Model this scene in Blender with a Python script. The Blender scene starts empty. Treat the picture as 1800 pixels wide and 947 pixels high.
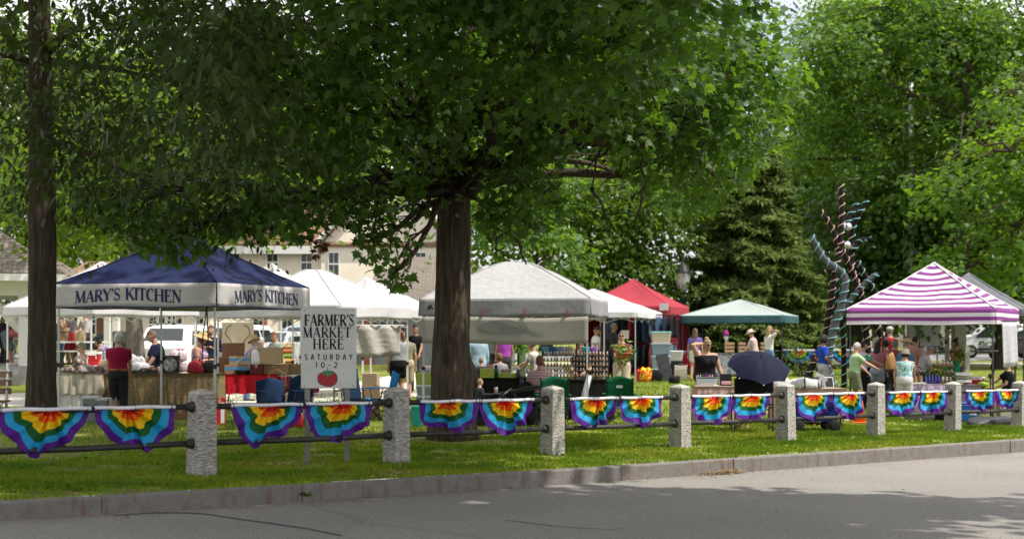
import bpy, math, random
import numpy as np
from mathutils import Vector, Matrix, noise as mnoise
random.seed(7)
rng = np.random.default_rng(7)
R = math.radians
scn = bpy.context.scene
COL = scn.collection
PI = math.pi
# ------------------------------------------------------------------ camera
F, EYE, HY = 2500.0, 1.6, 590.0
cam = bpy.data.objects.new('camera', bpy.data.cameras.new('camera'))
COL.objects.link(cam)
cam.location = (0, 0, EYE)
cam.rotation_euler = (R(90), 0, 0)
cam.data.sensor_width = 36
cam.data.lens = 36 * F / 1800
cam.data.shift_y = (HY - 473.5) / 1800
cam.data.clip_end = 2000
cam.data.dof.use_dof = True
cam.data.dof.focus_distance = 20.5
cam.data.dof.aperture_fstop = 2.0
scn.camera = cam
# ------------------------------------------------------------------ light
EL = R(60)
AZ = math.atan2(0.86, -0.28)          # from +Y towards +X
SUN = Vector((math.sin(AZ) * math.cos(EL), math.cos(AZ) * math.cos(EL), math.sin(EL)))
wd = bpy.data.worlds.new('World'); scn.world = wd; wd.use_nodes = True
nt = wd.node_tree; nt.nodes.clear()
o_ = nt.nodes.new('ShaderNodeOutputWorld'); b_ = nt.nodes.new('ShaderNodeBackground')
sk = nt.nodes.new('ShaderNodeTexSky'); sk.sky_type = 'NISHITA'; sk.sun_disc = False
sk.sun_elevation = EL; sk.sun_rotation = AZ; sk.dust_density = 2.5; sk.air_density = 1.0
b_.inputs['Strength'].default_value = 0.15
cl_tc = nt.nodes.new('ShaderNodeTexCoord'); cl_n = nt.nodes.new('ShaderNodeTexNoise')
cl_n.inputs['Scale'].default_value = 2.2; cl_n.inputs['Detail'].default_value = 6
cl_r = nt.nodes.new('ShaderNodeValToRGB'); cl_r.color_ramp.elements[0].position = .34; cl_r.color_ramp.elements[1].position = .52
cl_m = nt.nodes.new('ShaderNodeMix'); cl_m.data_type = 'RGBA'
cl_m.inputs[7].default_value = (8.2, 8.1, 8.4, 1)
nt.links.new(cl_tc.outputs['Generated'], cl_n.inputs['Vector']); nt.links.new(cl_n.outputs['Fac'], cl_r.inputs[0])
nt.links.new(cl_r.outputs[0], cl_m.inputs[0]); nt.links.new(sk.outputs[0], cl_m.inputs[6])
nt.links.new(cl_m.outputs[2], b_.inputs[0]); nt.links.new(b_.outputs[0], o_.inputs[0])
sl = bpy.data.lights.new('sun', 'SUN'); sl.energy = 5.0; sl.angle = R(.7); sl.color = (1, .94, .84)
so = bpy.data.objects.new('sun', sl); COL.objects.link(so)
so.rotation_euler = SUN.to_track_quat('Z', 'Y').to_euler()
so.location = SUN * 60
scn.view_settings.view_transform = 'Standard'; scn.view_settings.look = 'None'
scn.view_settings.exposure = 0.3; scn.view_settings.gamma = 1
scn.cycles.max_bounces = 7; scn.cycles.transparent_max_bounces = 8
scn.cycles.caustics_reflective = False; scn.cycles.caustics_refractive = False
scn.cycles.sample_clamp_indirect = 6
# ------------------------------------------------------------------ placing
def W(px, py, Y): return Vector(((px - 900) * Y / F, Y, EYE - (py - HY) * Y / F))
def sm(t):
    t = np.clip(t, 0, 1); return t * t * (3 - 2 * t)
U = (.7096, .7046)
def SW(x, y):
    dx, dy = x + 3.56, y - 16.3
    return U[0] * dx + U[1] * dy, -(U[1] * dx - U[0] * dy)
def XYs(s, w): return -3.56 + U[0] * s - U[1] * w, 16.3 + U[1] * s + U[0] * w
def G(x, y):
    s, w = SW(x, y); s = np.clip(s, -25, 45)
    t = sm(w / 10)
    return -.0178 * s * (1 - t) + .0092 * np.clip(y - 30, 0, 70) * t
def gp(px, Y, dz=0):
    x = (px - 900) * Y / F; return Vector((x, Y, float(G(x, Y)) + dz))
# ------------------------------------------------------------------ materials
MATS = {}
def mat(name, c, rough=.7, c2=None, scale=6, bump=0, bscale=None, metal=0, spec=.3, stretch=None, coord='Object', detail=5, contrast=.5, trans=0):
    if name in MATS: return MATS[name]
    m = bpy.data.materials.new(name); m.use_nodes = True; MATS[name] = m
    n = m.node_tree.nodes; L = m.node_tree.links; p = n['Principled BSDF']
    p.inputs['Base Color'].default_value = (*c, 1); p.inputs['Roughness'].default_value = rough
    p.inputs['Metallic'].default_value = metal; p.inputs['Specular IOR Level'].default_value = spec
    tc = n.new('ShaderNodeTexCoord'); mp = n.new('ShaderNodeMapping'); L.new(tc.outputs[coord], mp.inputs[0])
    if stretch: mp.inputs['Scale'].default_value = stretch
    if c2:
        t = n.new('ShaderNodeTexNoise'); t.inputs['Scale'].default_value = scale; t.inputs['Detail'].default_value = detail
        L.new(mp.outputs[0], t.inputs['Vector'])
        r = n.new('ShaderNodeValToRGB'); r.color_ramp.elements[0].position = .5 - contrast * .4; r.color_ramp.elements[1].position = .5 + contrast * .4
        r.color_ramp.elements[0].color = (*c, 1); r.color_ramp.elements[1].color = (*c2, 1)
        L.new(t.outputs['Fac'], r.inputs[0]); L.new(r.outputs[0], p.inputs['Base Color'])
    if bump:
        t2 = n.new('ShaderNodeTexNoise'); t2.inputs['Scale'].default_value = bscale or scale; t2.inputs['Detail'].default_value = detail
        L.new(mp.outputs[0], t2.inputs['Vector'])
        b = n.new('ShaderNodeBump'); b.inputs['Strength'].default_value = bump; b.inputs['Distance'].default_value = .05
        L.new(t2.outputs['Fac'], b.inputs['Height']); L.new(b.outputs[0], p.inputs['Normal'])
    if trans:
        tr = n.new('ShaderNodeBsdfTranslucent'); mx = n.new('ShaderNodeMixShader'); mx.inputs[0].default_value = trans
        tr.inputs[0].default_value = (*c, 1)
        if c2: L.new(r.outputs[0], tr.inputs[0])
        L.new(p.outputs[0], mx.inputs[1]); L.new(tr.outputs[0], mx.inputs[2]); L.new(mx.outputs[0], n['Material Output'].inputs[0])
    return m
def cloth(name, c, c2=None, trans=0, bump=.35): return mat(name, c, .85, c2 or tuple(v * .86 for v in c), 7, bump, 9, spec=.1, trans=trans)
def ramp(m, stops, fac_socket, const=True):
    n = m.node_tree.nodes; r = n.new('ShaderNodeValToRGB'); cr = r.color_ramp
    if const: cr.interpolation = 'CONSTANT'
    while len(cr.elements) < len(stops): cr.elements.new(.5)
    for e, (p, c) in zip(cr.elements, stops): e.position = p; e.color = (*c, 1)
    m.node_tree.links.new(fac_socket, r.inputs[0]); return r
# ------------------------------------------------------------------ objects
def tag(o, label=None, cat=None, group=None, kind=None):
    if label: o['label'] = label
    if cat: o['category'] = cat
    if group: o['group'] = group
    if kind: o['kind'] = kind
    return o
def empty(name, loc, rz=0, label=None, cat=None, group=None):
    o = bpy.data.objects.new(name, None); COL.objects.link(o); o.empty_display_size = .2
    o.location = loc; o.rotation_euler = (0, 0, rz)
    return tag(o, label, cat, group)
def link(name, me, parent=None):
    o = bpy.data.objects.new(name, me); COL.objects.link(o)
    if parent: o.parent = parent
    return o
def copy_tree(o, parent=None):
    c = o.copy(); COL.objects.link(c); c.parent = parent
    for ch in list(o.children): copy_tree(ch, c)
    return c
class MB:
    def __init__(s): s.v = []; s.f = []; s.m = []; s.mi = 0
    def add(s, vs, fs, M=None):
        b = len(s.v)
        s.v += [tuple(M @ Vector(q)) if M else tuple(q) for q in vs]
        s.f += [tuple(i + b for i in f) for f in fs]; s.m += [s.mi] * len(fs); return s
    def box(s, x0, x1, y0, y1, z0, z1, M=None, bev=0):
        if bev:
            b = bev; vs = []
            for z, q in ((z0, b), (z0 + b, 0), (z1 - b, 0), (z1, b)):
                a0, a1, c0, c1 = x0 + q, x1 - q, y0 + q, y1 - q; e = b * .7
                vs += [(a0 + e, c0, z), (a1 - e, c0, z), (a1, c0 + e, z), (a1, c1 - e, z), (a1 - e, c1, z), (a0 + e, c1, z), (a0, c1 - e, z), (a0, c0 + e, z)]
            fs = [tuple(range(7, -1, -1)), tuple(range(24, 32))]
            for k in range(3):
                for i in range(8): j = (i + 1) % 8; fs.append((k * 8 + i, k * 8 + j, k * 8 + 8 + j, k * 8 + 8 + i))
            return s.add(vs, fs, M)
        return s.add([(x0, y0, z0), (x1, y0, z0), (x1, y1, z0), (x0, y1, z0), (x0, y0, z1), (x1, y0, z1), (x1, y1, z1), (x0, y1, z1)],
                     [(3, 2, 1, 0), (4, 5, 6, 7), (0, 1, 5, 4), (1, 2, 6, 5), (2, 3, 7, 6), (3, 0, 4, 7)], M)
    def loft(s, rings, close=True, M=None):
        n = len(rings[0]); vs = [p for r in rings for p in r]; fs = []
        for k in range(len(rings) - 1):
            for i in range(n): j = (i + 1) % n; fs.append((k * n + i, k * n + j, (k + 1) * n + j, (k + 1) * n + i))
        if close: fs += [tuple(range(n - 1, -1, -1)), tuple(range((len(rings) - 1) * n, len(rings) * n))]
        return s.add(vs, fs, M)
    def tube(s, pts, rad, n=8, M=None, cap=False, flat=1.0):
        pts = [Vector(p) for p in pts]
        rad = list(rad) if hasattr(rad, '__len__') else [rad] * len(pts)
        if cap:
            d0 = (pts[0] - pts[1]).normalized(); d1 = (pts[-1] - pts[-2]).normalized(); r0, r1 = rad[0], rad[-1]
            pts = [pts[0] + d0 * r0 * .95, pts[0] + d0 * r0 * .6] + pts + [pts[-1] + d1 * r1 * .6, pts[-1] + d1 * r1 * .95]
            rad = [r0 * .3, r0 * .8] + rad + [r1 * .8, r1 * .3]
        rings = []; ref = None
        for i, p in enumerate(pts):
            d = (pts[min(i + 1, len(pts) - 1)] - pts[max(i - 1, 0)]).normalized()
            if ref is None: ref = Vector((1, 0, 0)) if abs(d.x) < .9 else Vector((0, 1, 0))
            a = (ref - d * ref.dot(d)).normalized(); b = d.cross(a); ref = a
            rings.append([p + (a * math.cos(2 * PI * k / n) + b * math.sin(2 * PI * k / n) * flat) * rad[i] for k in range(n)])
        return s.loft(rings, True, M)
    def lathe(s, prof, n=16, M=None, sx=1, sy=1):
        return s.loft([[(r * math.cos(2 * PI * k / n) * sx, r * math.sin(2 * PI * k / n) * sy, z) for k in range(n)] for r, z in prof], True, M)
    def ball(s, c, r, M=None, n=10, k=7):
        rx, ry, rz = r if hasattr(r, '__len__') else (r, r, r)
        return s.loft([[(c[0] + rx * math.sin(t) * math.cos(2 * PI * i / n), c[1] + ry * math.sin(t) * math.sin(2 * PI * i / n), c[2] - rz * math.cos(t)) for i in range(n)] for t in [.12] + [PI * q / k for q in range(1, k)] + [PI - .12]], True, M)
    def grid(s, fn, nu, nv, M=None):
        vs = [fn(i / nu, j / nv) for j in range(nv + 1) for i in range(nu + 1)]
        return s.add(vs, [(j * (nu + 1) + i, j * (nu + 1) + i + 1, (j + 1) * (nu + 1) + i + 1, (j + 1) * (nu + 1) + i) for j in range(nv) for i in range(nu)], M)
    def build(s, name, ms, parent=None, smooth=False, solid=0):
        me = bpy.data.meshes.new(name); me.from_pydata(s.v, [], s.f)
        for m in (ms if isinstance(ms, (list, tuple)) else [ms]): me.materials.append(m)
        me.polygons.foreach_set('material_index', s.m)
        if smooth: me.polygons.foreach_set('use_smooth', [True] * len(s.f))
        me.update()
        o = link(name, me, parent)
        if solid:
            q = o.modifiers.new('thickness', 'SOLIDIFY'); q.thickness = solid; q.offset = 0
        return o
def T(x=0, y=0, z=0, rz=0, rx=0, ry=0, s=1):
    return Matrix.Translation((x, y, z)) @ Matrix.Rotation(rz, 4, 'Z') @ Matrix.Rotation(rx, 4, 'X') @ Matrix.Rotation(ry, 4, 'Y') @ Matrix.Scale(s, 4)
def remesh(mb, voxel, smooth=0):
    me = bpy.data.meshes.new('tmp'); me.from_pydata(mb.v, [], mb.f); me.update()
    o = bpy.data.objects.new('tmp', me); COL.objects.link(o)
    q = o.modifiers.new('r', 'REMESH'); q.mode = 'VOXEL'; q.voxel_size = voxel; q.use_smooth_shade = True
    if smooth:
        q = o.modifiers.new('s', 'SMOOTH'); q.factor = .5; q.iterations = smooth
    dg = bpy.context.evaluated_depsgraph_get(); out = bpy.data.meshes.new_from_object(o.evaluated_get(dg))
    bpy.data.objects.remove(o); bpy.data.meshes.remove(me)
    return out
def np_mesh(name, V, faces_n, idx, mt, parent=None, attr=None):
    """V (n,3), faces all with faces_n corners, idx flat"""
    me = bpy.data.meshes.new(name); nf = len(idx) // faces_n
    me.vertices.add(len(V)); me.vertices.foreach_set('co', np.ascontiguousarray(V, dtype=np.float32).ravel())
    me.loops.add(len(idx)); me.loops.foreach_set('vertex_index', np.ascontiguousarray(idx, dtype=np.int32))
    me.polygons.add(nf); me.polygons.foreach_set('loop_start', np.arange(0, nf * faces_n, faces_n, dtype=np.int32))
    if attr is not None:
        a = me.attributes.new('rnd', 'FLOAT', 'POINT'); a.data.foreach_set('value', np.ascontiguousarray(attr, dtype=np.float32))
    me.materials.append(mt); me.update(calc_edges=True)
    return link(name, me, parent)
# ================================================================== SETTING
def grass_mat(name, blades=False):
    m = bpy.data.materials.new(name); m.use_nodes = True; n = m.node_tree.nodes; L = m.node_tree.links; p = n['Principled BSDF']
    p.inputs['Roughness'].default_value = .8; p.inputs['Specular IOR Level'].default_value = .15
    tc = n.new('ShaderNodeTexCoord')
    def nz(sc, d=4):
        t = n.new('ShaderNodeTexNoise'); t.inputs['Scale'].default_value = sc; t.inputs['Detail'].default_value = d
        L.new(tc.outputs['Object'], t.inputs['Vector']); return t
    a = nz(.55); b = nz(3.5, 6); c = nz(40, 3)
    r1 = ramp(m, [(.3, (.085, .185, .010)), (.5, (.18, .28, .016)), (.72, (.31, .35, .04))], a.outputs['Fac'], False)
    r2 = ramp(m, [(.40, (0, 0, 0)), (.55, (1, 1, 1))], b.outputs['Fac'], False)
    mx = n.new('ShaderNodeMix'); mx.data_type = 'RGBA'; mx.inputs[7].default_value = (.17, .125, .055, 1)
    mu = n.new('ShaderNodeMath'); mu.operation = 'MULTIPLY'; mu.inputs[1].default_value = .08 if blades else .7
    L.new(r2.outputs[0], mu.inputs[0]); L.new(mu.outputs[0], mx.inputs[0]); L.new(r1.outputs[0], mx.inputs[6])
    m2 = n.new('ShaderNodeMix'); m2.data_type = 'RGBA'; m2.blend_type = 'MULTIPLY'; m2.inputs[0].default_value = .8
    if blades:
        at = n.new('ShaderNodeAttribute'); at.attribute_name = 'rnd'
        r3 = ramp(m, [(0, (.65, .7, .6)), (1, (1.15, 1.1, 1))], at.outputs['Fac'], False)
    else: r3 = ramp(m, [(.3, (.55, .55, .5)), (.7, (1, 1, 1))], c.outputs['Fac'], False)
    L.new(mx.outputs[2], m2.inputs[6]); L.new(r3.outputs[0], m2.inputs[7]); L.new(m2.outputs[2], p.inputs['Base Color'])
    if blades:
        tr = n.new('ShaderNodeBsdfTranslucent'); ms = n.new('ShaderNodeMixShader'); ms.inputs[0].default_value = .35
        L.new(m2.outputs[2], tr.inputs[0]); L.new(p.outputs[0], ms.inputs[1]); L.new(tr.outputs[0], ms.inputs[2]); L.new(ms.outputs[0], n['Material Output'].inputs[0])
    else:
        bp = n.new('ShaderNodeBump'); bp.inputs['Strength'].default_value = .6; bp.inputs['Distance'].default_value = .04
        L.new(c.outputs['Fac'], bp.inputs['Height']); L.new(bp.outputs[0], p.inputs['Normal'])
    return m
def vk(s): return np.interp(s, [-90, -10, -2.9, .6, 4.2, 10, 16, 25, 300], [-6, .55, 1.31, 1.62, 1.88, 2.08, 2.22, 2.32, 2.32])
def reveal(s): return np.interp(s, [-3, 4, 16], [.155, .175, .215])
SS = np.concatenate([np.linspace(-90, -12, 20), np.linspace(-11, 30, 83), np.linspace(32, 300, 40)])
def sheet(name, ss, wfun, lift, mt, kind='structure'):
    V = []; nw = None
    for s in ss:
        ws = wfun(s); nw = len(ws)
        for w in ws:
            x, y = XYs(s, w); V.append((x, y, float(G(x, y)) + lift))
    idx = []
    for i in range(len(ss) - 1):
        for j in range(nw - 1):
            a = i * nw + j; idx += [a, a + nw, a + nw + 1, a + 1]
    o = np_mesh(name, np.array(V), 4, idx, mt); o.data.polygons.foreach_set('use_smooth', [True] * len(o.data.polygons))
    return tag(o, kind=kind)
M_grass = grass_mat('grass_ground')
WL = np.concatenate([np.linspace(0, 12, 25), np.linspace(13, 60, 30), np.linspace(65, 260, 12)])
sheet('ground', SS, lambda s: np.concatenate([[-float(vk(s)) + .12, -float(vk(s)) * .5], WL]), 0.0, M_grass)
# road
M_road = mat('asphalt', (.215, .205, .192), .88, (.285, .27, .25), .55, .5, 160, spec=.25, detail=8, contrast=.9)
n = M_road.node_tree.nodes; L = M_road.node_tree.links
tc = n.new('ShaderNodeTexCoord'); sp = n.new('ShaderNodeTexNoise'); sp.inputs['Scale'].default_value = 75; sp.inputs['Detail'].default_value = 2
L.new(tc.outputs['Object'], sp.inputs[0])
rs = ramp(M_road, [(.3, (.5, .5, .5)), (.52, (1, 1, 1)), (.72, (1.5, 1.5, 1.45))], sp.outputs['Fac'], False)
vo = n.new('ShaderNodeTexVoronoi'); vo.feature = 'DISTANCE_TO_EDGE'; vo.inputs['Scale'].default_value = .07
nw_ = n.new('ShaderNodeTexNoise'); nw_.inputs['Scale'].default_value = .9; va = n.new('ShaderNodeVectorMath'); va.operation = 'ADD'
L.new(tc.outputs['Object'], nw_.inputs[0]); L.new(tc.outputs['Object'], va.inputs[0]); L.new(nw_.outputs['Color'], va.inputs[1]); L.new(va.outputs[0], vo.inputs['Vector'])
rc = ramp(M_road, [(0, (.8, .8, .8)), (.003, (.9, .9, .9)), (.005, (1, 1, 1))], vo.outputs['Distance'], False)
mm = n.new('ShaderNodeMix'); mm.data_type = 'RGBA'; mm.blend_type = 'MULTIPLY'; mm.inputs[0].default_value = 1
mm2 = n.new('ShaderNodeMix'); mm2.data_type = 'RGBA'; mm2.blend_type = 'MULTIPLY'; mm2.inputs[0].default_value = 1
src = n['Principled BSDF'].inputs['Base Color'].links[0].from_socket
L.new(src, mm.inputs[6]); L.new(rs.outputs[0], mm.inputs[7]); L.new(mm.outputs[2], mm2.inputs[6]); L.new(rc.outputs[0], mm2.inputs[7]); L.new(mm2.outputs[2], n['Principled BSDF'].inputs['Base Color'])
V = []; ws = [.13, .3, .8, 1.6, 3, 6, 10, 20, 60]
for s in SS:
    for w in ws:
        x, y = XYs(s, -(float(vk(s)) + w)); V.append((x, y, float(-.0178 * np.clip(s, -25, 45) - reveal(s) - .012 * min(w, 4) + .02 * max(0, w - 2) * (w < 9) * .3)))
idx = []; nw = len(ws)
for i in range(len(SS) - 1):
    for j in range(nw - 1): a = i * nw + j; idx += [a, a + 1, a + nw + 1, a + nw]
ro = np_mesh('road', np.array(V), 4, idx, M_road); ro.data.polygons.foreach_set('use_smooth', [True] * len(ro.data.polygons)); tag(ro, kind='structure')
M_tar = mat('tar_seam', (.05, .05, .052), .6)
def road_z(s, w): return float(-.0178 * np.clip(s, -25, 45) - reveal(s) - .012 * min(w, 4) + .02 * max(0, w - 2) * (w < 9) * .3)
def seam(pts, wd_):
    V = []
    for (px, py) in pts:
        Y = 12.0
        for _ in range(30):
            x = (px - 900) * Y / F; s, w = SW(x, Y); z = road_z(s, -w - float(vk(s))); Y = (EYE - z) * F / (py - HY)
        V += [((px - 900) * Y / F, Y - wd_, z + .005), ((px - 900) * Y / F, Y + wd_, z + .005)]
    tag(np_mesh('road_seam', np.array(V), 4, [i for k in range(len(pts) - 1) for i in (2 * k, 2 * k + 2, 2 * k + 3, 2 * k + 1)], M_tar), kind='structure')
seam([(200, 906), (270, 901), (330, 901), (370, 904), (420, 912), (480, 920), (540, 929), (600, 941)], .03)
seam([(890, 914), (940, 920), (1000, 927), (1060, 930), (1120, 929), (1200, 922), (1300, 917)], .016)
# kerb, stone by stone with open joints
M_kerb = mat('granite_kerb', (.13, .121, .108), .88, (.215, .20, .18), 9, .5, 60, detail=8, contrast=.8)
n = M_kerb.node_tree.nodes; L = M_kerb.node_tree.links
tc = n.new('ShaderNodeTexCoord'); mp = n.new('ShaderNodeMapping'); mp.inputs['Scale'].default_value = (6, 6, 1.1); L.new(tc.outputs['Object'], mp.inputs[0])
tn = n.new('ShaderNodeTexNoise'); tn.inputs['Scale'].default_value = 1.6; tn.inputs['Detail'].default_value = 6; L.new(mp.outputs[0], tn.inputs[0])
rr = ramp(M_kerb, [(.56, (0, 0, 0)), (.72, (.7, .7, .7))], tn.outputs['Fac'], False)
mx = n.new('ShaderNodeMix'); mx.data_type = 'RGBA'; mx.inputs[7].default_value = (.13, .07, .04, 1)
src = n['Principled BSDF'].inputs['Base Color'].links[0].from_socket
L.new(rr.outputs[0], mx.inputs[0]); L.new(src, mx.inputs[6]); L.new(mx.outputs[2], n['Principled BSDF'].inputs['Base Color'])
kb = MB(); s = -30.0
while s < 80:
    ln = random.uniform(2.0, 3.2); ns = max(2, int(ln / .35)); j = random.uniform(-.008, .008)
    rings = []
    for q in range(ns + 1):
        t = s + .006 + (ln - .012) * q / ns; v0 = float(vk(t)) + j; zt = float(-.0178 * np.clip(t, -25, 45)) + random.uniform(-.003, .003) + .012; e = .018
        bot = zt - float(reveal(t)) - .25
        rg = []
        for w, z in ((v0 - .02, bot), (v0 - .02, zt - .01), (v0, zt), (v0 + .135 - e, zt), (v0 + .135 + random.uniform(-.004, .004), zt - e), (v0 + .145, bot)):
            x, y = XYs(t, -w); rg.append((x, y, z))
        rings.append(rg)
    kb.loft(rings); s += ln
tag(kb.build('kerb', M_kerb), kind='structure')
# paths
M_path = mat('pale_path', (.42, .39, .34), .9, (.5, .47, .42), 3, .2, 80)
def strip(name, pts, width, mt, lift=.008):
    V = []; pts = [Vector((*p, 0)) for p in pts]; dense = []
    for a, b in zip(pts, pts[1:]):
        for k in range(12): dense.append(a.lerp(b, k / 12))
    dense.append(pts[-1])
    for i, p in enumerate(dense):
        d = (dense[min(i + 1, len(dense) - 1)] - dense[max(i - 1, 0)]).normalized(); nrm = Vector((-d.y, d.x, 0))
        for t in np.linspace(-.5, .5, 7):
            q = p + nrm * width * t; V.append((q.x, q.y, float(G(q.x, q.y)) + lift))
    idx = []
    for i in range(len(dense) - 1):
        for j in range(6): a = i * 7 + j; idx += [a, a + 1, a + 8, a + 7]
    return tag(np_mesh(name, np.array(V), 4, idx, mt), kind='structure')
strip('path', [(-34, 33.5), (-16, 34), (-6, 36.5), (-2.2, 41), (-1, 52), (-1, 62)], 6.2, M_path)
strip('pavement', [(-45, 66), (0, 66), (45, 64)], 3.0, M_path, .006)
strip('far_road', [(-70, 78), (0, 78), (70, 78)], 15, mat('far_asphalt', (.2, .2, .195), .9, (.24, .24, .23), 2), .006)
# blades on the near lawn
M_blade = grass_mat('grass_blade', True)
def blades(name, n_, smin, smax, wmin, wmax, hmean, pw=1.0):
    s = rng.uniform(smin, smax, n_); lo = -vk(s) + .03 if wmin is None else np.full(n_, wmin)
    w = lo + (wmax - lo) * rng.random(n_) ** pw
    x, y = XYs(s, w)
    ok = (np.abs(x / y) < .40); x, y, s, w = x[ok], y[ok], s[ok], w[ok]
    pat = np.array([mnoise.noise(Vector((q * .9, r_ * .9, 3))) + .6 * mnoise.noise(Vector((q * 2.6, r_ * 2.6, 7))) + .5 * math.exp(-((q + 6.64) ** 2 + (r_ - 20.0) ** 2) / 1.5) + .5 * math.exp(-((q + 1.0) ** 2 + (r_ - 22.6) ** 2) / 1.2) for q, r_ in zip(x, y)])
    ok = rng.random(len(x)) > np.clip((pat - .08) * 3.2, 0, .92); x, y, s, w = x[ok], y[ok], s[ok], w[ok]
    z = G(x, y); k = len(x); a = rng.uniform(0, 2 * PI, k)
    clump = np.sin(x * 2.1 + np.sin(y * 1.7) * 2) * np.sin(y * 2.6 + np.sin(x * 1.3)) * .35 + 1
    h = hmean * rng.uniform(.5, 1.35, k) * clump; wd_ = rng.uniform(.006, .012, k)
    lean = rng.uniform(.1, .75, k) * h; b = rng.uniform(0, 2 * PI, k)
    P = np.stack([x, y, z - .004], 1); side = np.stack([np.cos(a), np.sin(a), 0 * a], 1) * wd_[:, None]
    mid = P + np.stack([np.cos(b) * lean * .35, np.sin(b) * lean * .35, h * .6], 1); tip = P + np.stack([np.cos(b) * lean, np.sin(b) * lean, h], 1)
    V = np.stack([P - side, P + side, mid + side * .7, tip, mid - side * .7], 1).reshape(-1, 3)
    o = np_mesh(name, V, 5, np.arange(5 * k), M_blade, attr=np.repeat(rng.random(k), 5))
    tag(o, 'short green park lawn grass behind the granite kerb' if wmin is None else 'mown lawn grass around the market tents', 'grass', kind='stuff'); return o
blades('grass', 170000, -6, 23, None, 3.2, .045)
blades('grass', 70000, -6, 30, 3.2, 16, .06, 1.4)
# sun-dried litter along the kerb foot and on the road
M_litter = mat('dry_leaves', (.20, .11, .045), .9, (.33, .22, .11), 30)
k = 900; s = np.concatenate([rng.uniform(-3, 20, 600), rng.normal(7.0, .22, 300)]); w = np.concatenate([np.abs(rng.normal(0, .16, 600)) + .15, np.abs(rng.normal(0, .07, 300)) + .15])
far_ = rng.random(600) < .25; w[:600][far_] = rng.uniform(.2, 4, far_.sum())
x, y = XYs(s, -(vk(s) + w)); z = -.0178 * s - np.interp(s, [-3, 4, 16], [.155, .175, .215]) - .012 * np.minimum(w, 4) + .012
z[600:] += rng.random(300) * .045
a = rng.uniform(0, 2 * PI, k); ln = rng.uniform(.012, .035, k); wd_ = ln * rng.uniform(.25, .6, k); tl = rng.uniform(-.3, .3, k)
d = np.stack([np.cos(a), np.sin(a), tl], 1) * ln[:, None]; e = np.stack([-np.sin(a), np.cos(a), tl * .5], 1) * wd_[:, None]; P = np.stack([x, y, z], 1)
V = np.stack([P - d, P + e, P + d, P - e], 1).reshape(-1, 3)
tag(np_mesh('leaf_litter', V, 4, np.arange(4 * k), M_litter), 'brown dead leaves and twigs lying along the kerb', 'litter', kind='stuff')
k = 2600; s = rng.uniform(-4, 21, k); w = np.abs(rng.normal(0, .35, k)) + .15; far_ = rng.random(k) < .2; w[far_] = rng.uniform(.2, 5, far_.sum())
x, y = XYs(s, -(vk(s) + w)); z = -.0178 * s - np.interp(s, [-3, 4, 16], [.155, .175, .215]) - .012 * np.minimum(w, 4) + .02 * np.maximum(0, w - 2) * .3 + .006
a = rng.uniform(0, 2 * PI, k); ln = rng.uniform(.004, .013, k); P = np.stack([x, y, z], 1); d = np.stack([np.cos(a), np.sin(a), 0 * a], 1) * ln[:, None]; e = np.stack([-np.sin(a), np.cos(a), 0 * a], 1) * ln[:, None] * .7; u3 = np.array([0, 0, 1]) * ln[:, None] * .6
V = np.stack([P - d, P + e, P + u3, P - e, P + d, P + u3], 1); V = np.concatenate([V[:, [0, 1, 2]], V[:, [0, 2, 3]], V[:, [1, 4, 2]], V[:, [3, 2, 4]]], 1).reshape(-1, 3)
tag(np_mesh('road_grit', V, 3, np.arange(12 * k), mat('grit', (.12, .11, .10), .9, (.42, .38, .32), 3, contrast=.3)), 'grit and small pebbles scattered along the gutter', 'grit', kind='stuff')
k = 1100; s = rng.uniform(-5, 22, k); w = -vk(s) + .05 + rng.random(k) * (vk(s) + 4); x, y = XYs(s, w); z = G(x, y) + rng.uniform(.012, .045, k); a = rng.uniform(0, 2 * PI, k); ln = rng.uniform(.012, .04, k); tl = rng.uniform(-.5, .5, k)
d = np.stack([np.cos(a), np.sin(a), tl], 1) * ln[:, None]; e = np.stack([-np.sin(a), np.cos(a), tl * .6], 1) * (ln * .55)[:, None]; P = np.stack([x, y, z], 1)
tag(np_mesh('leaf_litter', np.stack([P - d, P + e, P + d, P - e], 1).reshape(-1, 3), 4, np.arange(4 * k), M_litter), 'dry brown leaves scattered over the grass by the fence', 'litter', kind='stuff')
# weeds at the kerb foot
M_weed = mat('weed_leaf', (.06, .13, .02), .7, (.1, .18, .03), 20, trans=.3)
for i, (px, py, hh) in enumerate(((770, 859, .16), (706, 868, .1), (683, 866, .1), (530, 872, .09), (1755, 790, .1), (855, 855, .06))):
    Yk = {770: 16.9, 706: 16.4, 683: 16.2, 530: 15.2, 1755: 25.3, 855: 17.3}[px]; p = W(px, py, Yk); mb = MB()
    for q in range(26):
        a = random.uniform(0, 2 * PI); l = hh * random.uniform(.5, 1.2); w_ = .018; d = Vector((math.cos(a), math.sin(a), random.uniform(.4, 1.2))).normalized(); sd = Vector((-math.sin(a), math.cos(a), 0)) * w_
        b = Vector((random.uniform(-.1, .1), 0, 0))
        mb.add([b, b + d * l * .5 + sd, b + d * l, b + d * l * .5 - sd], [(0, 1, 2, 3)])
    o = mb.build('kerb_weed', M_weed); o.location = p
    tag(o, ['largest leafy weed clump growing at the kerb foot', 'small weed at the kerb foot right beside the largest clump', 'small weed at the kerb foot just left of two others', 'lone weed at the kerb foot near the farmers market sign', 'weed at the kerb foot at far right of the street', 'tiny weed at the kerb foot right of the largest clump'][i], 'weed', 'weeds along the kerb')
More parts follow.
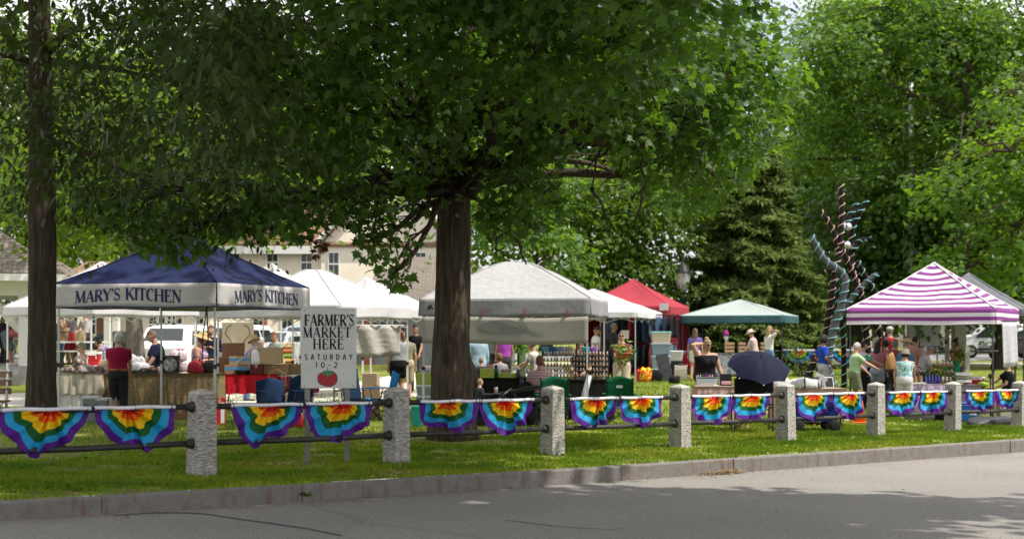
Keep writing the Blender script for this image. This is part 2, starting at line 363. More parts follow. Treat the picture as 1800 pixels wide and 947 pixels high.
# ================================================================== TREES
def leaf_mat(name, dark, light, trans, tcol, rough=.5, spec=.35):
    m = bpy.data.materials.new(name); m.use_nodes = True; n = m.node_tree.nodes; L = m.node_tree.links; p = n['Principled BSDF']
    p.inputs['Roughness'].default_value = rough; p.inputs['Specular IOR Level'].default_value = spec
    at = n.new('ShaderNodeAttribute'); at.attribute_name = 'rnd'
    r = ramp(m, [(0, dark), (1, light)], at.outputs['Fac'], False); L.new(r.outputs[0], p.inputs['Base Color'])
    tr = n.new('ShaderNodeBsdfTranslucent'); r2 = ramp(m, [(0, tuple(v * .75 for v in tcol)), (1, tcol)], at.outputs['Fac'], False); L.new(r2.outputs[0], tr.inputs[0])
    mx = n.new('ShaderNodeMixShader'); mx.inputs[0].default_value = trans
    L.new(p.outputs[0], mx.inputs[1]); L.new(tr.outputs[0], mx.inputs[2]); L.new(mx.outputs[0], n['Material Output'].inputs[0])
    return m
def bark_mat(name, c, c2, sc=14, st=(1, 1, .12), bump=1.0):
    return mat(name, c, .95, c2, sc, bump, sc, spec=.1, stretch=st, detail=7, contrast=.7)
MAPLE = np.array([(0, -.02), (.10, .10), (.34, .02), (.27, .20), (.52, .38), (.27, .43), (.22, .62), (.10, .60), (0, 1.0), (-.10, .60), (-.22, .62), (-.27, .43), (-.52, .38), (-.27, .20), (-.34, .02), (-.10, .10)])
NARROW = np.array([(0, 0), (.13, .3), (.12, .6), (0, 1), (-.12, .6), (-.13, .3)])
CLUMP = np.array([(0, 0), (.42, .25), (.26, .45), (.45, .75), (0, 1.0), (-.4, .7), (-.22, .5), (-.45, .2)])
def norm(a): return a / (np.linalg.norm(a, axis=1, keepdims=True) + 1e-9)
def leaves(name, P, out, size, shape, mt, parent, droop=.4, up=.9, jit=.7, fold=.18, tone=None):
    """P (n,3) base points, out (n,3) outward dirs"""
    k = len(P)
    N = norm(np.array([0, 0, up]) + out * .45 + rng.normal(0, jit, (k, 3)) * .6)
    D = norm(out * .6 + rng.normal(0, .6, (k, 3)) + np.array([0, 0, -droop]))
    D = norm(D - N * (D * N).sum(1, keepdims=True)); S = np.cross(D, N)
    sz = size * rng.uniform(.5, 1.35, k)
    m = len(shape); u = shape[:, 0]; v = shape[:, 1]; w = -np.abs(u) * fold - (v ** 2) * .18
    V = P[:, None, :] + sz[:, None, None] * (u[None, :, None] * S[:, None, :] + v[None, :, None] * D[:, None, :] + w[None, :, None] * N[:, None, :])
    t = np.clip((rng.random(k) if tone is None else tone + rng.normal(0, .15, k)), 0, 1)
    return np_mesh(name, V.reshape(-1, 3), m, np.arange(k * m), mt, parent, np.repeat(t, m))
def sprays(blobs, per, leaf_n, spread, gap=.0, hollow=.45, nscale=.45):
    """sample twig ends inside ellipsoids, then leaf base points round each twig end"""
    P = []; O = []; Tn = []; ends = []
    for (c, r, dens) in blobs:
        c = np.array(c); r = np.array(r); n_ = int(per * dens * (r[0] * r[1] + r[1] * r[2] + r[0] * r[2]) / 3)
        d = norm(rng.normal(0, 1, (n_, 3))); q = (hollow ** 3 + (1 - hollow ** 3) * rng.random(n_)) ** (1 / 3)
        lump = 1 + .22 * np.sin(d[:, 0] * 5 + c[0] * 3) * np.sin(d[:, 1] * 5 + c[1]) + .18 * np.sin(d[:, 2] * 7 + c[2] * 2 + d[:, 0] * 4)
        p = c + d * q[:, None] * r * lump[:, None]
        nz = np.sin(p[:, 0] * 2.3 * nscale * 2 + np.sin(p[:, 2] * 1.9)) + np.sin(p[:, 1] * 2.1 * nscale * 2 + p[:, 0]) + np.sin(p[:, 2] * 2.7 * nscale * 2 + np.sin(p[:, 1] * 1.3) * 2)
        p = p[nz > -3 + gap * 3]
        ends.append((c, p[rng.permutation(len(p))[:14]]))
        o = norm((p - c) / r); tw = rng.random(len(p))
        kk = leaf_n
        off = rng.normal(0, 1, (len(p), kk, 3)) * np.array([spread, spread, spread * .32])
        off[:, :, 2] -= (off[:, :, :2] ** 2).sum(2) * .35 / spread
        P.append((p[:, None, :] + off).reshape(-1, 3)); O.append(np.repeat(o, kk, 0) + norm(off.reshape(-1, 3)) * .7); Tn.append(np.repeat(tw * .6 + .2, kk))
    return np.concatenate(P), np.concatenate(O), np.concatenate(Tn), ends
def wob(a, b, n, amp):
    a, b = Vector(a), Vector(b); L_ = (b - a).length
    return [a.lerp(b, t) + Vector((random.uniform(-1, 1), random.uniform(-1, 1), random.uniform(-1, 1) + 1.2 * math.sin(t * PI) * .8)) * amp * L_ * (0 if t in (0, 1) else 1) for t in np.linspace(0, 1, n)]
def trunk_mesh(pts, rad, ridges=9, amp=.02, n=96, flare=.35, knots=()):
    mb = MB(); rings = []
    P = [Vector(p) for p in pts]; fine = []; fr = []
    for i in range(len(P) - 1):
        for k in range(16): t = k / 16; fine.append(P[i].lerp(P[i + 1], t)); fr.append(rad[i] * (1 - t) + rad[i + 1] * t)
    fine.append(P[-1]); fr.append(rad[-1]); z0 = P[0].z
    for p, r in zip(fine, fr):
        ring = []; h = p.z - z0
        for k in range(n):
            a = 2 * PI * k / n
            nb = mnoise.noise(Vector((math.cos(a) * r * 22, math.sin(a) * r * 22, h * 1.6))); nb2 = mnoise.noise(Vector((math.cos(a) * r * 9, math.sin(a) * r * 9, h * 2.5 + 5)))
            rr = r * (1 + .035 * nb2 - .03 * max(0, .25 - abs(nb)) / .25 * min(1, r / .15)) + r * (amp * math.sin(a * ridges + math.sin(h * 1.3) * .8) + .05 * math.sin(a * 3 + h * .7) + flare * math.exp(-h * 2.6) * (1 + .45 * math.sin(a * 5 + 1)))
            for (ka, kh, ks, kr) in knots:
                da = (a - ka + PI) % (2 * PI) - PI; rr += ks * math.exp(-(da * da * r * r + (h - kh) ** 2) / (kr * kr))
            ring.append((p.x + rr * math.cos(a), p.y + rr * math.sin(a), p.z))
        rings.append(ring)
    mb.loft(rings); return mb
def tree(name, label, base, trunk, rad, blobs, lf, bark, nsc=.45, per=60, leaf_n=7, size=.15, shape=MAPLE, spread=.28, gap=.25, limbs=True, hollow=.45, extra=None, knots=(), group=None, droop=.4, twig=.012, limb_from=.6, flare=.35, n_tw=8, keep=None, limb_k=1.0):
    base = Vector(base); root = empty(name, base, 0, label, 'tree', group)
    loc = lambda p: Vector(p) - base
    trunk_mesh([loc(p) for p in trunk], rad, knots=knots, flare=flare).build('trunk', bark, root, True)
    P, O, Tn, ends = sprays(blobs, per, leaf_n, spread, gap, hollow, nsc)
    if keep is not None:
        ok = keep(900 + P[:, 0] * F / P[:, 1], HY - (P[:, 2] - EYE) * F / P[:, 1], P[:, 1]); P, O, Tn = P[ok], O[ok], Tn[ok]
    leaves('crown', P - np.array(base), O, size, shape, lf, root, droop, tone=Tn)
    if limbs:
        mb = MB(); top = Vector(trunk[-1]); low = Vector(trunk[0])
        for (c, ps), (bc, br, dn) in zip(ends, blobs):
            c = Vector(c); t = min(1, max(limb_from, (c.z - 1.5 - low.z) / max(.1, top.z - low.z) - .1)); a = low.lerp(top, t)
            if len(trunk) > 2 and t < 1:
                seg = t * (len(trunk) - 1); i = min(int(seg), len(trunk) - 2); a = Vector(trunk[i]).lerp(Vector(trunk[i + 1]), seg - i)
            l = (c - a).length; r0 = min(rad[-1] * .75, (.022 * l + .02) * limb_k)
            pts = wob(loc(a), loc(c), 6, .05); mb.tube(pts, np.linspace(r0, r0 * .35, 6), 7)
            for q in ps[:n_tw]:
                st = pts[random.choice((3, 4, 5))]; mb.tube(wob(st, loc(q), 5, .09), np.linspace(max(twig, r0 * .3), twig * .5, 5), 5)
        mb.build('limb', bark, root, True)
    if extra: extra(root, loc)
    return root
def B(px, py, Y, rx, rz, ry=None, d=1.0):
    """crown lobe: centre at pixel (px, py) and depth Y, half sizes in pixels across / up, metres in depth"""
    c = W(px, py, Y); k = Y / F; return (tuple(c), (rx * k, ry or (rx + rz) * .5 * k, rz * k), d)
L_maple = leaf_mat('maple_leaf', (.018, .052, .009), (.060, .122, .016), .40, (.19, .37, .02))
L_bright = leaf_mat('young_maple_leaf', (.030, .085, .010), (.08, .16, .014), .5, (.25, .43, .02))
L_ash = leaf_mat('ash_leaf', (.014, .03, .007), (.035, .06, .013), .3, (.10, .15, .02), .55, .25)
L_back = leaf_mat('back_leaf', (.035, .08, .010), (.08, .145, .018), .45, (.26, .40, .02), .6, .2)
L_brown = mat('withered_leaf', (.10, .03, .015), .8, (.16, .06, .03), 20)
BK1 = bark_mat('maple_bark', (.018, .013, .010), (.115, .09, .064), 18, (1, 1, .1), 1.0)
BK2 = bark_mat('dark_bark', (.022, .018, .014), (.085, .066, .046), 24, (1, 1, .13), 1.0)
BK3 = bark_mat('grey_bark', (.09, .08, .07), (.2, .18, .155), 14, (1, 1, .1), .8)
# main maple --------------------------------------------------------
mt = gp(792, 23.2); tx = lambda px, py: W(px, py, 23.2)
mb_ = [B(1190, 90, 21, 200, 170), B(1080, 60, 18.5, 180, 120), B(1290, 190, 22, 110, 140), B(1160, 230, 22.5, 150, 90), B(1250, 300, 23.5, 110, 70), B(950, 60, 18, 190, 110), B(780, 40, 18.5, 200, 120), B(700, 140, 20.5, 170, 110), B(860, 150, 21, 180, 90),
       B(1010, 170, 21, 170, 80), B(560, 60, 19, 190, 120), B(590, 190, 20.5, 150, 110), B(480, 300, 21.5, 120, 80), B(520, 370, 21, 120, 48, 1.0, 1.2), B(250, 350, 21, 130, 60, 1.1), B(300, 418, 20.5, 80, 38, .6, 1.2), B(620, 300, 22, 110, 60), B(700, 400, 21.4, 55, 55, .6), B(705, 472, 21.2, 38, 42, .5, 1.1), B(655, 420, 21.3, 40, 40, .5),
       B(930, 330, 21.3, 95, 55, .9), B(880, 390, 22, 60, 50, .7), B(960, 260, 22, 90, 60), B(1340, 90, 22, 45, 100), B(760, 310, 22, 60, 50), B(430, 150, 20, 140, 100),
       B(1080, 300, 25, 60, 40, .8, .5), B(1120, 0, 16.5, 220, 90), B(640, -40, 17, 230, 90), B(880, -60, 17, 230, 90), B(380, 20, 19, 160, 100)]
OX = [-200, 60, 100, 180, 240, 300, 360, 392, 420, 480, 530, 575, 610, 640, 690, 735, 752, 770, 830, 870, 905, 950, 985, 1005, 1055, 1085, 1150, 1250, 1320, 1370, 1400, 1500]
OY = [300, 300, 340, 400, 455, 470, 476, 462, 442, 432, 432, 405, 410, 468, 520, 515, 440, 400, 400, 430, 440, 425, 400, 250, 258, 310, 370, 385, 330, 270, 200, 100]
keep_main = lambda px, py, Y: (py < np.interp(px, OX, OY) - 12 + rng.normal(0, 6, len(px))) & ~((Y < 23.2) & (px > 752) & (px < 838) & (py > 305) & (py < 425) & (rng.random(len(px)) < .9))
def main_extra(root, loc):
    # crown above the frame and over the street: it is what shades lawn, fence and road
    P, O, Tn, _ = sprays([((-1, 22, 11.5), (6.5, 5.0, 3.0), .16), ((-3, 15.5, 9.8), (6, 4.5, 2.2), .42), ((2.6, 13.6, 9.6), (3.8, 4.0, 1.8), .9), ((8.0, 14.4, 9.2), (3.4, 1.0, .6), 2.2), ((1, 9, 9.4), (5, 3.5, 1.6), .9), ((4.6, 10.6, 9.4), (3.4, 2.6, 1.0), 1.8), ((6.7, 12.4, 9.4), (1.8, 2.0, .6), 2.6)], 62, 6, .45, .0, .2)
    o = leaves('crown', P - np.array(mt), O, .42, MAPLE, L_maple, root, .3)
    mb = MB()
    for a, b, r in (((830, 330), (905, 245), .16), ((800, 340), (700, 170), .17), ((822, 340), (1000, 200), .15)):
        mb.tube(wob(loc(tx(*a)), loc(tx(*b) + Vector((0, -1.0, .3))), 6, .05), np.linspace(r, r * .45, 6), 9)
    pts = [loc(W(x_, y_, 21.5)) for x_, y_ in ((905, 245), (1010, 215), (1060, 245), (1120, 248), (1200, 230))]
    mb.tube(pts, (.14, .12, .12, .11, .08), 8)
    for (a, b) in (((1060, 250), (1040, 330)), ((1040, 330), (1070, 400)), ((1100, 250), (1030, 300)), ((1120, 250), (1135, 330)), ((1135, 330), (1115, 400)), ((1000, 215), (1010, 260)), ((660, 300), (655, 400)), ((655, 330), (700, 450)), ((850, 400), (905, 420)), ((905, 420), (925, 465)), ((880, 410), (870, 440))):
        mb.tube(wob(loc(W(a[0], a[1], 21.8)), loc(W(b[0], b[1], 21.8)), 6, .08), np.linspace(.03, .012, 6), 5)
    mb.build('limb', BK1, root, True)
    for px, py in ((562, 438), (570, 430), (552, 425)):
        c = np.array(W(px, py, 20.9) - mt); P = c + rng.normal(0, .05, (10, 3)); leaves('withered_leaf_cluster', P, rng.normal(0, 1, (10, 3)), .12, MAPLE, L_brown, root, 1.2)
tree('maple_tree', 'large dark green maple with thick ridged trunk between sign and white canopy', mt, [mt, tx(790, 640), tx(793, 560), tx(797, 400), tx(800, 290), W(815, 200, 23.3), W(830, 20, 23.4)], (.335, .305, .29, .28, .25, .20, .14), mb_, L_maple, BK1,
     nsc=1.05, per=125, leaf_n=12, size=.155, spread=.23, gap=.77, extra=main_extra, keep=keep_main, knots=((-PI / 2 + .1, 1.75, .10, .14), (-PI / 2 - .3, 1.1, .05, .12), (0.05, 1.05, .13, .22), (-PI / 2 + .9, .3, .05, .5)), flare=.22)
# left street tree --------------------------------------------------
lt = gp(70, 20.2); lx = lambda px, py, Y=20.2: W(px, py, Y)
lb = [B(20, 60, 20, 90, 120, 1.5, .55), B(230, 40, 17, 170, 110), B(420, 60, 14, 130, 110, .9), B(330, 190, 16, 170, 90), B(450, 220, 15, 110, 80, .8), B(180, 180, 19, 120, 70), B(60, 240, 18.5, 90, 60), B(160, 270, 18.5, 110, 60), B(370, 130, 12, 120, 120, .7, .9), B(110, 100, 18.5, 70, 80, .8, .6), B(-40, 200, 20, 60, 90), B(300, -30, 14, 200, 70), B(330, 330, 20.5, 120, 60, .8), B(440, 380, 20.5, 60, 45, .6), B(210, 330, 21, 80, 50, .7), B(120, 150, 21.5, 110, 70, .8), B(60, 330, 21, 70, 40, .5), B(220, 220, 21, 130, 60, .8), B(10, 130, 22, 50, 60, .8), B(330, 100, 19, 160, 90)]
def left_extra(root, loc):
    P, O, Tn, _ = sprays([((-7.5, 20, 9.5), (5, 4.5, 3.4), .4), ((-4, 12.5, 8.2), (3.6, 3.6, 1.5), 1.0), ((-9, 15, 8.6), (4, 4, 2), .6)], 30, 6, .5, .08, .25)
    leaves('crown', P - np.array(lt), O, .4, NARROW * np.array([1.8, 1]), L_ash, root, .3)
    mb = MB()
    for a, b, r in (((80, 108), (290, 145), .06), ((80, 95), (190, 55), .045), ((85, 250), (300, 345), .05), ((60, 112), (-60, 108), .05), ((80, 85), (155, 62), .04), ((290, 145), (380, 120), .03)):
        mb.tube(wob(loc(lx(*a)), loc(lx(*b) + Vector((0, -.5, 0))), 6, .04), np.linspace(r, r * .4, 6), 7)
    mb.build('limb', BK2, root, True)
tree('ash_tree', 'tall straight dark trunk tree at far left in front of the gazebo', lt, [lt, lx(72, 640), lx(75, 400), lx(73, 200), lx(70, 0), lx(70, -250)], (.20, .192, .185, .165, .15, .1), lb, L_ash, BK2, limbs=False, nsc=.9, per=135, leaf_n=12, size=.135, shape=NARROW * np.array([1.35, 1]), spread=.22, gap=.8, keep=lambda px, py, Y: (px > 118) | (py < 392 + rng.normal(0, 8, len(px))), extra=left_extra, droop=.9, flare=.55, limb_from=.4, n_tw=4, limb_k=.42)
# right bright maple ------------------------------------------------
rt = gp(1985, 63)
def B2(px, py, Y, rx, rz, ry=None, d=1.0): return B(px, py, Y + 33, rx, rz, ry * 1.7 if ry else None, d)
rb = [B2(1500, 110, 28, 120, 110, 2.2), B2(1640, 70, 27, 130, 110, 2.2), B2(1760, 130, 27, 120, 120, 2), B2(1560, 230, 28, 130, 70, 1.8), B2(1700, 270, 27, 140, 70, 1.8), B2(1620, 330, 26.5, 130, 48, 1.5), B2(1760, 350, 27, 100, 60, 1.6), B2(1440, 190, 30, 70, 90, 1.8), B2(1560, 20, 30, 130, 80, 2), B2(1690, 430, 30, 130, 60, 1.8), B2(1580, 430, 31, 60, 60, 1.2), B2(1780, 460, 30, 80, 60, 1.4), B2(1470, 40, 33, 60, 60, 1.5, .7), B2(1430, 280, 32, 60, 60, 1.4), B2(1860, 250, 29, 90, 200, 2.5), B2(1540, 390, 29, 40, 30, .8), B(1790, 400, 47, 90, 90, 2), B(1775, 265, 46, 110, 85, 2), B(1800, 170, 50, 80, 60, 2), B(1700, 470, 47, 100, 45, 1.6), B(1690, 330, 48, 110, 50, 1.6), B(1440, 70, 62, 60, 90, 2), B(1790, 20, 60, 120, 70, 2.5), B(1620, 0, 62, 140, 60, 2.5)]
def right_extra(root, loc):
    mb = MB()
    for pl in (((1965, 300), (1830, 235), (1800, 222), (1720, 225), (1660, 175), (1600, 170), (1540, 130)), ((1720, 228), (1690, 140), (1640, 110)), ((1900, 300), (1800, 240), (1760, 190), (1740, 140)), ((1800, 225), (1715, 137), (1670, 120)), ((1660, 178), (1600, 165), (1560, 140)), ((1930, 280), (1780, 240), (1700, 180)), ((1600, 172), (1590, 140)), ((1715, 137), (1680, 80), (1660, 60))):
        mb.tube([loc(W(a, b, 58.5)) for a, b in pl], np.linspace(.12, .035, len(pl)), 6)
    mb.build('limb', BK2, root, True)
tree('maple_tree', 'bright yellow green maple filling the upper right behind the striped canopy', rt, [rt, W(1980, 300, 63), W(1970, -50, 63)], (.5, .4, .3), rb, L_bright, BK2, nsc=.5, per=44, leaf_n=15, size=.23, spread=.36, gap=.88, extra=right_extra, limbs=True, keep=lambda px, py, Y: py < np.interp(px, [1380, 1440, 1500, 1535, 1560, 1620, 1800], [330, 310, 315, 420, 500, 480, 560]))
# trees behind -------------------------------------------------------
def back_tree(label, px, Y, hpx, r, blobs, lf=None, bark=None, per=30, size=.3, gap=.3, **k):
    b = gp(px, Y)
    return tree('broadleaf_tree', label, b, [b, W(px + 3, hpx + 120, Y), W(px - 2, hpx, Y)], (r, r * .85, r * .6), blobs, lf or L_back, bark or BK2, per=per, leaf_n=16, size=size * .6, shape=CLUMP, spread=.48, gap=gap, twig=.02, group='trees behind the market', flare=.2, **k)
def fork(root, loc):
    mb = MB()
    for a, b, r in (((236, 520), (240, 330), .24), ((242, 340), (300, 270), .16), ((242, 340), (262, 240), .17), ((300, 270), (335, 275), .1), ((300, 270), (340, 250), .09)):
        mb.tube(wob(loc(W(*a, 36)), loc(W(*b, 36)), 6, .03), np.linspace(r, r * .7, 6), 9)
    mb.build('limb', BK3, root, True)
back_tree('grey trunked tree standing behind the navy lettered canopy', 235, 36, 520, .29, [B(250, 250, 36, 200, 110), B(120, 300, 37, 160, 90), B(400, 300, 37, 160, 90), B(330, 180, 36, 220, 90), B(30, 300, 56, 120, 90), B(250, 370, 38, 150, 45, 1.5), B(170, 150, 42, 170, 80, 3.2), B(60, 60, 41, 160, 70, 3)], None, BK3, extra=fork, limbs=False, gap=.45)  # high lobes towards the gazebo are added to shade its roof
back_tree('leafy tree behind the gazebo roof at far left', -20, 62, 420, .25, [B(40, 340, 62, 130, 90), B(130, 400, 64, 90, 50), B(-60, 360, 62, 100, 120), B(60, 240, 63, 140, 90)], per=22, size=.42)
back_tree('pale green tree rising between gazebo roof and navy canopy', 170, 75, 440, .25, [B(150, 420, 75, 70, 45), B(240, 410, 78, 80, 50), B(300, 360, 78, 120, 60)], per=20, size=.5)
back_tree('tall tree standing above the brown house roof', 480, 110, 400, .4, [B(480, 250, 110, 160, 110), B(380, 330, 110, 110, 70), B(620, 270, 112, 130, 90, 4, .7)], per=20, size=.7, gap=.5)
back_tree('sunlit tree right behind the thick maple trunk', 880, 58, 440, .3, [B(700, 300, 56, 90, 60, 2, .6), B(860, 400, 56, 80, 80), B(960, 450, 55, 110, 80), B(930, 340, 57, 110, 80), B(880, 300, 60, 130, 80, 3, .7)], L_bright, per=26, size=.36, gap=.42)
back_tree('broad tree behind the red canopy', 1075, 60, 500, .35, [B(1060, 420, 58, 120, 100), B(1150, 440, 58, 110, 110), B(1010, 500, 60, 90, 60), B(1130, 330, 58, 150, 80), B(1180, 530, 60, 90, 60), B(1010, 350, 60, 100, 80)], per=28, size=.36, gap=.34)
back_tree('dark tree filling the gap behind the spruce', 1330, 75, 480, .35, [B(1330, 380, 74, 130, 110), B(1440, 400, 72, 90, 130), B(1260, 330, 74, 120, 90), B(1400, 300, 74, 130, 90)], L_maple, per=26, size=.46, gap=.3)
back_tree('dark shady tree behind the bent metal sculpture', 1500, 62, 470, .35, [B(1490, 420, 62, 110, 120), B(1580, 480, 62, 110, 70), B(1500, 530, 63, 90, 40), B(1560, 370, 62, 120, 90), B(1440, 510, 60, 50, 70)], L_maple, per=28, size=.4, gap=.28)
back_tree('dark tree behind the striped canopy at right edge', 1760, 58, 480, .35, [B(1720, 470, 58, 120, 70), B(1800, 440, 58, 100, 110), B(1650, 430, 60, 100, 80), B(1790, 520, 58, 60, 30)], L_maple, per=28, size=.38, gap=.3)
back_tree('tall dense tree far behind the sunlit upper right foliage', 1640, 88, 380, .4, [B(1500, 200, 86, 150, 130), B(1660, 160, 88, 150, 150), B(1800, 220, 86, 140, 150), B(1600, 340, 86, 150, 90), B(1760, 380, 86, 120, 70), B(1420, 320, 88, 90, 110), B(1600, 40, 90, 160, 80, None, .7)], L_maple, per=26, size=.6, gap=.12)
back_tree('tall dense tree far behind the thick maple trunk', 960, 96, 380, .4, [B(760, 200, 96, 150, 130), B(930, 180, 96, 150, 150), B(1100, 220, 96, 150, 130), B(1230, 160, 98, 140, 140), B(860, 330, 98, 120, 70), B(1040, 60, 98, 200, 110)], L_maple, per=22, size=.6, gap=.42)
back_tree('tall dense tree far behind the leftmost trunk', 90, 84, 380, .4, [B(60, 190, 84, 110, 120), B(220, 170, 84, 140, 130), B(380, 150, 86, 140, 130), B(130, 310, 84, 120, 70), B(300, 300, 86, 120, 60), B(530, 150, 88, 130, 120)], None, per=23, size=.5, gap=.4)
# spruce ----------------------------------------------------------------
L_needle = leaf_mat('spruce_needle', (.06, .10, .02), (.13, .18, .045), .25, (.22, .30, .06), .7, .12)
sb = gp(1318, 58); root = empty('spruce_tree', sb, 0, 'bushy green spruce tree behind the pale green canopy', 'tree')
MB().tube([(0, 0, 0), (0, 0, 5), (0, 0, 10.4)], (.25, .17, .02), 10).build('trunk', BK2, root, True)
P = []; O = []; tw = MB()
for lev in np.linspace(.3, 10.2, 42):
    rad = 3.35 * (1 - lev / 10.8) ** .75 + .1
    for j in range(max(6, int(15 * (1 - lev / 15)))):
        a = random.uniform(0, 2 * PI); rl = rad * random.uniform(.75, 1.12); d = Vector((math.cos(a), math.sin(a), 0)); sd = Vector((-d.y, d.x, 0))
        fn = lambda t: d * rl * t + Vector((0, 0, lev + .25 * rl * t - .42 * rl * t * t + .1 * rl * t ** 4))
        tw.tube([fn(t) for t in (0, .5, 1)], (.03, .02, .008), 4)
        for t in np.linspace(.15, 1, int(9 * rl) + 3):
            for sgn in (-1, 1):
                l = .42 * (1.1 - t) * rl * .5 + .16
                for q in np.linspace(.0, 1, 4):
                    P.append(fn(t) + sd * sgn * l * q - Vector((0, 0, .22 * l * q)) + d * l * q * .6); O.append(sd * sgn * .6 + d * .8)
P = np.array([tuple(p) for p in P]); O = norm(np.array([tuple(p) for p in O]))
NEEDLE = np.array([(0, 0), (.10, .12), (.2, .5), (.08, .62), (.03, 1), (-.06, .7), (-.2, .5), (-.12, .2)])
leaves('crown', np.repeat(P, 2, 0) + rng.normal(0, .03, (2 * len(P), 3)), np.repeat(O, 2, 0), .26, NEEDLE, L_needle, root, .25, jit=.8)
tw.build('limb', BK2, root)
# shrubs -----------------------------------------------------------------
def shrub(label, px, Y, blobs, lf, per=60, size=.12, cat='bush', name='shrub'):
    b = gp(px, Y); root = empty(name, b, 0, label, cat, 'bushes in the park'); P, O, Tn, ends = sprays(blobs, per, 6, .16, .15, .4)
    leaves('foliage', P - np.array(b), O, size, CLUMP, lf, root, .2)
    mb = MB()
    for c, ps in ends:
        for q in ps[:6]: mb.tube(wob((random.uniform(-.1, .1), 0, 0), Vector(q) - b, 4, .08), (.02, .015, .012, .006), 5)
    mb.build('stem', BK2, root)
shrub('dark low bush under the spruce beside the sculpture', 1412, 50, [B(1412, 635, 50, 30, 40, .6), B(1390, 652, 50, 25, 22, .5)], L_maple)
shrub('sunlit bush behind the white canopy table', 928, 52, [B(928, 632, 52, 22, 24, .5)], L_bright)
shrub('clipped tall evergreen hedge behind the gazebo', 20, 66, [B(-5, 500, 66, 24, 90, 1.2), B(32, 510, 66, 22, 90, 1.2)], L_back, 70, .2, 'hedge', 'hedge')
shrub('low dark planting beneath the striped canopy background trees', 1430, 58, [B(1440, 600, 58, 40, 30, .8)], L_maple, 60, .16)
# ================================================================== BUILDINGS
def siding(name, c, pitch=.13):
    m = mat(name, c, .7, tuple(v * .9 for v in c), 1.2, 0); n = m.node_tree.nodes; L = m.node_tree.links
    tc = n.new('ShaderNodeTexCoord'); sx = n.new('ShaderNodeSeparateXYZ'); L.new(tc.outputs['Object'], sx.inputs[0])
    d = n.new('ShaderNodeMath'); d.operation = 'DIVIDE'; d.inputs[1].default_value = pitch; L.new(sx.outputs['Z'], d.inputs[0])
    f = n.new('ShaderNodeMath'); f.operation = 'FRACT'; L.new(d.outputs[0], f.inputs[0])
    b = n.new('ShaderNodeBump'); b.inputs['Strength'].default_value = 1; b.inputs['Distance'].default_value = .025; b.invert = True
    L.new(f.outputs[0], b.inputs['Height']); L.new(b.outputs[0], n['Principled BSDF'].inputs['Normal']); return m
def shingle(name, c, c2):
    m = mat(name, c, .95, c2, 2.2, 0, contrast=.9); n = m.node_tree.nodes; L = m.node_tree.links
    tc = n.new('ShaderNodeTexCoord'); br = n.new('ShaderNodeTexBrick'); br.inputs['Scale'].default_value = 1
    br.inputs['Brick Width'].default_value = .32; br.inputs['Row Height'].default_value = .16; br.inputs['Mortar Size'].default_value = .012
    br.inputs['Color1'].default_value = (1, 1, 1, 1); br.inputs['Color2'].default_value = (.85, .85, .85, 1); br.inputs['Mortar'].default_value = (.35, .35, .35, 1)
    L.new(tc.outputs['UV'], br.inputs['Vector']); mx = n.new('ShaderNodeMix'); mx.data_type = 'RGBA'; mx.blend_type = 'MULTIPLY'; mx.inputs[0].default_value = 1
    s = n['Principled BSDF'].inputs['Base Color'].links[0].from_socket; L.new(s, mx.inputs[6]); L.new(br.outputs[0], mx.inputs[7]); L.new(mx.outputs[2], n['Principled BSDF'].inputs['Base Color']); return m
def roof_uv(o):
    me = o.data; uv = me.uv_layers.new(name='UVMap')
    for p in me.polygons:
        nrm = p.normal; h = Vector((-nrm.y, nrm.x, 0)); h = h.normalized() if h.length > 1e-4 else Vector((1, 0, 0)); up = nrm.cross(h)
        for li in p.loop_indices: v = me.vertices[me.loops[li].vertex_index].co; uv.data[li].uv = (v.dot(h), v.dot(up))
M_cream = siding('cream_clapboard', (.74, .67, .54)); M_greyside = siding('grey_clapboard', (.30, .29, .31)); M_wtrim = mat('white_trim', (.72, .71, .68), .5)
M_glass = mat('window_glass', (.02, .028, .03), .08, spec=.8); M_broof = shingle('brown_shingle', (.22, .13, .085), (.30, .19, .13)); M_groof = shingle('grey_shingle', (.15, .128, .105), (.23, .20, .165))
M_brick = mat('brick', (.26, .09, .06), .9, (.33, .13, .09), 8); M_dark = mat('black_metal', (.012, .012, .013), .4, spec=.4); M_dk2 = mat('dark_interior', (.02, .02, .02), .8)
def window(root, x, z, w, h, y, bars=True, glass=None):
    m = MB(); t = .06
    for (a, b, c, d) in ((-w / 2 - t, -w / 2, -t, h + t), (w / 2, w / 2 + t, -t, h + t), (-w / 2, w / 2, h, h + t), (-w / 2, w / 2, -t, 0), (-w / 2, w / 2, h * .5 - .04, h * .5 + .04)): m.box(a, b, -.06, .02, c, d)
    if bars:
        for c, d in ((.002, h * .5 - .042), (h * .5 + .042, h - .002)): m.box(-.012, .012, -.03, .015, c, d)
    o = m.build('window', M_wtrim, root); o.location = (x, y, z)
    MB().box(-w / 2, w / 2, -.012, .012, .001, h - .001).build('pane', glass or M_glass, o)
def house(name, label, x0, x1, Y, dep, hz, M_wall, z0=None):
    root = empty(name, ((x0 + x1) / 2, Y, float(G((x0 + x1) / 2, Y)) if z0 is None else z0), 0, label, 'building'); w = (x1 - x0) / 2
    MB().box(-w, w, 0, dep, -.3, hz).build('wall', M_wall, root); return root, w
def roof(root, pts, fs, mt, th=.18):
    m = MB(); m.add(pts, fs); o = m.build('roof', mt, root, solid=th); roof_uv(o); return o
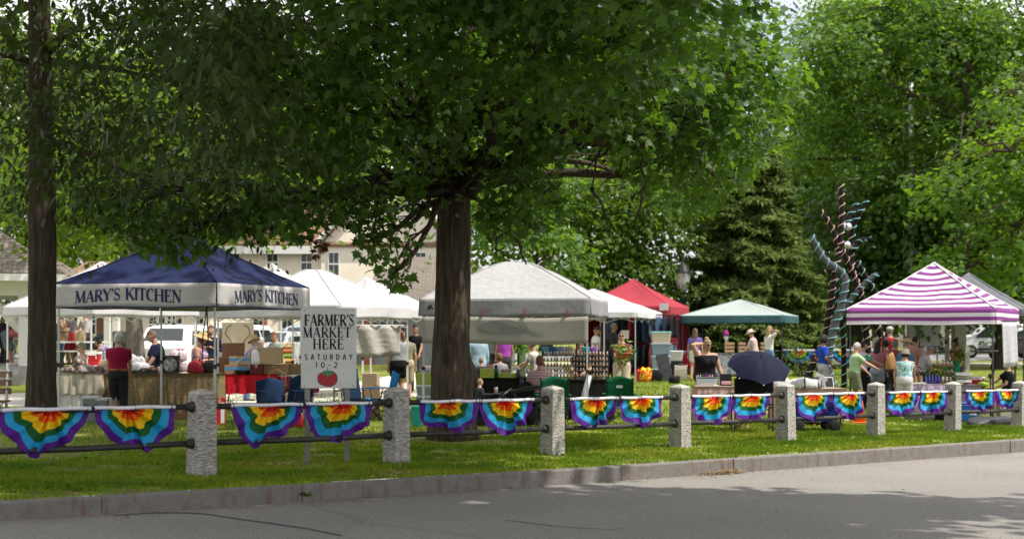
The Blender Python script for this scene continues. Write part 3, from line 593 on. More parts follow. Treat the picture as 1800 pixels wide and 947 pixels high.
# cream two storey house
Yh = 86.0; px2x = lambda px: (px - 900) * Yh / F; z2 = lambda py: EYE - (py - HY) * Yh / F
hr, w = house('clapboard_house', 'large cream clapboard house with brown roof and tall narrow windows behind the tents', px2x(375), px2x(800), Yh, 10, z2(425) - .5, M_cream)
cx = (px2x(375) + px2x(800)) / 2; gz = hr.location.z; ev = z2(425) - gz
roof(hr, [(-w - .4, -.5, ev - .25), (w + .4, -.5, ev - .25), (w + .4, 5, ev + 3.6), (-w - .4, 5, ev + 3.6), (w + .4, 10.5, ev - .25), (-w - .4, 10.5, ev - .25)], [(0, 1, 2, 3), (3, 2, 4, 5)], M_broof)
MB().box(-w - .3, px2x(560) - cx, -.55, -.3, ev - .75, ev - .27).build('eave_board', M_wtrim, hr)
gl, gr, gt = px2x(566) - cx, px2x(800) - cx, z2(300) - gz
m = MB(); gm = (gl + gr) / 2; m.add([(gl, -.35, -.3), (gr, -.35, -.3), (gr, -.35, ev - .2), (gm, -.35, gt), (gl, -.35, ev - .2), (gl, 1, -.3), (gr, 1, -.3), (gr, 1, ev - .2), (gm, 5, gt), (gl, 1, ev - .2)], [(0, 1, 2, 3, 4), (1, 6, 7, 2), (5, 0, 4, 9)]); m.build('gable_wall', M_cream, hr)
roof(hr, [(gl - .35, -.7, ev - .42), (gm, -.7, gt + .2), (gm, 6, gt + .2), (gl - .35, 2, ev - .42), (gr + .35, -.7, ev - .42), (gr + .35, 2, ev - .42)], [(0, 1, 2, 3), (1, 4, 5, 2)], M_broof)
m = MB(); m.tube([(gl - .4, -.75, ev - .3), (gm, -.75, gt + .3)], .14, 4); m.tube([(gm, -.75, gt + .3), (gr + .4, -.75, ev - .3)], .14, 4); m.build('rake_board', M_wtrim, hr)
for px in (412, 479, 539): window(hr, px2x(px) - cx, z2(478) - gz, .62, z2(444) - z2(478), 0)
for px in (588, 740): window(hr, px2x(px) - cx, z2(484) - gz, .58, z2(445) - z2(484), -.35)
for px in (395, 455, 505): window(hr, px2x(px) - cx, z2(600) - gz, .62, 1.5, 0)
m = MB(); m.box(px2x(462) - cx, px2x(470) - cx, -.25, 0, -.2, 3.2); m.build('brick_pier', M_brick, hr)
# low cream house at left
Yh = 68.0
hr, w = house('cream_bungalow', 'low cream sided house with white columns seen under the navy canopy', px2x(60), px2x(372), Yh, 7, 3.0, M_cream); cx = (px2x(60) + px2x(372)) / 2; gz = hr.location.z
roof(hr, [(-w - .4, -.5, 2.9), (w + .4, -.5, 2.9), (w - 1.5, 3.5, 4.9), (-w + 1.5, 3.5, 4.9), (w + .4, 7.5, 2.9), (-w - .4, 7.5, 2.9)], [(0, 1, 2, 3), (3, 2, 4, 5), (1, 4, 2), (0, 3, 5)], M_broof)
for px in (128, 148, 160, 270, 285, 300, 312, 350): window(hr, px2x(px) - cx, 1.35 if px < 200 else 1.2, .42, .95 if px < 200 else 1.2, 0)
for px in (208, 112): MB().box(px2x(px) - cx - .22, px2x(px) - cx + .22, -.9, -.46, -.3, 2.85).build('column', M_wtrim, hr)
MB().box(px2x(183) - cx - .35, px2x(183) - cx + .35, -.05, .02, -.1, 2.1).build('door', mat('brown_door', (.2, .1, .06), .6), hr)
# grey hip roofed wing
Yh = 64.0
hr, w = house('grey_cottage', 'grey single storey building with shingled hip roof behind the thick trunk', px2x(610), px2x(905), Yh, 8, 2.9, M_greyside); cx = (px2x(610) + px2x(905)) / 2; gz = hr.location.z; zt = z2(447) - gz
roof(hr, [(-w - .4, -.5, 2.75), (w + .4, -.5, 2.75), (w - 2.2, 3.6, zt), (-w + 2.4, 3.6, zt), (w + .4, 8.5, 2.75), (-w - .4, 8.5, 2.75)], [(0, 1, 2, 3), (3, 2, 4, 5), (1, 4, 2), (0, 3, 5)], M_groof)
for px in (668, 703, 760, 890): window(hr, px2x(px) - cx, 1.1, .6, 1.2, 0)
MB().box(px2x(640) - cx, px2x(655) - cx, -.15, 0, -.2, 2.6).build('brick_pier', M_brick, hr)
# low shop building at right
Yh = 112.0
hr, w = house('shop_building', 'long low pale shop building with green sign boards far behind the striped canopy', px2x(1440), px2x(1860), Yh, 12, 5.6, mat('pale_render', (.42, .39, .34), .9, (.48, .45, .4), 1))
cx = (px2x(1440) + px2x(1860)) / 2; gz = hr.location.z
roof(hr, [(-w - .5, -1, 5.5), (w + .5, -1, 5.5), (w + .5, 13, 6.4), (-w - .5, 13, 6.4)], [(0, 1, 2, 3)], M_groof)
M_green = mat('green_sign_paint', (.02, .22, .10), .5)
for px, ww in ((1506, 3.0), (1668, 3.4)):
    MB().box(-ww / 2, ww / 2, -.12, 0, 0, 1.0).build('sign_board', M_green, hr).location = (px2x(px) - cx, -.02, 2.6)
for px in (1485, 1513, 1530, 1568, 1640, 1700, 1740): window(hr, px2x(px) - cx, .8, 1.0, 1.5, 0)
for px in (1500, 1523, 1545): MB().box(px2x(px) - cx - .18, px2x(px) - cx + .18, -.9, -.5, -.3, 5.4).build('column', M_wtrim, hr)
# gazebo -------------------------------------------------------------
GA, GB = Vector((-.955, -.295, 0)), Vector((-.295, .955, 0)); GP = Vector((-15.1, 44.0, 0)); GS = 5.4; gcc = GP + (GA + GB) * GS / 2; g0 = float(G(-17.1, 47)); dk = .52
gaz = empty('gazebo', (gcc.x, gcc.y, g0), math.atan2(-GA.y, -GA.x), 'white open gazebo with grey brown shingled hip roof at left edge', 'gazebo'); hs = GS / 2; ez = 3.30; oh = hs + 1.2
MB().box(-hs - .35, hs + .9, -hs - .35, hs + .35, -.3, dk).build('platform', mat('grey_deck', (.3, .29, .27), .9, (.36, .35, .32), 4), gaz); MB().box(-hs + .5, hs + 1.25, -hs - .8, -hs - .352, -.3, dk * .5).build('step', MATS['grey_deck'], gaz)
roof(gaz, [(-oh, -oh, ez), (oh, -oh, ez), (oh, oh, ez), (-oh, oh, ez), (0, 0, 6.1)], [(0, 1, 4), (1, 2, 4), (2, 3, 4), (3, 0, 4)], M_groof, .1)
m = MB()
for k in range(4): m.box(-oh - .03, oh + .0, -oh - .04, -oh, ez - .2, ez + .01, T(0, 0, 0, k * PI / 2))
m.build('fascia', M_wtrim, gaz); m = MB()
for k in range(4): m.box(-hs - .11, hs - .112, -hs - .11, -hs + .11, ez - .62, ez - .2, T(0, 0, 0, k * PI / 2))
m.build('beam', M_wtrim, gaz); MB().box(-oh + .02, oh - .02, -oh + .02, oh - .02, ez - .2, ez - .17).build('soffit', M_wtrim, gaz)
for k in range(4):
    for xx in ((-hs, 0) if k != 0 else (-hs,)):
        M_ = T(0, 0, 0, k * PI / 2); MB().box(xx - .16, xx + .16, -hs - .16, -hs + .16, dk, ez - .62, M_).build('post', M_wtrim, gaz)
        mb = MB(); sd = (1, -1) if xx == 0 else (1,)
        for sg in sd: mb.tube([M_ @ Vector((xx + sg * .05, -hs, ez - 1.75)), M_ @ Vector((xx + sg * .32, -hs, ez - 1.45)), M_ @ Vector((xx + sg * .75, -hs, ez - .95)), M_ @ Vector((xx + sg * 1.05, -hs, ez - .66))], .13, 4)
        if xx == -hs: mb.tube([M_ @ Vector((xx, -hs + .05, ez - 1.75)), M_ @ Vector((xx, -hs + .32, ez - 1.45)), M_ @ Vector((xx, -hs + .75, ez - .95)), M_ @ Vector((xx, -hs + 1.05, ez - .66))], .13, 4)
        mb.build('bracket', M_wtrim, gaz)
for k in (1, 2):
    M_ = T(0, 0, 0, k * PI / 2)
    for a in (-hs, 0):
        if k == 1 and a == -hs: continue
        mb = MB()
        for zz in (.15, .85): mb.tube([M_ @ Vector((a + .16, -hs, dk + zz)), M_ @ Vector((a + hs - .16, -hs, dk + zz))], .045, 4)
        for t in np.linspace(.1, .9, 10): mb.tube([M_ @ Vector((a + hs * t, -hs, dk + .15)), M_ @ Vector((a + hs * t, -hs, dk + .85))], .025, 4)
        mb.build('railing', M_wtrim, gaz)
p = gp(128, 58); hut = empty('roofed_shelter', p, 0, 'low shelter with dark grey hip roof just right of the leftmost trunk', 'shelter')
roof(hut, [(-2.9, -2, 3.05), (1.1, -2, 3.05), (-.9, 0, 4.55), (1.1, 2, 3.05), (-2.9, 2, 3.05)], [(0, 1, 2), (1, 3, 2), (3, 4, 2), (4, 0, 2)], M_groof, .1)
for x, y in ((-2.7, -1.8), (.9, -1.8), (.9, 1.8), (-2.7, 1.8)): MB().box(x - .12, x + .12, y - .12, y + .12, 0, 3.05).build('post', M_wtrim, hut)
# street furniture behind ------------------------------------------------
p = gp(1200, 56); lamp = empty('street_lamp', p, 0, 'black post lamp with glass lantern beside the red canopy', 'street lamp')
M_lampm = mat('lamp_black', (.015, .02, .02), .45)
hl = (EYE + (590 - 520) * 56 / F - p.z) / 1.27; lamp.scale = (1.27, 1.27, 1.27)
MB().lathe([(.2, 0), (.2, .25), (.12, .4), (.08, .9), (.065, 1.2), (.05, hl - .1), (.09, hl - .05), (.06, hl), (.1, hl + .08), (.14, hl + .2)], 14).build('pole', M_lampm, lamp, True)
MB().lathe([(.13, hl + .21), (.2, hl + .4), (.24, hl + .66), (.235, hl + .7)], 8).build('lantern', mat('lantern_glass', (.42, .43, .42), .15, spec=.7), lamp)
m = MB().lathe([(.27, hl + .7), (.25, hl + .76), (.17, hl + .93), (.06, hl + 1.02), (.03, hl + 1.16), (.045, hl + 1.2), (.01, hl + 1.32)], 12)
for k in range(8): a = k * PI / 4; m.tube([(.14 * math.cos(a), .14 * math.sin(a), hl + .21), (.25 * math.cos(a), .25 * math.sin(a), hl + .71)], .012, 4)
m.build('lantern_cap', M_lampm, lamp)
p = gp(1601, 60); fp = empty('flagpole', p, 0, 'tall grey metal pole rising behind the striped canopy', 'pole'); M_galv = mat('galvanised', (.38, .39, .39), .5, (.44, .45, .45), 5, metal=.3)
MB().tube([(0, 0, 0), (0, 0, 5), (0, 0, 12)], (.17, .15, .11), 14).build('shaft', M_galv, fp, True); MB().tube([(-.32, 0, 1), (-.3, 0, 11.5)], .012, 5).build('halyard', M_wtrim, fp); MB().box(-.3, .3, -.3, .3, -.02, .06).build('base_plate', M_galv, fp)
p = gp(1613, 66); b = empty('utility_pole', p, 0, 'broad grey column standing behind shoppers under the striped canopy', 'pole'); MB().tube([(0, 0, 0), (0, 0, 3.0)], (.42, .40), 14, cap=True).build('shaft', M_galv, b, True); MB().box(-.12, .12, -.46, -.4, 1.2, 1.7).build('access_cover', M_dark, b)
p = gp(1634, 62); b = empty('utility_cabinet', p, 0, 'grey sheet metal sign back on two posts behind the canopy', 'cabinet'); MB().box(-.42, .42, -.05, .05, .85, 2.15, bev=.02).build('panel', M_galv, b)
for x in (-.36, .36): MB().box(x - .03, x + .03, .052, .11, 0, 2.2).build('leg', M_galv, b)
for px, lab in ((1685, 'pale square post standing left of the parked cars'), (1665, 'slim pale signpost near the green shop sign')):
    p = gp(px, 64); b = empty('wooden_post', p, 0, lab, 'post'); r = .27 if px == 1685 else .09
    MB().box(-r, r, -r, r, 0, 2.9, bev=.02).build('shaft', mat('pale_post', (.42, .38, .29), .8, (.36, .33, .26), 5, stretch=(1, 1, .2)), b); MB().box(-r - .03, r + .03, -r - .03, r + .03, 2.9, 2.96).build('cap', M_galv, b)
# cars -------------------------------------------------------------------
M_tyre = mat('tyre', (.015, .015, .015), .8); M_rim = mat('wheel_rim', (.5, .5, .5), .3, metal=.8); M_lens = mat('lamp_lens', (.6, .6, .58), .1, spec=.7); M_red = mat('red_lens', (.35, .01, .01), .2)
def car(name, label, px, Y, rz, paint, kind='suv', s=1.0):
    b = gp(px, Y); c = empty(name, b, rz, label, 'pickup' if kind == 'pickup' else 'car', 'cars parked behind the park'); hs = {'suv': 1.72, 'sedan': 1.45, 'pickup': 1.8}[kind]
    prof = {'suv': [(-2.3, .35), (-2.32, .95), (-2.15, 1.1), (-1.7, hs - .08), (-1.2, hs), (.5, hs), (.75, hs - .08), (1.35, 1.08), (2.15, .95), (2.32, .8), (2.33, .35)],
            'sedan': [(-2.25, .35), (-2.27, .9), (-1.7, 1.0), (-1.05, hs - .03), (-.5, hs), (.2, hs - .02), (1.1, .98), (2.05, .85), (2.25, .7), (2.27, .35)],
            'pickup': [(-2.7, .5), (-2.72, 1.15), (-.75, 1.15), (-.65, hs - .08), (-.3, hs), (.6, hs), (.85, hs - .06), (1.4, 1.15), (2.5, 1.1), (2.65, .9), (2.65, .5)]}[kind]
    rings = []
    for y, f in ((-.9, .0), (-.86, .04), (-.4, .07), (.4, .07), (.86, .04), (.9, .0)):
        rings.append([(x, y * (1 - .16 * max(0, (z - 1.0) / .8)), z + f * (z > 1)) for x, z in prof])
    MB().loft(rings).build('body', paint, c)
    x0, x1 = {'suv': (-1.75, 1.1), 'sedan': (-1.3, .85), 'pickup': (-.55, 1.2)}[kind]
    for sy in (-1, 1):
        pts = [(x0 + .12, 1.09), (x0 + .4, hs - .14), (x1 - .62, hs - .14), (x1, 1.09)]; y_ = lambda z: sy * (.915 * (1 - .16 * (z - 1.0) / .8))
        m = MB(); mid = (x0 + x1) / 2
        for a, d in ((0, .47), (.53, 1)):
            lx_ = lambda t: (pts[0][0] * (1 - t) + pts[3][0] * t, 1.09); ux_ = lambda t: (pts[1][0] * (1 - t) + pts[2][0] * t, hs - .14)
            q = [lx_(a), lx_(d), ux_(d), ux_(a)]; m.add([(x, y_(z), z) for x, z in q] + [(x, y_(z) - sy * .03, z) for x, z in q], [(0, 1, 2, 3), (7, 6, 5, 4), (0, 4, 5, 1), (1, 5, 6, 2), (2, 6, 7, 3), (3, 7, 4, 0)])
        m.build('side_window', M_glass, c)
    for nm, a, bb in (('windscreen', prof[-5] if kind != 'sedan' else prof[5], prof[-4] if kind != 'sedan' else prof[6]), ('rear_window', prof[2] if kind != 'pickup' else prof[2], prof[3])):
        A = Vector((a[0], 0, a[1])); D = Vector((bb[0], 0, bb[1])); dd = D - A; nn = Vector((dd.z, 0, -dd.x)).normalized(); nn = nn if nn.z > 0 else -nn
        up = Vector((0, 0, .07)); A2 = A + dd * .12 + nn * .012 + up; D2 = A + dd * .9 + nn * .012 + up * (.0 if D.z < 1.1 else 1)
        if A.z < D.z: A2, D2 = D2, A2
        MB().add([(A2.x, -.62, A2.z), (A2.x, .62, A2.z), (D2.x, .72, D2.z), (D2.x, -.72, D2.z)] + [(v[0] - nn.x * .05, v[1], v[2] - nn.z * .05) for v in ((A2.x, -.62, A2.z), (A2.x, .62, A2.z), (D2.x, .72, D2.z), (D2.x, -.72, D2.z))], [(0, 1, 2, 3), (7, 6, 5, 4), (0, 4, 5, 1), (1, 5, 6, 2), (2, 6, 7, 3), (3, 7, 4, 0)]).build(nm, M_glass, c)
    xe = prof[-1][0]
    for sy in (-1, 1):
        MB().box(xe - .1, xe + .015, sy * .68 - .17, sy * .68 + .17, .68, .84, bev=.02).build('headlight', M_lens, c)
        MB().box(-xe - .02, -xe + .1, sy * .72 - .12, sy * .72 + .12, .72, .95, bev=.02).build('tail_light', M_red, c)
        for wx in (-1.4, 1.4):
            w_ = MB().lathe([(.2, -.11), (.33, -.11), (.35, -.05), (.35, .05), (.33, .11), (.2, .11)], 20, T(0, 0, 0, 0, PI / 2)).build('wheel', M_tyre, c, True); w_.location = (wx, sy * .82, .35)
            MB().lathe([(.02, -.125), (.2, -.115), (.21, -.1), (.21, .1), (.2, .115), (.02, .125)], 14, T(0, 0, 0, 0, PI / 2)).build('rim', M_rim, w_)
    for xa in (-xe + .015, xe - .015): MB().box(xa - .065, xa + .065, -.85, .85, .36, .6, bev=.02).build('bumper', M_tyre, c)
    c.scale = (s, s, s); return c
paint = lambda n_, c: mat(n_, c, .25, spec=.6)
P_white, P_tan, P_grey, P_silver, P_black = paint('white_paint', (.75, .76, .76)), paint('bronze_paint', (.20, .165, .14)), paint('grey_paint', (.1, .11, .12)), paint('silver_paint', (.5, .52, .53)), paint('black_paint', (.02, .02, .023))
car('parked_car', 'white suv parked behind the woman in straw hat', 326, 52, 1.42, P_white)
car('parked_car', 'grey car partly hidden behind the white suv', 372, 57, 1.2, P_grey, 'sedan')
car('parked_car', 'white car parked behind the tall card stand', 432, 58, 1.3, P_white, 'suv')
car('parked_car', 'silver car parked behind the fruit stall at centre left', 505, 60, 1.2, P_silver, 'sedan')
car('parked_car', 'pale blue grey car parked behind the farmers market board', 560, 62, 1.3, paint('blue_grey_paint', (.35, .42, .47)), 'suv')
car('parked_car', 'bronze suv parked in front of the pale shop', 1705, 90, PI, P_tan)
car('parked_car', 'white pickup facing left beside the bronze suv', 1752, 76, PI * .93, P_white, 'pickup')
car('parked_car', 'white van like car at the far right edge', 1810, 92, PI, P_white)
car('parked_car', 'dark car at right edge behind the hanging white sheet', 1808, 72, PI, P_black, 'sedan')
car('parked_car', 'black car partly behind the navy canopy person at left', 226, 62, .3, P_black, 'sedan')
# ================================================================== FENCE, FLAGS, SIGN
M_gran = mat('tooled_granite', (.30, .285, .26), .9, (.46, .44, .40), 7, 0, detail=7, contrast=.9)
n = M_gran.node_tree.nodes; L = M_gran.node_tree.links
tc = n.new('ShaderNodeTexCoord'); mp = n.new('ShaderNodeMapping'); mp.inputs['Scale'].default_value = (15, 15, 66); L.new(tc.outputs['Object'], mp.inputs[0])
tn = n.new('ShaderNodeTexNoise'); tn.inputs['Scale'].default_value = 1.0; tn.inputs['Detail'].default_value = 5; tn.inputs['Distortion'].default_value = .5; L.new(mp.outputs[0], tn.inputs[0])
rr = ramp(M_gran, [(.36, (.66, .64, .61)), (.50, (1, 1, 1))], tn.outputs['Fac'], False); mx = n.new('ShaderNodeMix'); mx.data_type = 'RGBA'; mx.blend_type = 'MULTIPLY'; mx.inputs[0].default_value = .9
s_ = n['Principled BSDF'].inputs['Base Color'].links[0].from_socket; L.new(s_, mx.inputs[6]); L.new(rr.outputs[0], mx.inputs[7]); L.new(mx.outputs[2], n['Principled BSDF'].inputs['Base Color'])
bp = n.new('ShaderNodeBump'); bp.inputs['Strength'].default_value = 1; bp.inputs['Distance'].default_value = .03; L.new(rr.outputs[0], bp.inputs['Height']); L.new(bp.outputs[0], n['Principled BSDF'].inputs['Normal'])
M_cap = mat('smooth_granite', (.33, .31, .28), .9, (.45, .43, .4), 14, .2, 60)
M_rail = mat('black_iron_rail', (.02, .019, .018), .5, (.035, .03, .027), 12, .3, 60, spec=.4)
FA = math.atan2(U[1], U[0])
def fpos(i): x, y = -3.56 + 2.07 * i, 16.3 + 2.05 * i; return Vector((x, y, float(G(x, y))))
f0 = fpos(0); fence = empty('park_fence', f0, 0, 'tooled granite post fence with two black iron rails along the park edge', 'fence')
def post_mesh(j):
    mb = MB(); rings = []; hw = .118; r_ = random.Random(j)
    for k in range(44):
        z = -.15 + (1.09) * k / 43; t = max(0, z); h = hw * (1.08 - .10 * t); ring = []
        for (sx, sy) in ((1, -1), (1, 1), (-1, 1), (-1, -1)):
            for q in range(6):
                f = -1 + 2 * q / 6
                x, y = {(1, -1): (1, f), (1, 1): (-f, 1), (-1, 1): (-1, -f), (-1, -1): (f, -1)}[(sx, sy)]
                e = 0 if q == 0 else r_.uniform(-.004, .002)
                ring.append((x * (h + (e if abs(x) == 1 else 0)), y * (h + (e if abs(y) == 1 else 0)), z + (0 if k in (0, 43) else r_.uniform(-.004, .004))))
        rings.append(ring)
    mb.loft(rings); return mb
for i in range(-1, 9):
    p = fpos(i) - f0; post = post_mesh(i).build('stone_post', M_gran, fence); post.location = p; post.rotation_euler = (random.uniform(-.018, .018), random.uniform(-.018, .018), FA + random.uniform(-.05, .05))
    h = .117; MB().add([(-h, -h, .94), (h, -h, .94), (h, h, .94), (-h, h, .94), (-h * .86, -h * .86, .962), (h * .86, -h * .86, .962), (h * .86, h * .86, .962), (-h * .86, h * .86, .962), (0, 0, 1.0)], [(0, 1, 5, 4), (1, 2, 6, 5), (2, 3, 7, 6), (3, 0, 4, 7), (4, 5, 8), (5, 6, 8), (6, 7, 8), (7, 4, 8)]).build('post_cap', M_cap, post)
RH = (.79, .375)
for i in range(-1, 8):
    a, b = fpos(i) - f0, fpos(i + 1) - f0; d = (b - a).normalized()
    for zh in RH:
        up = Vector((0, 0, zh)); r_ = MB().tube([a + up + d * .13, a.lerp(b, .5) + up - Vector((0, 0, .01)), b + up - d * .13], .036, 10).build('rail', M_rail, fence, True)
        for e, sg in ((a, 1), (b, -1)):
            q = e + up + d * sg * .118; MB().tube([q, q + d * sg * .02, q + d * sg * .022, q + d * sg * .07, q + d * sg * .09], (.066, .066, .052, .05, .036), 12).build('collar', M_rail, r_, True)
# rainbow fan flags ---------------------------------------------------
def flag_material():
    m = bpy.data.materials.new('rainbow_cloth'); m.use_nodes = True; n = m.node_tree.nodes; L = m.node_tree.links; p = n['Principled BSDF']; p.inputs['Roughness'].default_value = .6; p.inputs['Specular IOR Level'].default_value = .2
    uv = n.new('ShaderNodeUVMap'); sx = n.new('ShaderNodeSeparateXYZ'); L.new(uv.outputs[0], sx.inputs[0])
    r = ramp(m, [(0, (.62, .02, .015)), (.21, (.80, .13, .012)), (.34, (.80, .50, .01)), (.51, (.012, .105, .025)), (.67, (.02, .30, .58)), (.84, (.085, .015, .22))], sx.outputs[0])
    L.new(r.outputs[0], p.inputs['Base Color']); tr = n.new('ShaderNodeBsdfTranslucent'); L.new(r.outputs[0], tr.inputs[0]); ms = n.new('ShaderNodeMixShader'); ms.inputs[0].default_value = .3
    L.new(p.outputs[0], ms.inputs[1]); L.new(tr.outputs[0], ms.inputs[2]); L.new(ms.outputs[0], n['Material Output'].inputs[0])
    nz = n.new('ShaderNodeTexNoise'); nz.inputs['Scale'].default_value = 14; tc = n.new('ShaderNodeTexCoord'); L.new(tc.outputs['Object'], nz.inputs[0]); b = n.new('ShaderNodeBump'); b.inputs['Strength'].default_value = .25; b.inputs['Distance'].default_value = .02; L.new(nz.outputs['Fac'], b.inputs['Height']); L.new(b.outputs[0], p.inputs['Normal']); return m
M_flag = flag_material(); M_head = cloth('white_header_tape', (.74, .74, .8)); M_clip = mat('black_tie', (.02, .02, .02), .5)
FLAGS = [  # rail segment, from, to (pixel x of header ends), skew of the hem, lift of the middle fold
    (-1, -8, 157, -.1, .25, -2), (-1, 162, 305, .1, .1, -2), (0, 402, 529, 0, .1, 0), (0, 533, 650, .1, .35, 0), (1, 734, 838, -.15, .45, 4), (1, 839, 934, .05, .2, -4), (2, 998, 1083, -.1, .2, 0), (2, 1087, 1161, -.25, .3, 0),
    (3, 1212, 1283, -.3, .1, 0), (3, 1285, 1349, .05, .25, -3), (4, 1396, 1459, -.15, .5, 0), (4, 1461, 1515, -.1, .4, 0), (5, 1558, 1612, -.45, .35, 0), (5, 1614, 1662, -.3, .3, 0), (6, 1694, 1745, .1, .5, 0), (6, 1746, 1790, -.2, .4, 0)]
ordn = ['first', 'second', 'third', 'fourth', 'fifth', 'sixth', 'seventh', 'eighth']
def on_rail(px):
    t = (px - 900) / F; x = (-3.56 - 2.07 / 2.05 * 16.3); y = x / (t - 2.07 / 2.05); return Vector((t * y, y, float(G(t * y, y))))
for fi, (seg, a, b, skew, fold, tilt) in enumerate(FLAGS):
    A, Bq = on_rail(a), on_rail(b); d = Bq - A; wd = Vector((d.x, d.y, 0)).length; ang = math.atan2(d.y, d.x); mid = (A + Bq) / 2
    where = 'before the leftmost stone post' if seg < 0 else 'between %s and %s stone posts' % (ordn[seg], ordn[seg + 1])
    root = empty('rainbow_flag', (mid.x, mid.y, mid.z + RH[0]), ang, 'rainbow fan flag, %s of the pair %s' % ('left' if fi % 2 == 0 else 'right', where), 'flag', 'rainbow flags along the fence')
    r_ = random.Random(fi); sl_ = d.z / wd; ph = r_.uniform(0, 6); hw = wd / 2 * .985; dep = .42 * r_.uniform(.95, 1.06); NU, NV = 72, 22; fa = r_.uniform(-.25, .25) + skew * .5; fw = r_.uniform(.14, .22); ph2 = r_.uniform(0, 6); blow = skew
    vs = []; uvs = []; p_ = r_.uniform(.98, 1.22); q_ = r_.uniform(.62, .86); st1, st2 = PI / 2 + fa + r_.uniform(-.1, .1), PI / 2 + fa + r_.choice((-1, 1)) * r_.uniform(.5, .8); a1, a2 = r_.choice((-1, 1)) * r_.uniform(.09, .17), r_.uniform(-.10, .10); cxo = r_.uniform(-.13, .13)
    for j in range(NV + 1):
        r = .03 + .97 * j / NV
        for i in range(NU + 1):
            th = PI * i / NU; c, s = math.cos(th), math.sin(th); env = min(1, s * 2.2)
            k1, k2 = math.tanh((th - st1) / .04), math.tanh((th - st2) / .05); g1, g2 = math.exp(-((th - st1) / .16) ** 2), math.exp(-((th - st2) / .2) ** 2)
            pl = math.cos(th * 12 + ph) * max(.12, 1 - r * .85); stp = (a1 * k1 * math.exp(-((th - st1) / .9) ** 2) + a2 * k2 * math.exp(-((th - st2) / .7) ** 2)) * r; rr_ = r * (1 + .45 * stp)
            bow = fold * math.exp(-((r - .24) / .15) ** 2) * math.exp(-((th - PI / 2 - fa * 1.4) / .55) ** 2)
            x = -math.copysign(abs(c) ** p_, c) * hw * rr_ + cxo * (1 - r) * (1 - r) * hw * 2 + blow * .2 * r * r * s + .018 * math.sin(th * 5 + ph2) * r * env - .03 * (k1 * g1 * r + k2 * g2 * r * .7)
            z = -(s ** q_) * dep * rr_ * (1.06 + .07 * math.sin(th * 3 + ph2) * r + .05 * math.sin(th * 7 + ph) * r) + .06 * bow
            y = -.035 - env * (.055 * pl * min(1, r * 3) + .05 * math.sin(r * 2.2 + th * 1.5 + ph) * r + .085 * g1 * r ** .7 * math.sin((th - st1) * 14 + .8) + .06 * g2 * r * math.sin((th - st2) * 11 + ph) + .03 * math.sin(th * 6 + ph2 + r * 2) * r + .08 * bow + .02 * math.sin(x * 22 + z * 9 + ph) * r)
            vs.append((x, y, z + .018 + x * sl_)); uvs.append(min(.999, max(0, r * 1.02 - .45 * r * stp + (.026 * math.sin(th * 7 + ph2) + .02 * math.sin(th * 4 + ph)) * min(1, r * 2))))
    fs = [(j * (NU + 1) + i, j * (NU + 1) + i + 1, (j + 1) * (NU + 1) + i + 1, (j + 1) * (NU + 1) + i) for j in range(NV) for i in range(NU)]
    mb = MB().add(vs, fs); o = mb.build('fan', M_flag, root, True); ul = o.data.uv_layers.new(name='UVMap')
    ul.data.foreach_set('uv', np.array([(uvs[v], .5) for p in o.data.polygons for v in p.vertices], dtype=np.float32).ravel())
    q = o.modifiers.new('sub', 'SUBSURF'); q.levels = 0; q.render_levels = 1
    hm = MB(); hm.grid(lambda u, v: (-hw * 1.01 + 2 * hw * 1.01 * u, -.042 - .012 * math.sin(v * PI) - .006 * math.sin(u * 17 + ph) , 0.026 - .038 * v + .004 * math.sin(u * 11 + ph) + (-hw + 2 * hw * u) * sl_), 30, 4)
    hm.build('header_band', M_head, root, True, .006)
    for t in (-.93, 0, .93):
        MB().tube([(t * hw + .055 * math.cos(q) * .15, .055 * math.cos(q) , .055 * math.sin(q) + t * hw * sl_) for q in np.linspace(0, 2 * PI, 11)], .0055, 5).build('tie', M_clip, root)
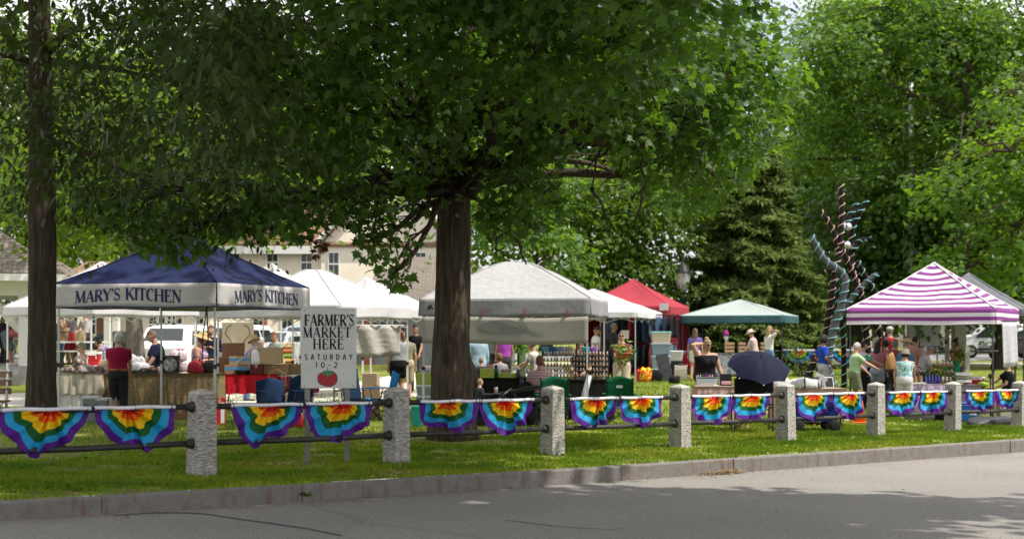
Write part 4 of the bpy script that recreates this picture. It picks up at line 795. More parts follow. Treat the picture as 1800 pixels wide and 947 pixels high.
# lettering ------------------------------------------------------------
def arc(cx, cy, rx, ry, a0, a1, n=12): return [(cx + rx * math.cos(R(a0 + (a1 - a0) * k / n)), cy + ry * math.sin(R(a0 + (a1 - a0) * k / n))) for k in range(n + 1)]
TK, TN = .15, .055   # thick and thin strokes of a serif hand
def sf(x, y, w=.2): return ([(x - w / 2, y), (x + w / 2, y)], .05)
def GLY(ch):
    g = {'M': (.98, [([(.12, 0), (.16, 1)], TN), ([(.16, 1), (.47, .02)], TK), ([(.47, .02), (.8, 1)], TN), ([(.8, 1), (.84, 0)], TK), sf(.12, .02), sf(.84, .02, .26), sf(.1, .98, .16), sf(.86, .98, .16)]),
         'A': (.78, [([(.08, 0), (.37, 1)], TN), ([(.37, 1), (.68, 0)], TK), ([(.18, .34), (.56, .34)], TN), sf(.08, .02), sf(.68, .02, .24)]),
         'R': (.74, [([(.15, 0), (.15, 1)], TK), ([(.15, .97), (.38, .97)] + arc(.38, .74, .2, .23, 90, -90) + [(.15, .51)], .075), ([(.54, .86), (.58, .74), (.54, .6)], TK * .8), ([(.34, .5), (.68, 0)], TK), sf(.15, .02, .26), sf(.08, .98, .12), sf(.7, .02, .14)]),
         'Y': (.72, [([(.06, 1), (.36, .45)], TK), ([(.66, 1), (.36, .45)], TN), ([(.36, .48), (.36, 0)], TK), sf(.36, .02, .26), sf(.06, .98, .22), sf(.66, .98, .18)]),
         "'": (.2, [([(.12, 1.02), (.09, .74)], .1)]),
         'S': (.58, [(arc(.3, .74, .2, .24, 30, 270, 14) , .075), (arc(.29, .26, .21, .25, 90, -150, 14), .075), ([(.14, .64), (.44, .38)], TK), ([(.5, .98), (.49, .74)], .045), ([(.08, .02), (.08, .28)], .045)]),
         'K': (.78, [([(.15, 0), (.15, 1)], TK), ([(.66, 1), (.2, .42)], TN), ([(.32, .56), (.7, 0)], TK), sf(.15, .02, .26), sf(.15, .98, .26), sf(.66, .98, .2), sf(.7, .02, .2)]),
         'I': (.34, [([(.17, 0), (.17, 1)], TK), sf(.17, .02, .28), sf(.17, .98, .28)]),
         'T': (.68, [([(.34, 0), (.34, 1)], TK), ([(.04, .97), (.64, .97)], .06), ([(.05, .98), (.04, .76)], .05), ([(.63, .98), (.64, .76)], .05), sf(.34, .02, .26)]),
         'C': (.7, [(arc(.38, .5, .3, .47, 50, 310, 18), .065), (arc(.36, .5, .26, .42, 110, 250, 10), TK), ([(.6, .96), (.6, .7)], .05)]),
         'H': (.86, [([(.15, 0), (.15, 1)], TK), ([(.7, 0), (.7, 1)], TK), ([(.15, .51), (.7, .51)], TN), sf(.15, .02, .27), sf(.15, .98, .27), sf(.7, .02, .27), sf(.7, .98, .27)]),
         'E': (.66, [([(.15, 0), (.15, 1)], TK), ([(.08, .97), (.56, .97)], .06), ([(.08, .03), (.58, .03)], .06), ([(.15, .51), (.44, .51)], TN), ([(.56, .98), (.56, .78)], .045), ([(.58, .02), (.6, .26)], .045), ([(.44, .62), (.44, .4)], .045)]),
         'F': (.62, [([(.15, 0), (.15, 1)], TK), ([(.08, .97), (.56, .97)], .06), ([(.15, .51), (.44, .51)], TN), ([(.56, .98), (.56, .76)], .045), ([(.44, .62), (.44, .4)], .045), sf(.15, .02, .27)]),
         'N': (.86, [([(.14, 0), (.14, 1)], TN), ([(.14, 1), (.7, .02)], TK), ([(.7, 0), (.7, 1)], TN), sf(.14, .02, .22), sf(.1, .98, .16), sf(.7, .98, .22)])}
    return g[ch]
SAN = {'S': (.6, [(arc(.3, .74, .22, .23, 25, 270, 14), .13), (arc(.3, .27, .22, .24, 90, -155, 14), .13)]), 'A': (.72, [([(.06, 0), (.36, 1)], .13), ([(.36, 1), (.66, 0)], .13), ([(.17, .33), (.55, .33)], .11)]), 'T': (.64, [([(.32, 0), (.32, .95)], .13), ([(.02, .94), (.62, .94)], .13)]),
       'U': (.7, [([(.1, 1), (.1, .35)] + arc(.34, .3, .24, .26, 180, 360) + [(.58, 1)], .13)]), 'R': (.66, [([(.1, 0), (.1, 1)], .13), ([(.1, .94), (.35, .94)] + arc(.35, .72, .2, .22, 90, -90) + [(.1, .5)], .13), ([(.32, .5), (.58, 0)], .13)]),
       'D': (.72, [([(.1, 0), (.1, 1)], .13), ([(.1, .94), (.28, .94)] + arc(.28, .5, .33, .44, 90, -90, 16) + [(.1, .06)], .13)]), 'Y': (.68, [([(.05, 1), (.33, .48)], .13), ([(.61, 1), (.33, .48)], .13), ([(.33, .5), (.33, 0)], .13)]),
       '1': (.4, [([(.22, 0), (.22, 1)], .13), ([(.22, .97), (.06, .8)], .1)]), '0': (.66, [(arc(.33, .5, .25, .44, 0, 360, 24), .13)]), '-': (.5, [([(.08, .48), (.42, .48)], .12)]), '2': (.6, [(arc(.3, .7, .22, .25, 160, -35, 12) + [(.08, .06)], .13), ([(.05, .06), (.55, .06)], .12)])}
def write(mb, text, fn, h, x0=0, gapw=.1, glyphs=None, sxx=1.0, bold=1.0):
    """fn(u, v) maps metres along the line and up to a point; returns the line's width"""
    x = x0
    for ch in text:
        if ch == ' ': x += h * .45; continue
        w, st = (SAN[ch] if glyphs == 'san' else GLY(ch))
        for li, (pts, th) in enumerate(st):
            th *= h * bold
            P = [Vector((x + p[0] * h * sxx, p[1] * h)) for p in pts]; L_ = []; R_ = []
            for i, p in enumerate(P):
                d = (P[min(i + 1, len(P) - 1)] - P[max(i - 1, 0)]).normalized(); nn = Vector((-d.y, d.x)) * th / 2
                L_.append(p + nn); R_.append(p - nn)
            for i in range(len(P) - 1):
                m_ = max(1, int((P[i + 1] - P[i]).length / .06))
                for k in range(m_):
                    t0, t1 = k / m_, (k + 1) / m_; qs = [L_[i].lerp(L_[i + 1], t0), R_[i].lerp(R_[i + 1], t0), R_[i].lerp(R_[i + 1], t1), L_[i].lerp(L_[i + 1], t1)]
                    mb.add([fn(q.x, q.y, li * .0004) for q in qs], [(0, 1, 2, 3)])
        x += (w * sxx + gapw) * h
    return x - gapw * h - x0
def width(text, h, gapw, glyphs=None, sxx=1.0): return sum(((SAN[c] if glyphs == 'san' else GLY(c))[0] * sxx + gapw) * h if c != ' ' else h * .45 for c in text) - gapw * h
# farmers market board ---------------------------------------------------
Yb = 18.35; cxp = 578; b0 = gp(cxp, Yb); board = empty('market_sign', b0, R(2), 'white painted farmers market board on two grey wooden legs behind the fence', 'sign')
k = Yb / F; bw, bt, bb = 97 * k, EYE + (HY - 541) * k - b0.z, EYE + (HY - 682) * k - b0.z
M_board = mat('painted_board', (.60, .61, .58), .6, (.54, .55, .52), 3, .15, 30, stretch=(1, 1, 4)); M_ink = mat('sign_ink', (.012, .014, .016), .7); M_ink2 = mat('sign_ink_soft', (.06, .05, .05), .7)
q = MB().box(-bw / 2, bw / 2, -.02, 0, bb, bt, bev=.004); q.build('board', M_board, board)
M_oldwood = mat('weathered_wood', (.19, .17, .145), .9, (.28, .26, .225), 20, .3, 40, stretch=(1, 1, .1))
for px in (540, 610): x = (px - cxp) * k; MB().box(x - .032, x + .032, .003, .06, -.15, bt - .1).build('leg', M_oldwood, board)
def sfn(u, v, e): return (u, -.0225 - e, v)
yz = lambda py: EYE + (HY - py) * k - b0.z
for txt, py, hpx, tw_, gapw, gl, ink, xc in (("FARMER'S", 572.5, 20, 87, .03, None, M_ink, 579), ('MARKET', 593, 18.5, 84, .06, None, M_ink, 575), ('HERE', 613.5, 18.5, 54, .07, None, M_ink, 577.5), ('SATURDAY', 632, 10, 84, .5, 'san', M_ink, 578), ('10-2', 646, 10, 39, .55, 'san', M_ink, 574)):
    h = hpx * k; w1, w0_ = width(txt, h, gapw, gl, 1.0), width(txt, h, gapw, gl, 0.0); sx_ = (tw_ * k - w0_) / (w1 - w0_); mb = MB()
    write(mb, txt, lambda u, v, e: sfn(u + (xc - cxp) * k - tw_ * k / 2, v + yz(py), e), h, 0, gapw, gl, sx_, 1.15); mb.build('lettering', ink, board)
tc_ = ((576 - cxp) * k, yz(665)); disc = lambda rx, ry, y: [(tc_[0] + rx * k * math.cos(a) * (1 - .04 * math.cos(4 * a)), y, tc_[1] + ry * k * math.sin(a) * (1 - .05 * math.cos(3 * a))) for a in np.linspace(0, 2 * PI, 40)[:-1]]
mb = MB(); mb.add(disc(18.2, 14, -.0225), [tuple(range(39))]); mb.build('tomato_outline', M_ink2, board)
mb = MB(); mb.add(disc(16.8, 12.6, -.0233), [tuple(range(39))]); tom = mb.build('tomato', mat('tomato_red', (.30, .012, .018), .6, (.40, .04, .04), 40), board)
mb = MB()
for a, l in ((200, 11), (225, 8), (270, 9), (310, 9), (345, 12), (150, 8), (25, 9)):
    a = R(a); x, z = tc_[0], tc_[1] + 11 * k; l *= k; mb.add([(x, -.0241, z), (x + l * .5 * math.cos(a - .35), -.0241, z + l * .5 * math.sin(a - .35)), (x + l * math.cos(a), -.0241, z + l * math.sin(a)), (x + l * .5 * math.cos(a + .35), -.0241, z + l * .5 * math.sin(a + .35))], [(0, 1, 2, 3)])
mb.add([(tc_[0] - k, -.0244, tc_[1] + 11 * k), (tc_[0] + k, -.0244, tc_[1] + 11 * k), (tc_[0] + .5 * k, -.0244, tc_[1] + 20 * k), (tc_[0] - .6 * k, -.0244, tc_[1] + 20 * k)], [(0, 1, 2, 3)])
mb.build('stem', mat('leaf_paint', (.03, .26, .09), .6), tom)
for x in (-.44, .44):
    for z in (bt - .035, bb + .03): MB().lathe([(.008, 0), (.006, .004)], 8, T(x * bw, -.0205, z, 0, PI / 2)).build('screw', M_dark, board)
# ================================================================== TENTS
M_pole = mat('tent_pole', (.45, .46, .45), .4, metal=.5); M_wpole = mat('white_pole', (.68, .68, .66), .4); M_dpole = mat('dark_pole', (.06, .06, .06), .4, metal=.4)
def tent(name, label, C, L, Rt, ze, vh, zp, m_can, m_val, dome=1.0, flat=0, m_pole=None, sag=.10, legs=(1, 1, 1, 1), wave=.02, overhang=0, cat='canopy tent', trussz=.0, vsub=None, uvtop=False):
    """C near corner, L left corner, Rt right corner (x, y); ze top of valance, zp peak"""
    C, L, Rt = Vector(C), Vector(L), Vector(Rt); Bk = L + Rt - C; ctr = (L + Rt) / 2
    root = empty(name, (ctr.x, ctr.y, float(G(ctr.x, ctr.y))), 0, label, cat, 'canopy tents of the market')
    g = root.location.z
    loc = lambda p, z: Vector((p.x - ctr.x, p.y - ctr.y, z - g)); pole = m_pole or M_pole
    ex, ey = (C - L) / 2, (C - Rt) / 2
    ph0 = random.uniform(0, 50)
    def top(a, b):
        m_ = max(abs(a), abs(b)); mn = min(abs(a), abs(b))
        mm = max(0, (m_ - flat) / (1 - flat)); z = zp - (zp - ze) * (mm ** dome)
        z -= sag * (1 - (mn / m_) ** 2 if m_ > 0 else 0) * math.sin(mm * PI) if sag else 0
        p = ctr + ex * a + ey * b; q = Vector((p.x * 2.2, p.y * 2.2, ph0)); z += (.022 * mnoise.noise(q) + .012 * mnoise.noise(q * 2.7)) * math.sin(min(1, m_) * PI * .97)
        return loc(p, z)
    N = 28; vs = [top(-1 + 2 * i / N, -1 + 2 * j / N) for j in range(N + 1) for i in range(N + 1)]
    fs = []
    for j in range(N):
        for i in range(N):
            a, b, c, d = j * (N + 1) + i, j * (N + 1) + i + 1, (j + 1) * (N + 1) + i + 1, (j + 1) * (N + 1) + i
            fs += [(a, b, c), (a, c, d)] if (i < N / 2) == (j < N / 2) else [(a, b, d), (b, c, d)]
    o = MB().add(vs, fs).build('canopy', m_can, root, True)
    uv = o.data.uv_layers.new(name='UVMap'); gx = lambda v: (-1 + 2 * (v % (N + 1)) / N, -1 + 2 * (v // (N + 1)) / N)
    dat = []
    for p in o.data.polygons:
        for v in p.vertices: a, b = gx(v); dat.append((max(abs(a), abs(b)), .5))
    uv.data.foreach_set('uv', np.array(dat, dtype=np.float32).ravel())
    cs = [L, C, Rt, Bk]; mb = MB(); ph = random.uniform(0, 6)
    def vfn(k):
        a, b = cs[k], cs[(k + 1) % 4]; nn = Vector(((b - a).y, -(b - a).x)).normalized()
        def f(u, v, e=0):
            p = a.lerp(b, u); w_ = wave * math.sin(u * PI) * (math.sin(u * 9 + ph + k) + .5 * math.sin(u * 21 + v * 3)) * v
            q = p + nn * (w_ + .015 * v + .004 + e); return loc(q, ze - vh * v - (sag * .25) * math.sin(u * PI) * (1 - v) * 0 + .015 * math.sin(u * 7 + ph) * math.sin(u * PI) * v)
        return f
    for k in range(4): mb.grid(vfn(k), 24, 6)
    vo = mb.build('valance', m_val, root, True, .004)
    ul = vo.data.uv_layers.new(name='UVMap'); nv = 25 * 7
    ul.data.foreach_set('uv', np.array([(((v % nv) // 25) / 6, .5) for p in vo.data.polygons for v in p.vertices], dtype=np.float32).ravel())
    inset = .04
    for k, (c, on) in enumerate(zip(cs, legs)):
        if not on: continue
        q = c.lerp(ctr, inset); gz = float(G(q.x, q.y)); m_ = MB(); p0, p1 = loc(q, gz), loc(q, ze - .03); hh = p1.z - p0.z
        m_.box(-.016, .016, -.016, .016, hh * .42, hh, T(*p0)); m_.box(-.021, .021, -.021, .021, 0.012, hh * .44, T(*p0)); lg = m_.build('leg', pole, root)
        MB().box(-.06, .06, -.06, .06, 0, .012, T(*p0)).build('foot', pole, lg); MB().box(-.032, .032, -.032, .032, hh * .43, hh * .46, T(*p0)).build('slider', M_dark, lg)
    m_ = MB()
    for k in range(4):
        a, b = cs[k].lerp(ctr, inset), cs[(k + 1) % 4].lerp(ctr, inset); nseg = 4
        for q in range(nseg):
            u, v = a.lerp(b, q / nseg), a.lerp(b, (q + 1) / nseg); zt, zb = ze - .06, ze - .34
            m_.tube([loc(u, zt), loc(v, zb)], .012, 4); m_.tube([loc(u, zb), loc(v, zt)], .012, 4)
        pk = ctr.lerp(cs[k], flat * .9); m_.tube([loc(cs[k].lerp(ctr, .04), ze - .05), loc(cs[k].lerp(ctr, .5), ze + (zp - ze) * (1 - .5 ** dome) - .06), loc(pk, zp - .08)], .014, 4)
    m_.build('truss', pole, root); m_ = MB()
    for a, b in ((-1, -1), (1, -1), (1, 1), (-1, 1)): m_.tube([top(a * t, b * t) + Vector((0, 0, .004)) for t in np.linspace(.03, 1, 14)], .011, 5)
    m_.build('ridge_seam', m_can, root, True)
    return root, vfn, loc, top
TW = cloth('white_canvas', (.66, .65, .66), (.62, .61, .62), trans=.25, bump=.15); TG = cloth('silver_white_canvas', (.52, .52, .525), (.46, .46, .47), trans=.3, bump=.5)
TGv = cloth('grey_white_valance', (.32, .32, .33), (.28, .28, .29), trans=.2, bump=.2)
TN_ = cloth('navy_canvas', (.013, .018, .06), (.018, .025, .078), trans=.08, bump=.15); TVal = cloth('off_white_valance', (.50, .48, .47), (.45, .43, .42), trans=.1, bump=.2)
TR = cloth('red_canvas', (.40, .06, .08), (.36, .05, .068), trans=.2); TRw = cloth('shaded_red_wall', (.17, .008, .02), (.13, .006, .016), trans=.12, bump=.5)  # side wall red is darkened: tree shade put into its colour
TPg = cloth('pale_green_canvas', (.40, .46, .44), (.36, .42, .40), trans=.2, bump=.2); TPv = cloth('teal_valance', (.045, .10, .11), (.06, .13, .14), trans=.1); TGr = cloth('grey_canvas', (.2, .21, .23), trans=.2)
navy, vf, loc, _ = tent('canopy_tent', 'navy canopy tent with white lettered valance at left', (-4.95, 23.8), (-7.95, 24.65), (-3.8, 26.65), 2.49, .40, 3.55, TN_, TVal, .82, 0, sag=.1, wave=.02)
M_let = mat('navy_lettering', (.02, .03, .095), .8)
for k, u0, u1 in ((0, .14, .80), (1, .17, .86)):
    ln = (Vector((-4.95, 23.8)) - Vector((-7.95, 24.65))).length if k == 0 else (Vector((-3.8, 26.65)) - Vector((-4.95, 23.8))).length
    h = .205; txt = "MARY'S KITCHEN"; w0 = width(txt, h, .0, None, 1); sx_ = (u1 - u0) * ln / w0; mb = MB()
    write(mb, txt, lambda u, v, e: vf(k)(u0 + u / ln, .76 - v / .40 + .06 * math.cos(u / ln * 9), .007 + e), h, 0, .0, None, sx_, 1.5); mb.build('lettering', M_let, navy)
m_ = MB()
for k in range(4):
    m_.tube([vf(k)(u, 1, .004) for u in np.linspace(0, 1, 25)], .011, 5); m_.tube([vf(k)(0, v, .004) for v in np.linspace(0, 1, 7)], .006, 4)
m_.build('hem_binding', M_let, navy)
tent('canopy_tent', 'low white canopy tent seen beneath the navy canopy', (-9.3, 31.4), (-11.8, 33.0), (-7.4, 33.6), 2.28, .22, 3.35, TW, TW, .9, m_pole=M_wpole)
tent('canopy_tent', 'white canopy tent directly behind the farmers market board', (-3.5, 29), (-6.35, 30.3), (-2.24, 31.6), 2.24, .27, 3.03, TW, TW, .95, .1, sag=.09, m_pole=M_wpole)
tent('canopy_tent', 'white pointed canopy peeking over the navy canopy edge', (-6.0, 37), (-8.6, 38.4), (-4.6, 39.7), 2.35, .25, 3.62, TW, TW, .9, m_pole=M_wpole)
tent('canopy_tent', 'white pointed canopy behind and right of the board tent', (-3.7, 35.2), (-5.6, 37.2), (-2.0, 37.3), 2.3, .25, 3.15, TW, TW, .9, m_pole=M_wpole)
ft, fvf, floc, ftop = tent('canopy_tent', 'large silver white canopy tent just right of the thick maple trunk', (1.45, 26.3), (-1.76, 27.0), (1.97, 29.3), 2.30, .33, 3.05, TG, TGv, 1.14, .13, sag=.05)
M_logo = mat('logo_black', (.02, .02, .02), .7); f_ = fvf(0); mb = MB()
for pts in (((.045, .62), (.06, .32), (.072, .5), (.066, .62)), ((.066, .36), (.072, .3), (.088, .62), (.076, .62))): mb.add([f_(u, v, .008) for u, v in pts], [(0, 1, 2, 3)])
mb.build('logo', M_logo, ft)
tent('canopy_tent', 'small white canopy tent between the silver and red canopies', (3.96, 45), (.34, 46.2), (5.11, 48.5), 2.37, .2, 3.17, TW, TW, .95)
rtt, rvf, rloc, _ = tent('canopy_tent', 'red canopy tent with red side wall darkened for shade', (5.54, 50), (2.31, 51.2), (6.60, 53.1), 2.66, .37, 3.70, TR, TR, .88, sag=.12, m_pole=M_wpole)
def wall(root, vf, loc, k, z0, z1, mt, amp=.05, u0=0, u1=1, nm='side_wall'):
    def f(u, v):
        p = vf(k)(u0 + (u1 - u0) * u, 1); q = vf(k)(u0 + (u1 - u0) * u, .2); return (q.x + amp * math.sin(u * 22) * v, q.y + amp * math.cos(u * 17 + v) * v, (z1 - (z1 - z0) * v) - root.location.z)
    MB().grid(f, 40, 8).build(nm, mt, root, True, .004)
wall(rtt, rvf, rloc, 1, .1, 2.4, TRw); wall(rtt, rvf, rloc, 2, .2, 2.5, TRw); wall(rtt, rvf, rloc, 3, .2, 2.5, TRw)
p_ = rvf(1)(.08, .45); MB().box(-.16, .16, -.012, 0, 0, .25, T(p_.x - .3, p_.y - .35, p_.z)).build('name_tag', TVal, rtt)
tent('canopy_tent', 'pale green slanting canopy tent in front of the spruce', (9.56, 50), (6.05, 51.2), (10.78, 53.5), 2.33, .29, 2.94, TPg, TPv, 1.0, m_pole=M_dpole)
def stripes(name, k, uvname='UVMap', fr=7.0, off=0.0):
    m = bpy.data.materials.new(name); m.use_nodes = True; n = m.node_tree.nodes; L = m.node_tree.links; p = n['Principled BSDF']; p.inputs['Roughness'].default_value = .75; p.inputs['Specular IOR Level'].default_value = .15
    uv = n.new('ShaderNodeUVMap'); sx = n.new('ShaderNodeSeparateXYZ'); L.new(uv.outputs[0], sx.inputs[0]); mu = n.new('ShaderNodeMath'); mu.operation = 'MULTIPLY_ADD'; mu.inputs[1].default_value = fr; mu.inputs[2].default_value = off; L.new(sx.outputs[0], mu.inputs[0])
    f = n.new('ShaderNodeMath'); f.operation = 'FRACT'; L.new(mu.outputs[0], f.inputs[0]); r = ramp(m, [(0, (.70, .66, .70)), (k, (.23, .055, .235))], f.outputs[0]); L.new(r.outputs[0], p.inputs['Base Color'])
    tr = n.new('ShaderNodeBsdfTranslucent'); L.new(r.outputs[0], tr.inputs[0]); ms = n.new('ShaderNodeMixShader'); ms.inputs[0].default_value = .22; L.new(p.outputs[0], ms.inputs[1]); L.new(tr.outputs[0], ms.inputs[2]); L.new(ms.outputs[0], n['Material Output'].inputs[0]); return m
tent('canopy_tent', 'grey canopy tent behind the striped one at right edge', (13.2, 36.5), (10.4, 38.0), (14.4, 39.2), 2.3, .2, 3.32, TGr, TGr, .9, m_pole=M_dpole)
pt, pvf, ploc, ptop = tent('canopy_tent', 'purple and white striped canopy tent at right', (11.39, 33.5), (8.25, 35.05), (13.0, 36.5), 2.24, .35, 3.43, stripes('striped_canvas', .52, fr=9.0), stripes('striped_valance', .5, fr=1.9, off=.5), .95, sag=.08, m_pole=M_dpole)
m_ = MB()
for a, b in ((-1, -1), (1, -1), (1, 1), (-1, 1)): m_.tube([ptop(a * t, b * t) + Vector((0, 0, .012)) for t in np.linspace(0, 1, 14)], .018, 5)
for k in (0, 1): m_.tube([pvf(k)(u, 1, .004) for u in np.linspace(0, 1, 20)], .02, 5)
m_.build('seam_tape', cloth('white_tape', (.72, .7, .72)), pt)
# banner hanging under the front of the silver canopy
M_ban = mat('translucent_banner', (.42, .40, .36), .7, (.38, .365, .33), 2, .1, 6, trans=.3); M_ghost = mat('show_through', (.27, .28, .25), .7, (.30, .31, .28), 5, trans=.3)
a, b = Vector((-1.70, 26.93)), Vector((1.40, 26.25)); ban = empty('vinyl_banner', ((a.x + b.x) / 2, (a.y + b.y) / 2, 1.46), math.atan2(b.y - a.y, b.x - a.x), 'long pale banner hanging between the poles of the silver canopy, back side showing', 'banner'); bl = (b - a).length
bn = lambda u, v, e=0: ((u - .5) * bl, -.02 * math.sin(u * 11) * (1 - v) - e, (.50 * v) + .015 * math.sin(u * PI * 2) - .02 * math.sin(u * PI))
MB().grid(lambda u, v: bn(u, v), 40, 6).build('sheet', M_ban, ban, True, .003)
mb = MB(); pts = [(.40, .42), (.44, .36), (.50, .34), (.56, .28), (.64, .3), (.66, .42), (.6, .56), (.585, .8), (.52, .92), (.45, .88), (.40, .72), (.385, .55)]; mb.add([bn(.33 + (u - .385) * 1.5, v, .004) for u, v in pts], [tuple(range(12))]); mb.build('printed_patch', M_ghost, ban)
for u in (.12, .37, .62, .87): MB().tube([bn(u, 1), (bn(u, 1)[0] + .02, -.01, .64)], .008, 4).build('tie', M_red, ban)
# drop cloth in the board tent
ws = empty('hanging_sheet', ((650 - 900) * 29.6 / F, 29.6, 1.2), R(14), 'plain off white cloth strung up right of the farmers market board', 'sheet'); MB().grid(lambda u, v: ((u - .5) * 1.3, .05 * math.sin(u * 8) * (1 - v) + .03 * math.sin(u * 19 + v * 3), .62 * v + .05 * math.sin(u * PI) * (v - 1)), 30, 6).build('cloth', cloth('calico', (.56, .54, .5), trans=.2, bump=.5), ws, True, .003)
MB().tube([(-.68, 0, .62), (.72, 0, .62)], .012, 5).build('cord', M_wpole, ws)
wp = empty('hanging_sheet', ((1774 - 900) * 33.8 / F, 33.8, .85), R(25), 'plain white sheet hanging from the striped canopy right side', 'sheet'); MB().grid(lambda u, v: ((u - .5) * .46 + .06 * (1 - v), .02 * math.sin(u * 9) * (1 - v), 1.1 * v + .04 * u * (1 - v)), 12, 8).build('cloth', cloth('white_sheet', (.66, .65, .68), trans=.25), wp, True, .003); MB().tube([(-.25, 0, 1.1), (.27, 0, 1.1)], .012, 5).build('rod', M_dark, wp)
# ================================================================== SCULPTURE
Ysc = 41.0; sc = empty('rope_lit_sculpture', gp(1475, Ysc), 0, 'tall sculpture of bent dark tubes wrapped in pink and blue rope lights', 'sculpture'); sl0 = sc.location
M_tb, M_tg = mat('dark_tube', (.012, .010, .010), .8, (.022, .018, .017), 6, spec=.1), mat('grey_tube', (.06, .064, .068), .8, (.10, .105, .11), 5, spec=.1); M_rp, M_rb = mat('pink_rope_light', (.62, .38, .34), .4), mat('blue_rope_light', (.22, .48, .52), .4)
def member(pts, r, mt, rope, yy=(0, 0), turns=None):
    r *= .84; n_ = len(pts); P = [W(a, b, Ysc + yy[0] + (yy[1] - yy[0]) * i / (n_ - 1)) - sl0 for i, (a, b) in enumerate(pts)]
    dense = []
    for i in range(n_ - 1):
        p0, p1, p2, p3 = P[max(i - 1, 0)], P[i], P[i + 1], P[min(i + 2, n_ - 1)]
        for k in range(8):
            t = k / 8; dense.append(.5 * ((2 * p1) + (p2 - p0) * t + (2 * p0 - 5 * p1 + 4 * p2 - p3) * t * t + (3 * p1 - p0 - 3 * p2 + p3) * t ** 3))
    dense.append(P[-1]); rr = np.linspace(r * .65, r, len(dense)); o = MB().tube(dense, rr, 10).build('tube', mt, sc, True)
    L_ = [0]
    for a, b in zip(dense, dense[1:]): L_.append(L_[-1] + (b - a).length)
    tt = turns or L_[-1] / .27; hel = []; N = int(tt * 12); ref = Vector((1, 0, .1))
    for q in range(N):
        l = L_[-1] * q / (N - 1); i = min(int(np.searchsorted(L_, l)), len(L_) - 1); i = max(1, i); t = (l - L_[i - 1]) / (L_[i] - L_[i - 1] + 1e-9); p = dense[i - 1].lerp(dense[i], t); d = (dense[i] - dense[i - 1]).normalized()
        a = (ref - d * ref.dot(d)).normalized(); b = d.cross(a); an = 2 * PI * tt * q / N; hel.append(p + (a * math.cos(an) + b * math.sin(an)) * (rr[i] + .012))
    MB().tube(hel, .013, 5).build('rope_light', rope, o, True)
member([(1478, 324), (1480, 371), (1476, 435), (1466, 486), (1456, 557), (1448, 600), (1425, 650), (1415, 700)], .125, M_tb, M_rp, (-.2, -.3))
member([(1426, 415), (1440, 440), (1453, 459), (1485, 486), (1480, 530), (1473, 555), (1460, 600), (1456, 650), (1472, 700)], .15, M_tg, M_rb, (-.5, -.5))
member([(1542, 481), (1515, 503), (1488, 537), (1462, 580), (1450, 640), (1446, 690)], .12, M_tg, M_rb, (.2, .2))
member([(1496, 413), (1497, 459), (1500, 482), (1515, 520), (1522, 580), (1528, 640), (1530, 692)], .125, M_tb, M_rp, (.4, .4))
member([(1524, 351), (1502, 391), (1497, 415)], .10, M_tb, M_rb, (.3, .4)); member([(1507, 356), (1493, 381), (1482, 412)], .10, M_tb, M_rb, (.1, 0))
member([(1443, 371), (1460, 395), (1468, 415), (1474, 445)], .09, M_tb, M_rp, (-.3, -.2)); member([(1508, 460), (1525, 493), (1542, 520), (1560, 580), (1572, 640), (1578, 690)], .12, M_tb, M_rb, (.6, .9))
member([(1532, 420), (1512, 422), (1500, 440)], .09, M_tb, M_rb, (.3, .3)); member([(1481, 440), (1495, 470), (1508, 505), (1530, 550), (1552, 600), (1566, 690)], .125, M_tb, M_rp, (0, .5)); member([(1448, 475), (1460, 475), (1470, 488)], .08, M_tb, M_rp, (-.3, -.2)); member([(1470, 490), (1474, 540), (1482, 590), (1484, 692)], .1, M_tb, M_rb, (.5, .6))
M_mir = mat('mirror_ball', (.8, .8, .8), .03, metal=1)
for x, y, r, dy in ((1490, 398, .125, 0), (1489, 430, .11, -.25)): MB().ball(W(x, y, Ysc + dy) - sl0, r, n=24, k=14).build('mirror_ball', M_mir, sc, True)
# ================================================================== PEOPLE
def skin(n_, c): return mat(n_, c, .55, tuple(v * .88 for v in c), 10, spec=.3)
SK1, SK2, SK3, SK4 = skin('fair_skin', (.50, .30, .22)), skin('light_skin', (.44, .25, .17)), skin('tan_skin', (.33, .17, .10)), skin('brown_skin', (.20, .10, .06))
M_eye, M_lip = mat('eye', (.02, .015, .012), .3), mat('lip', (.30, .10, .08), .5)
def hairm(n_, c): return mat(n_, c, .6, tuple(v * .55 for v in c), 40, .6, 60, spec=.4, stretch=(1, 1, .3))
H_white, H_grey, H_brown, H_dark, H_blond, H_red = hairm('white_hair', (.55, .52, .46)), hairm('grey_hair', (.26, .24, .22)), hairm('brown_hair', (.12, .065, .035)), hairm('dark_hair', (.018, .013, .011)), hairm('blond_hair', (.36, .24, .12)), hairm('auburn_hair', (.17, .07, .03))
M_shoe, M_wshoe, M_sun = mat('dark_shoe', (.03, .03, .035), .6), mat('white_shoe', (.6, .6, .6), .6), mat('sunglass', (.012, .01, .01), .12, spec=.7)
M_straw = mat('straw', (.52, .38, .19), .8, (.42, .29, .13), 60, .4, 90); M_felt = mat('pale_felt', (.45, .40, .33), .9); M_khat = mat('khaki_hat', (.20, .18, .14), .9)
def ik(a, b, l1, l2, pole):
    d = b - a; L_ = min(d.length, l1 + l2 - .004); d = d.normalized(); b = a + d * L_; x = (l1 * l1 - l2 * l2 + L_ * L_) / (2 * L_); h = math.sqrt(max(0, l1 * l1 - x * x)); pole = Vector(pole); p = (pole - d * pole.dot(d)).normalized(); return a + d * x + p * h, b
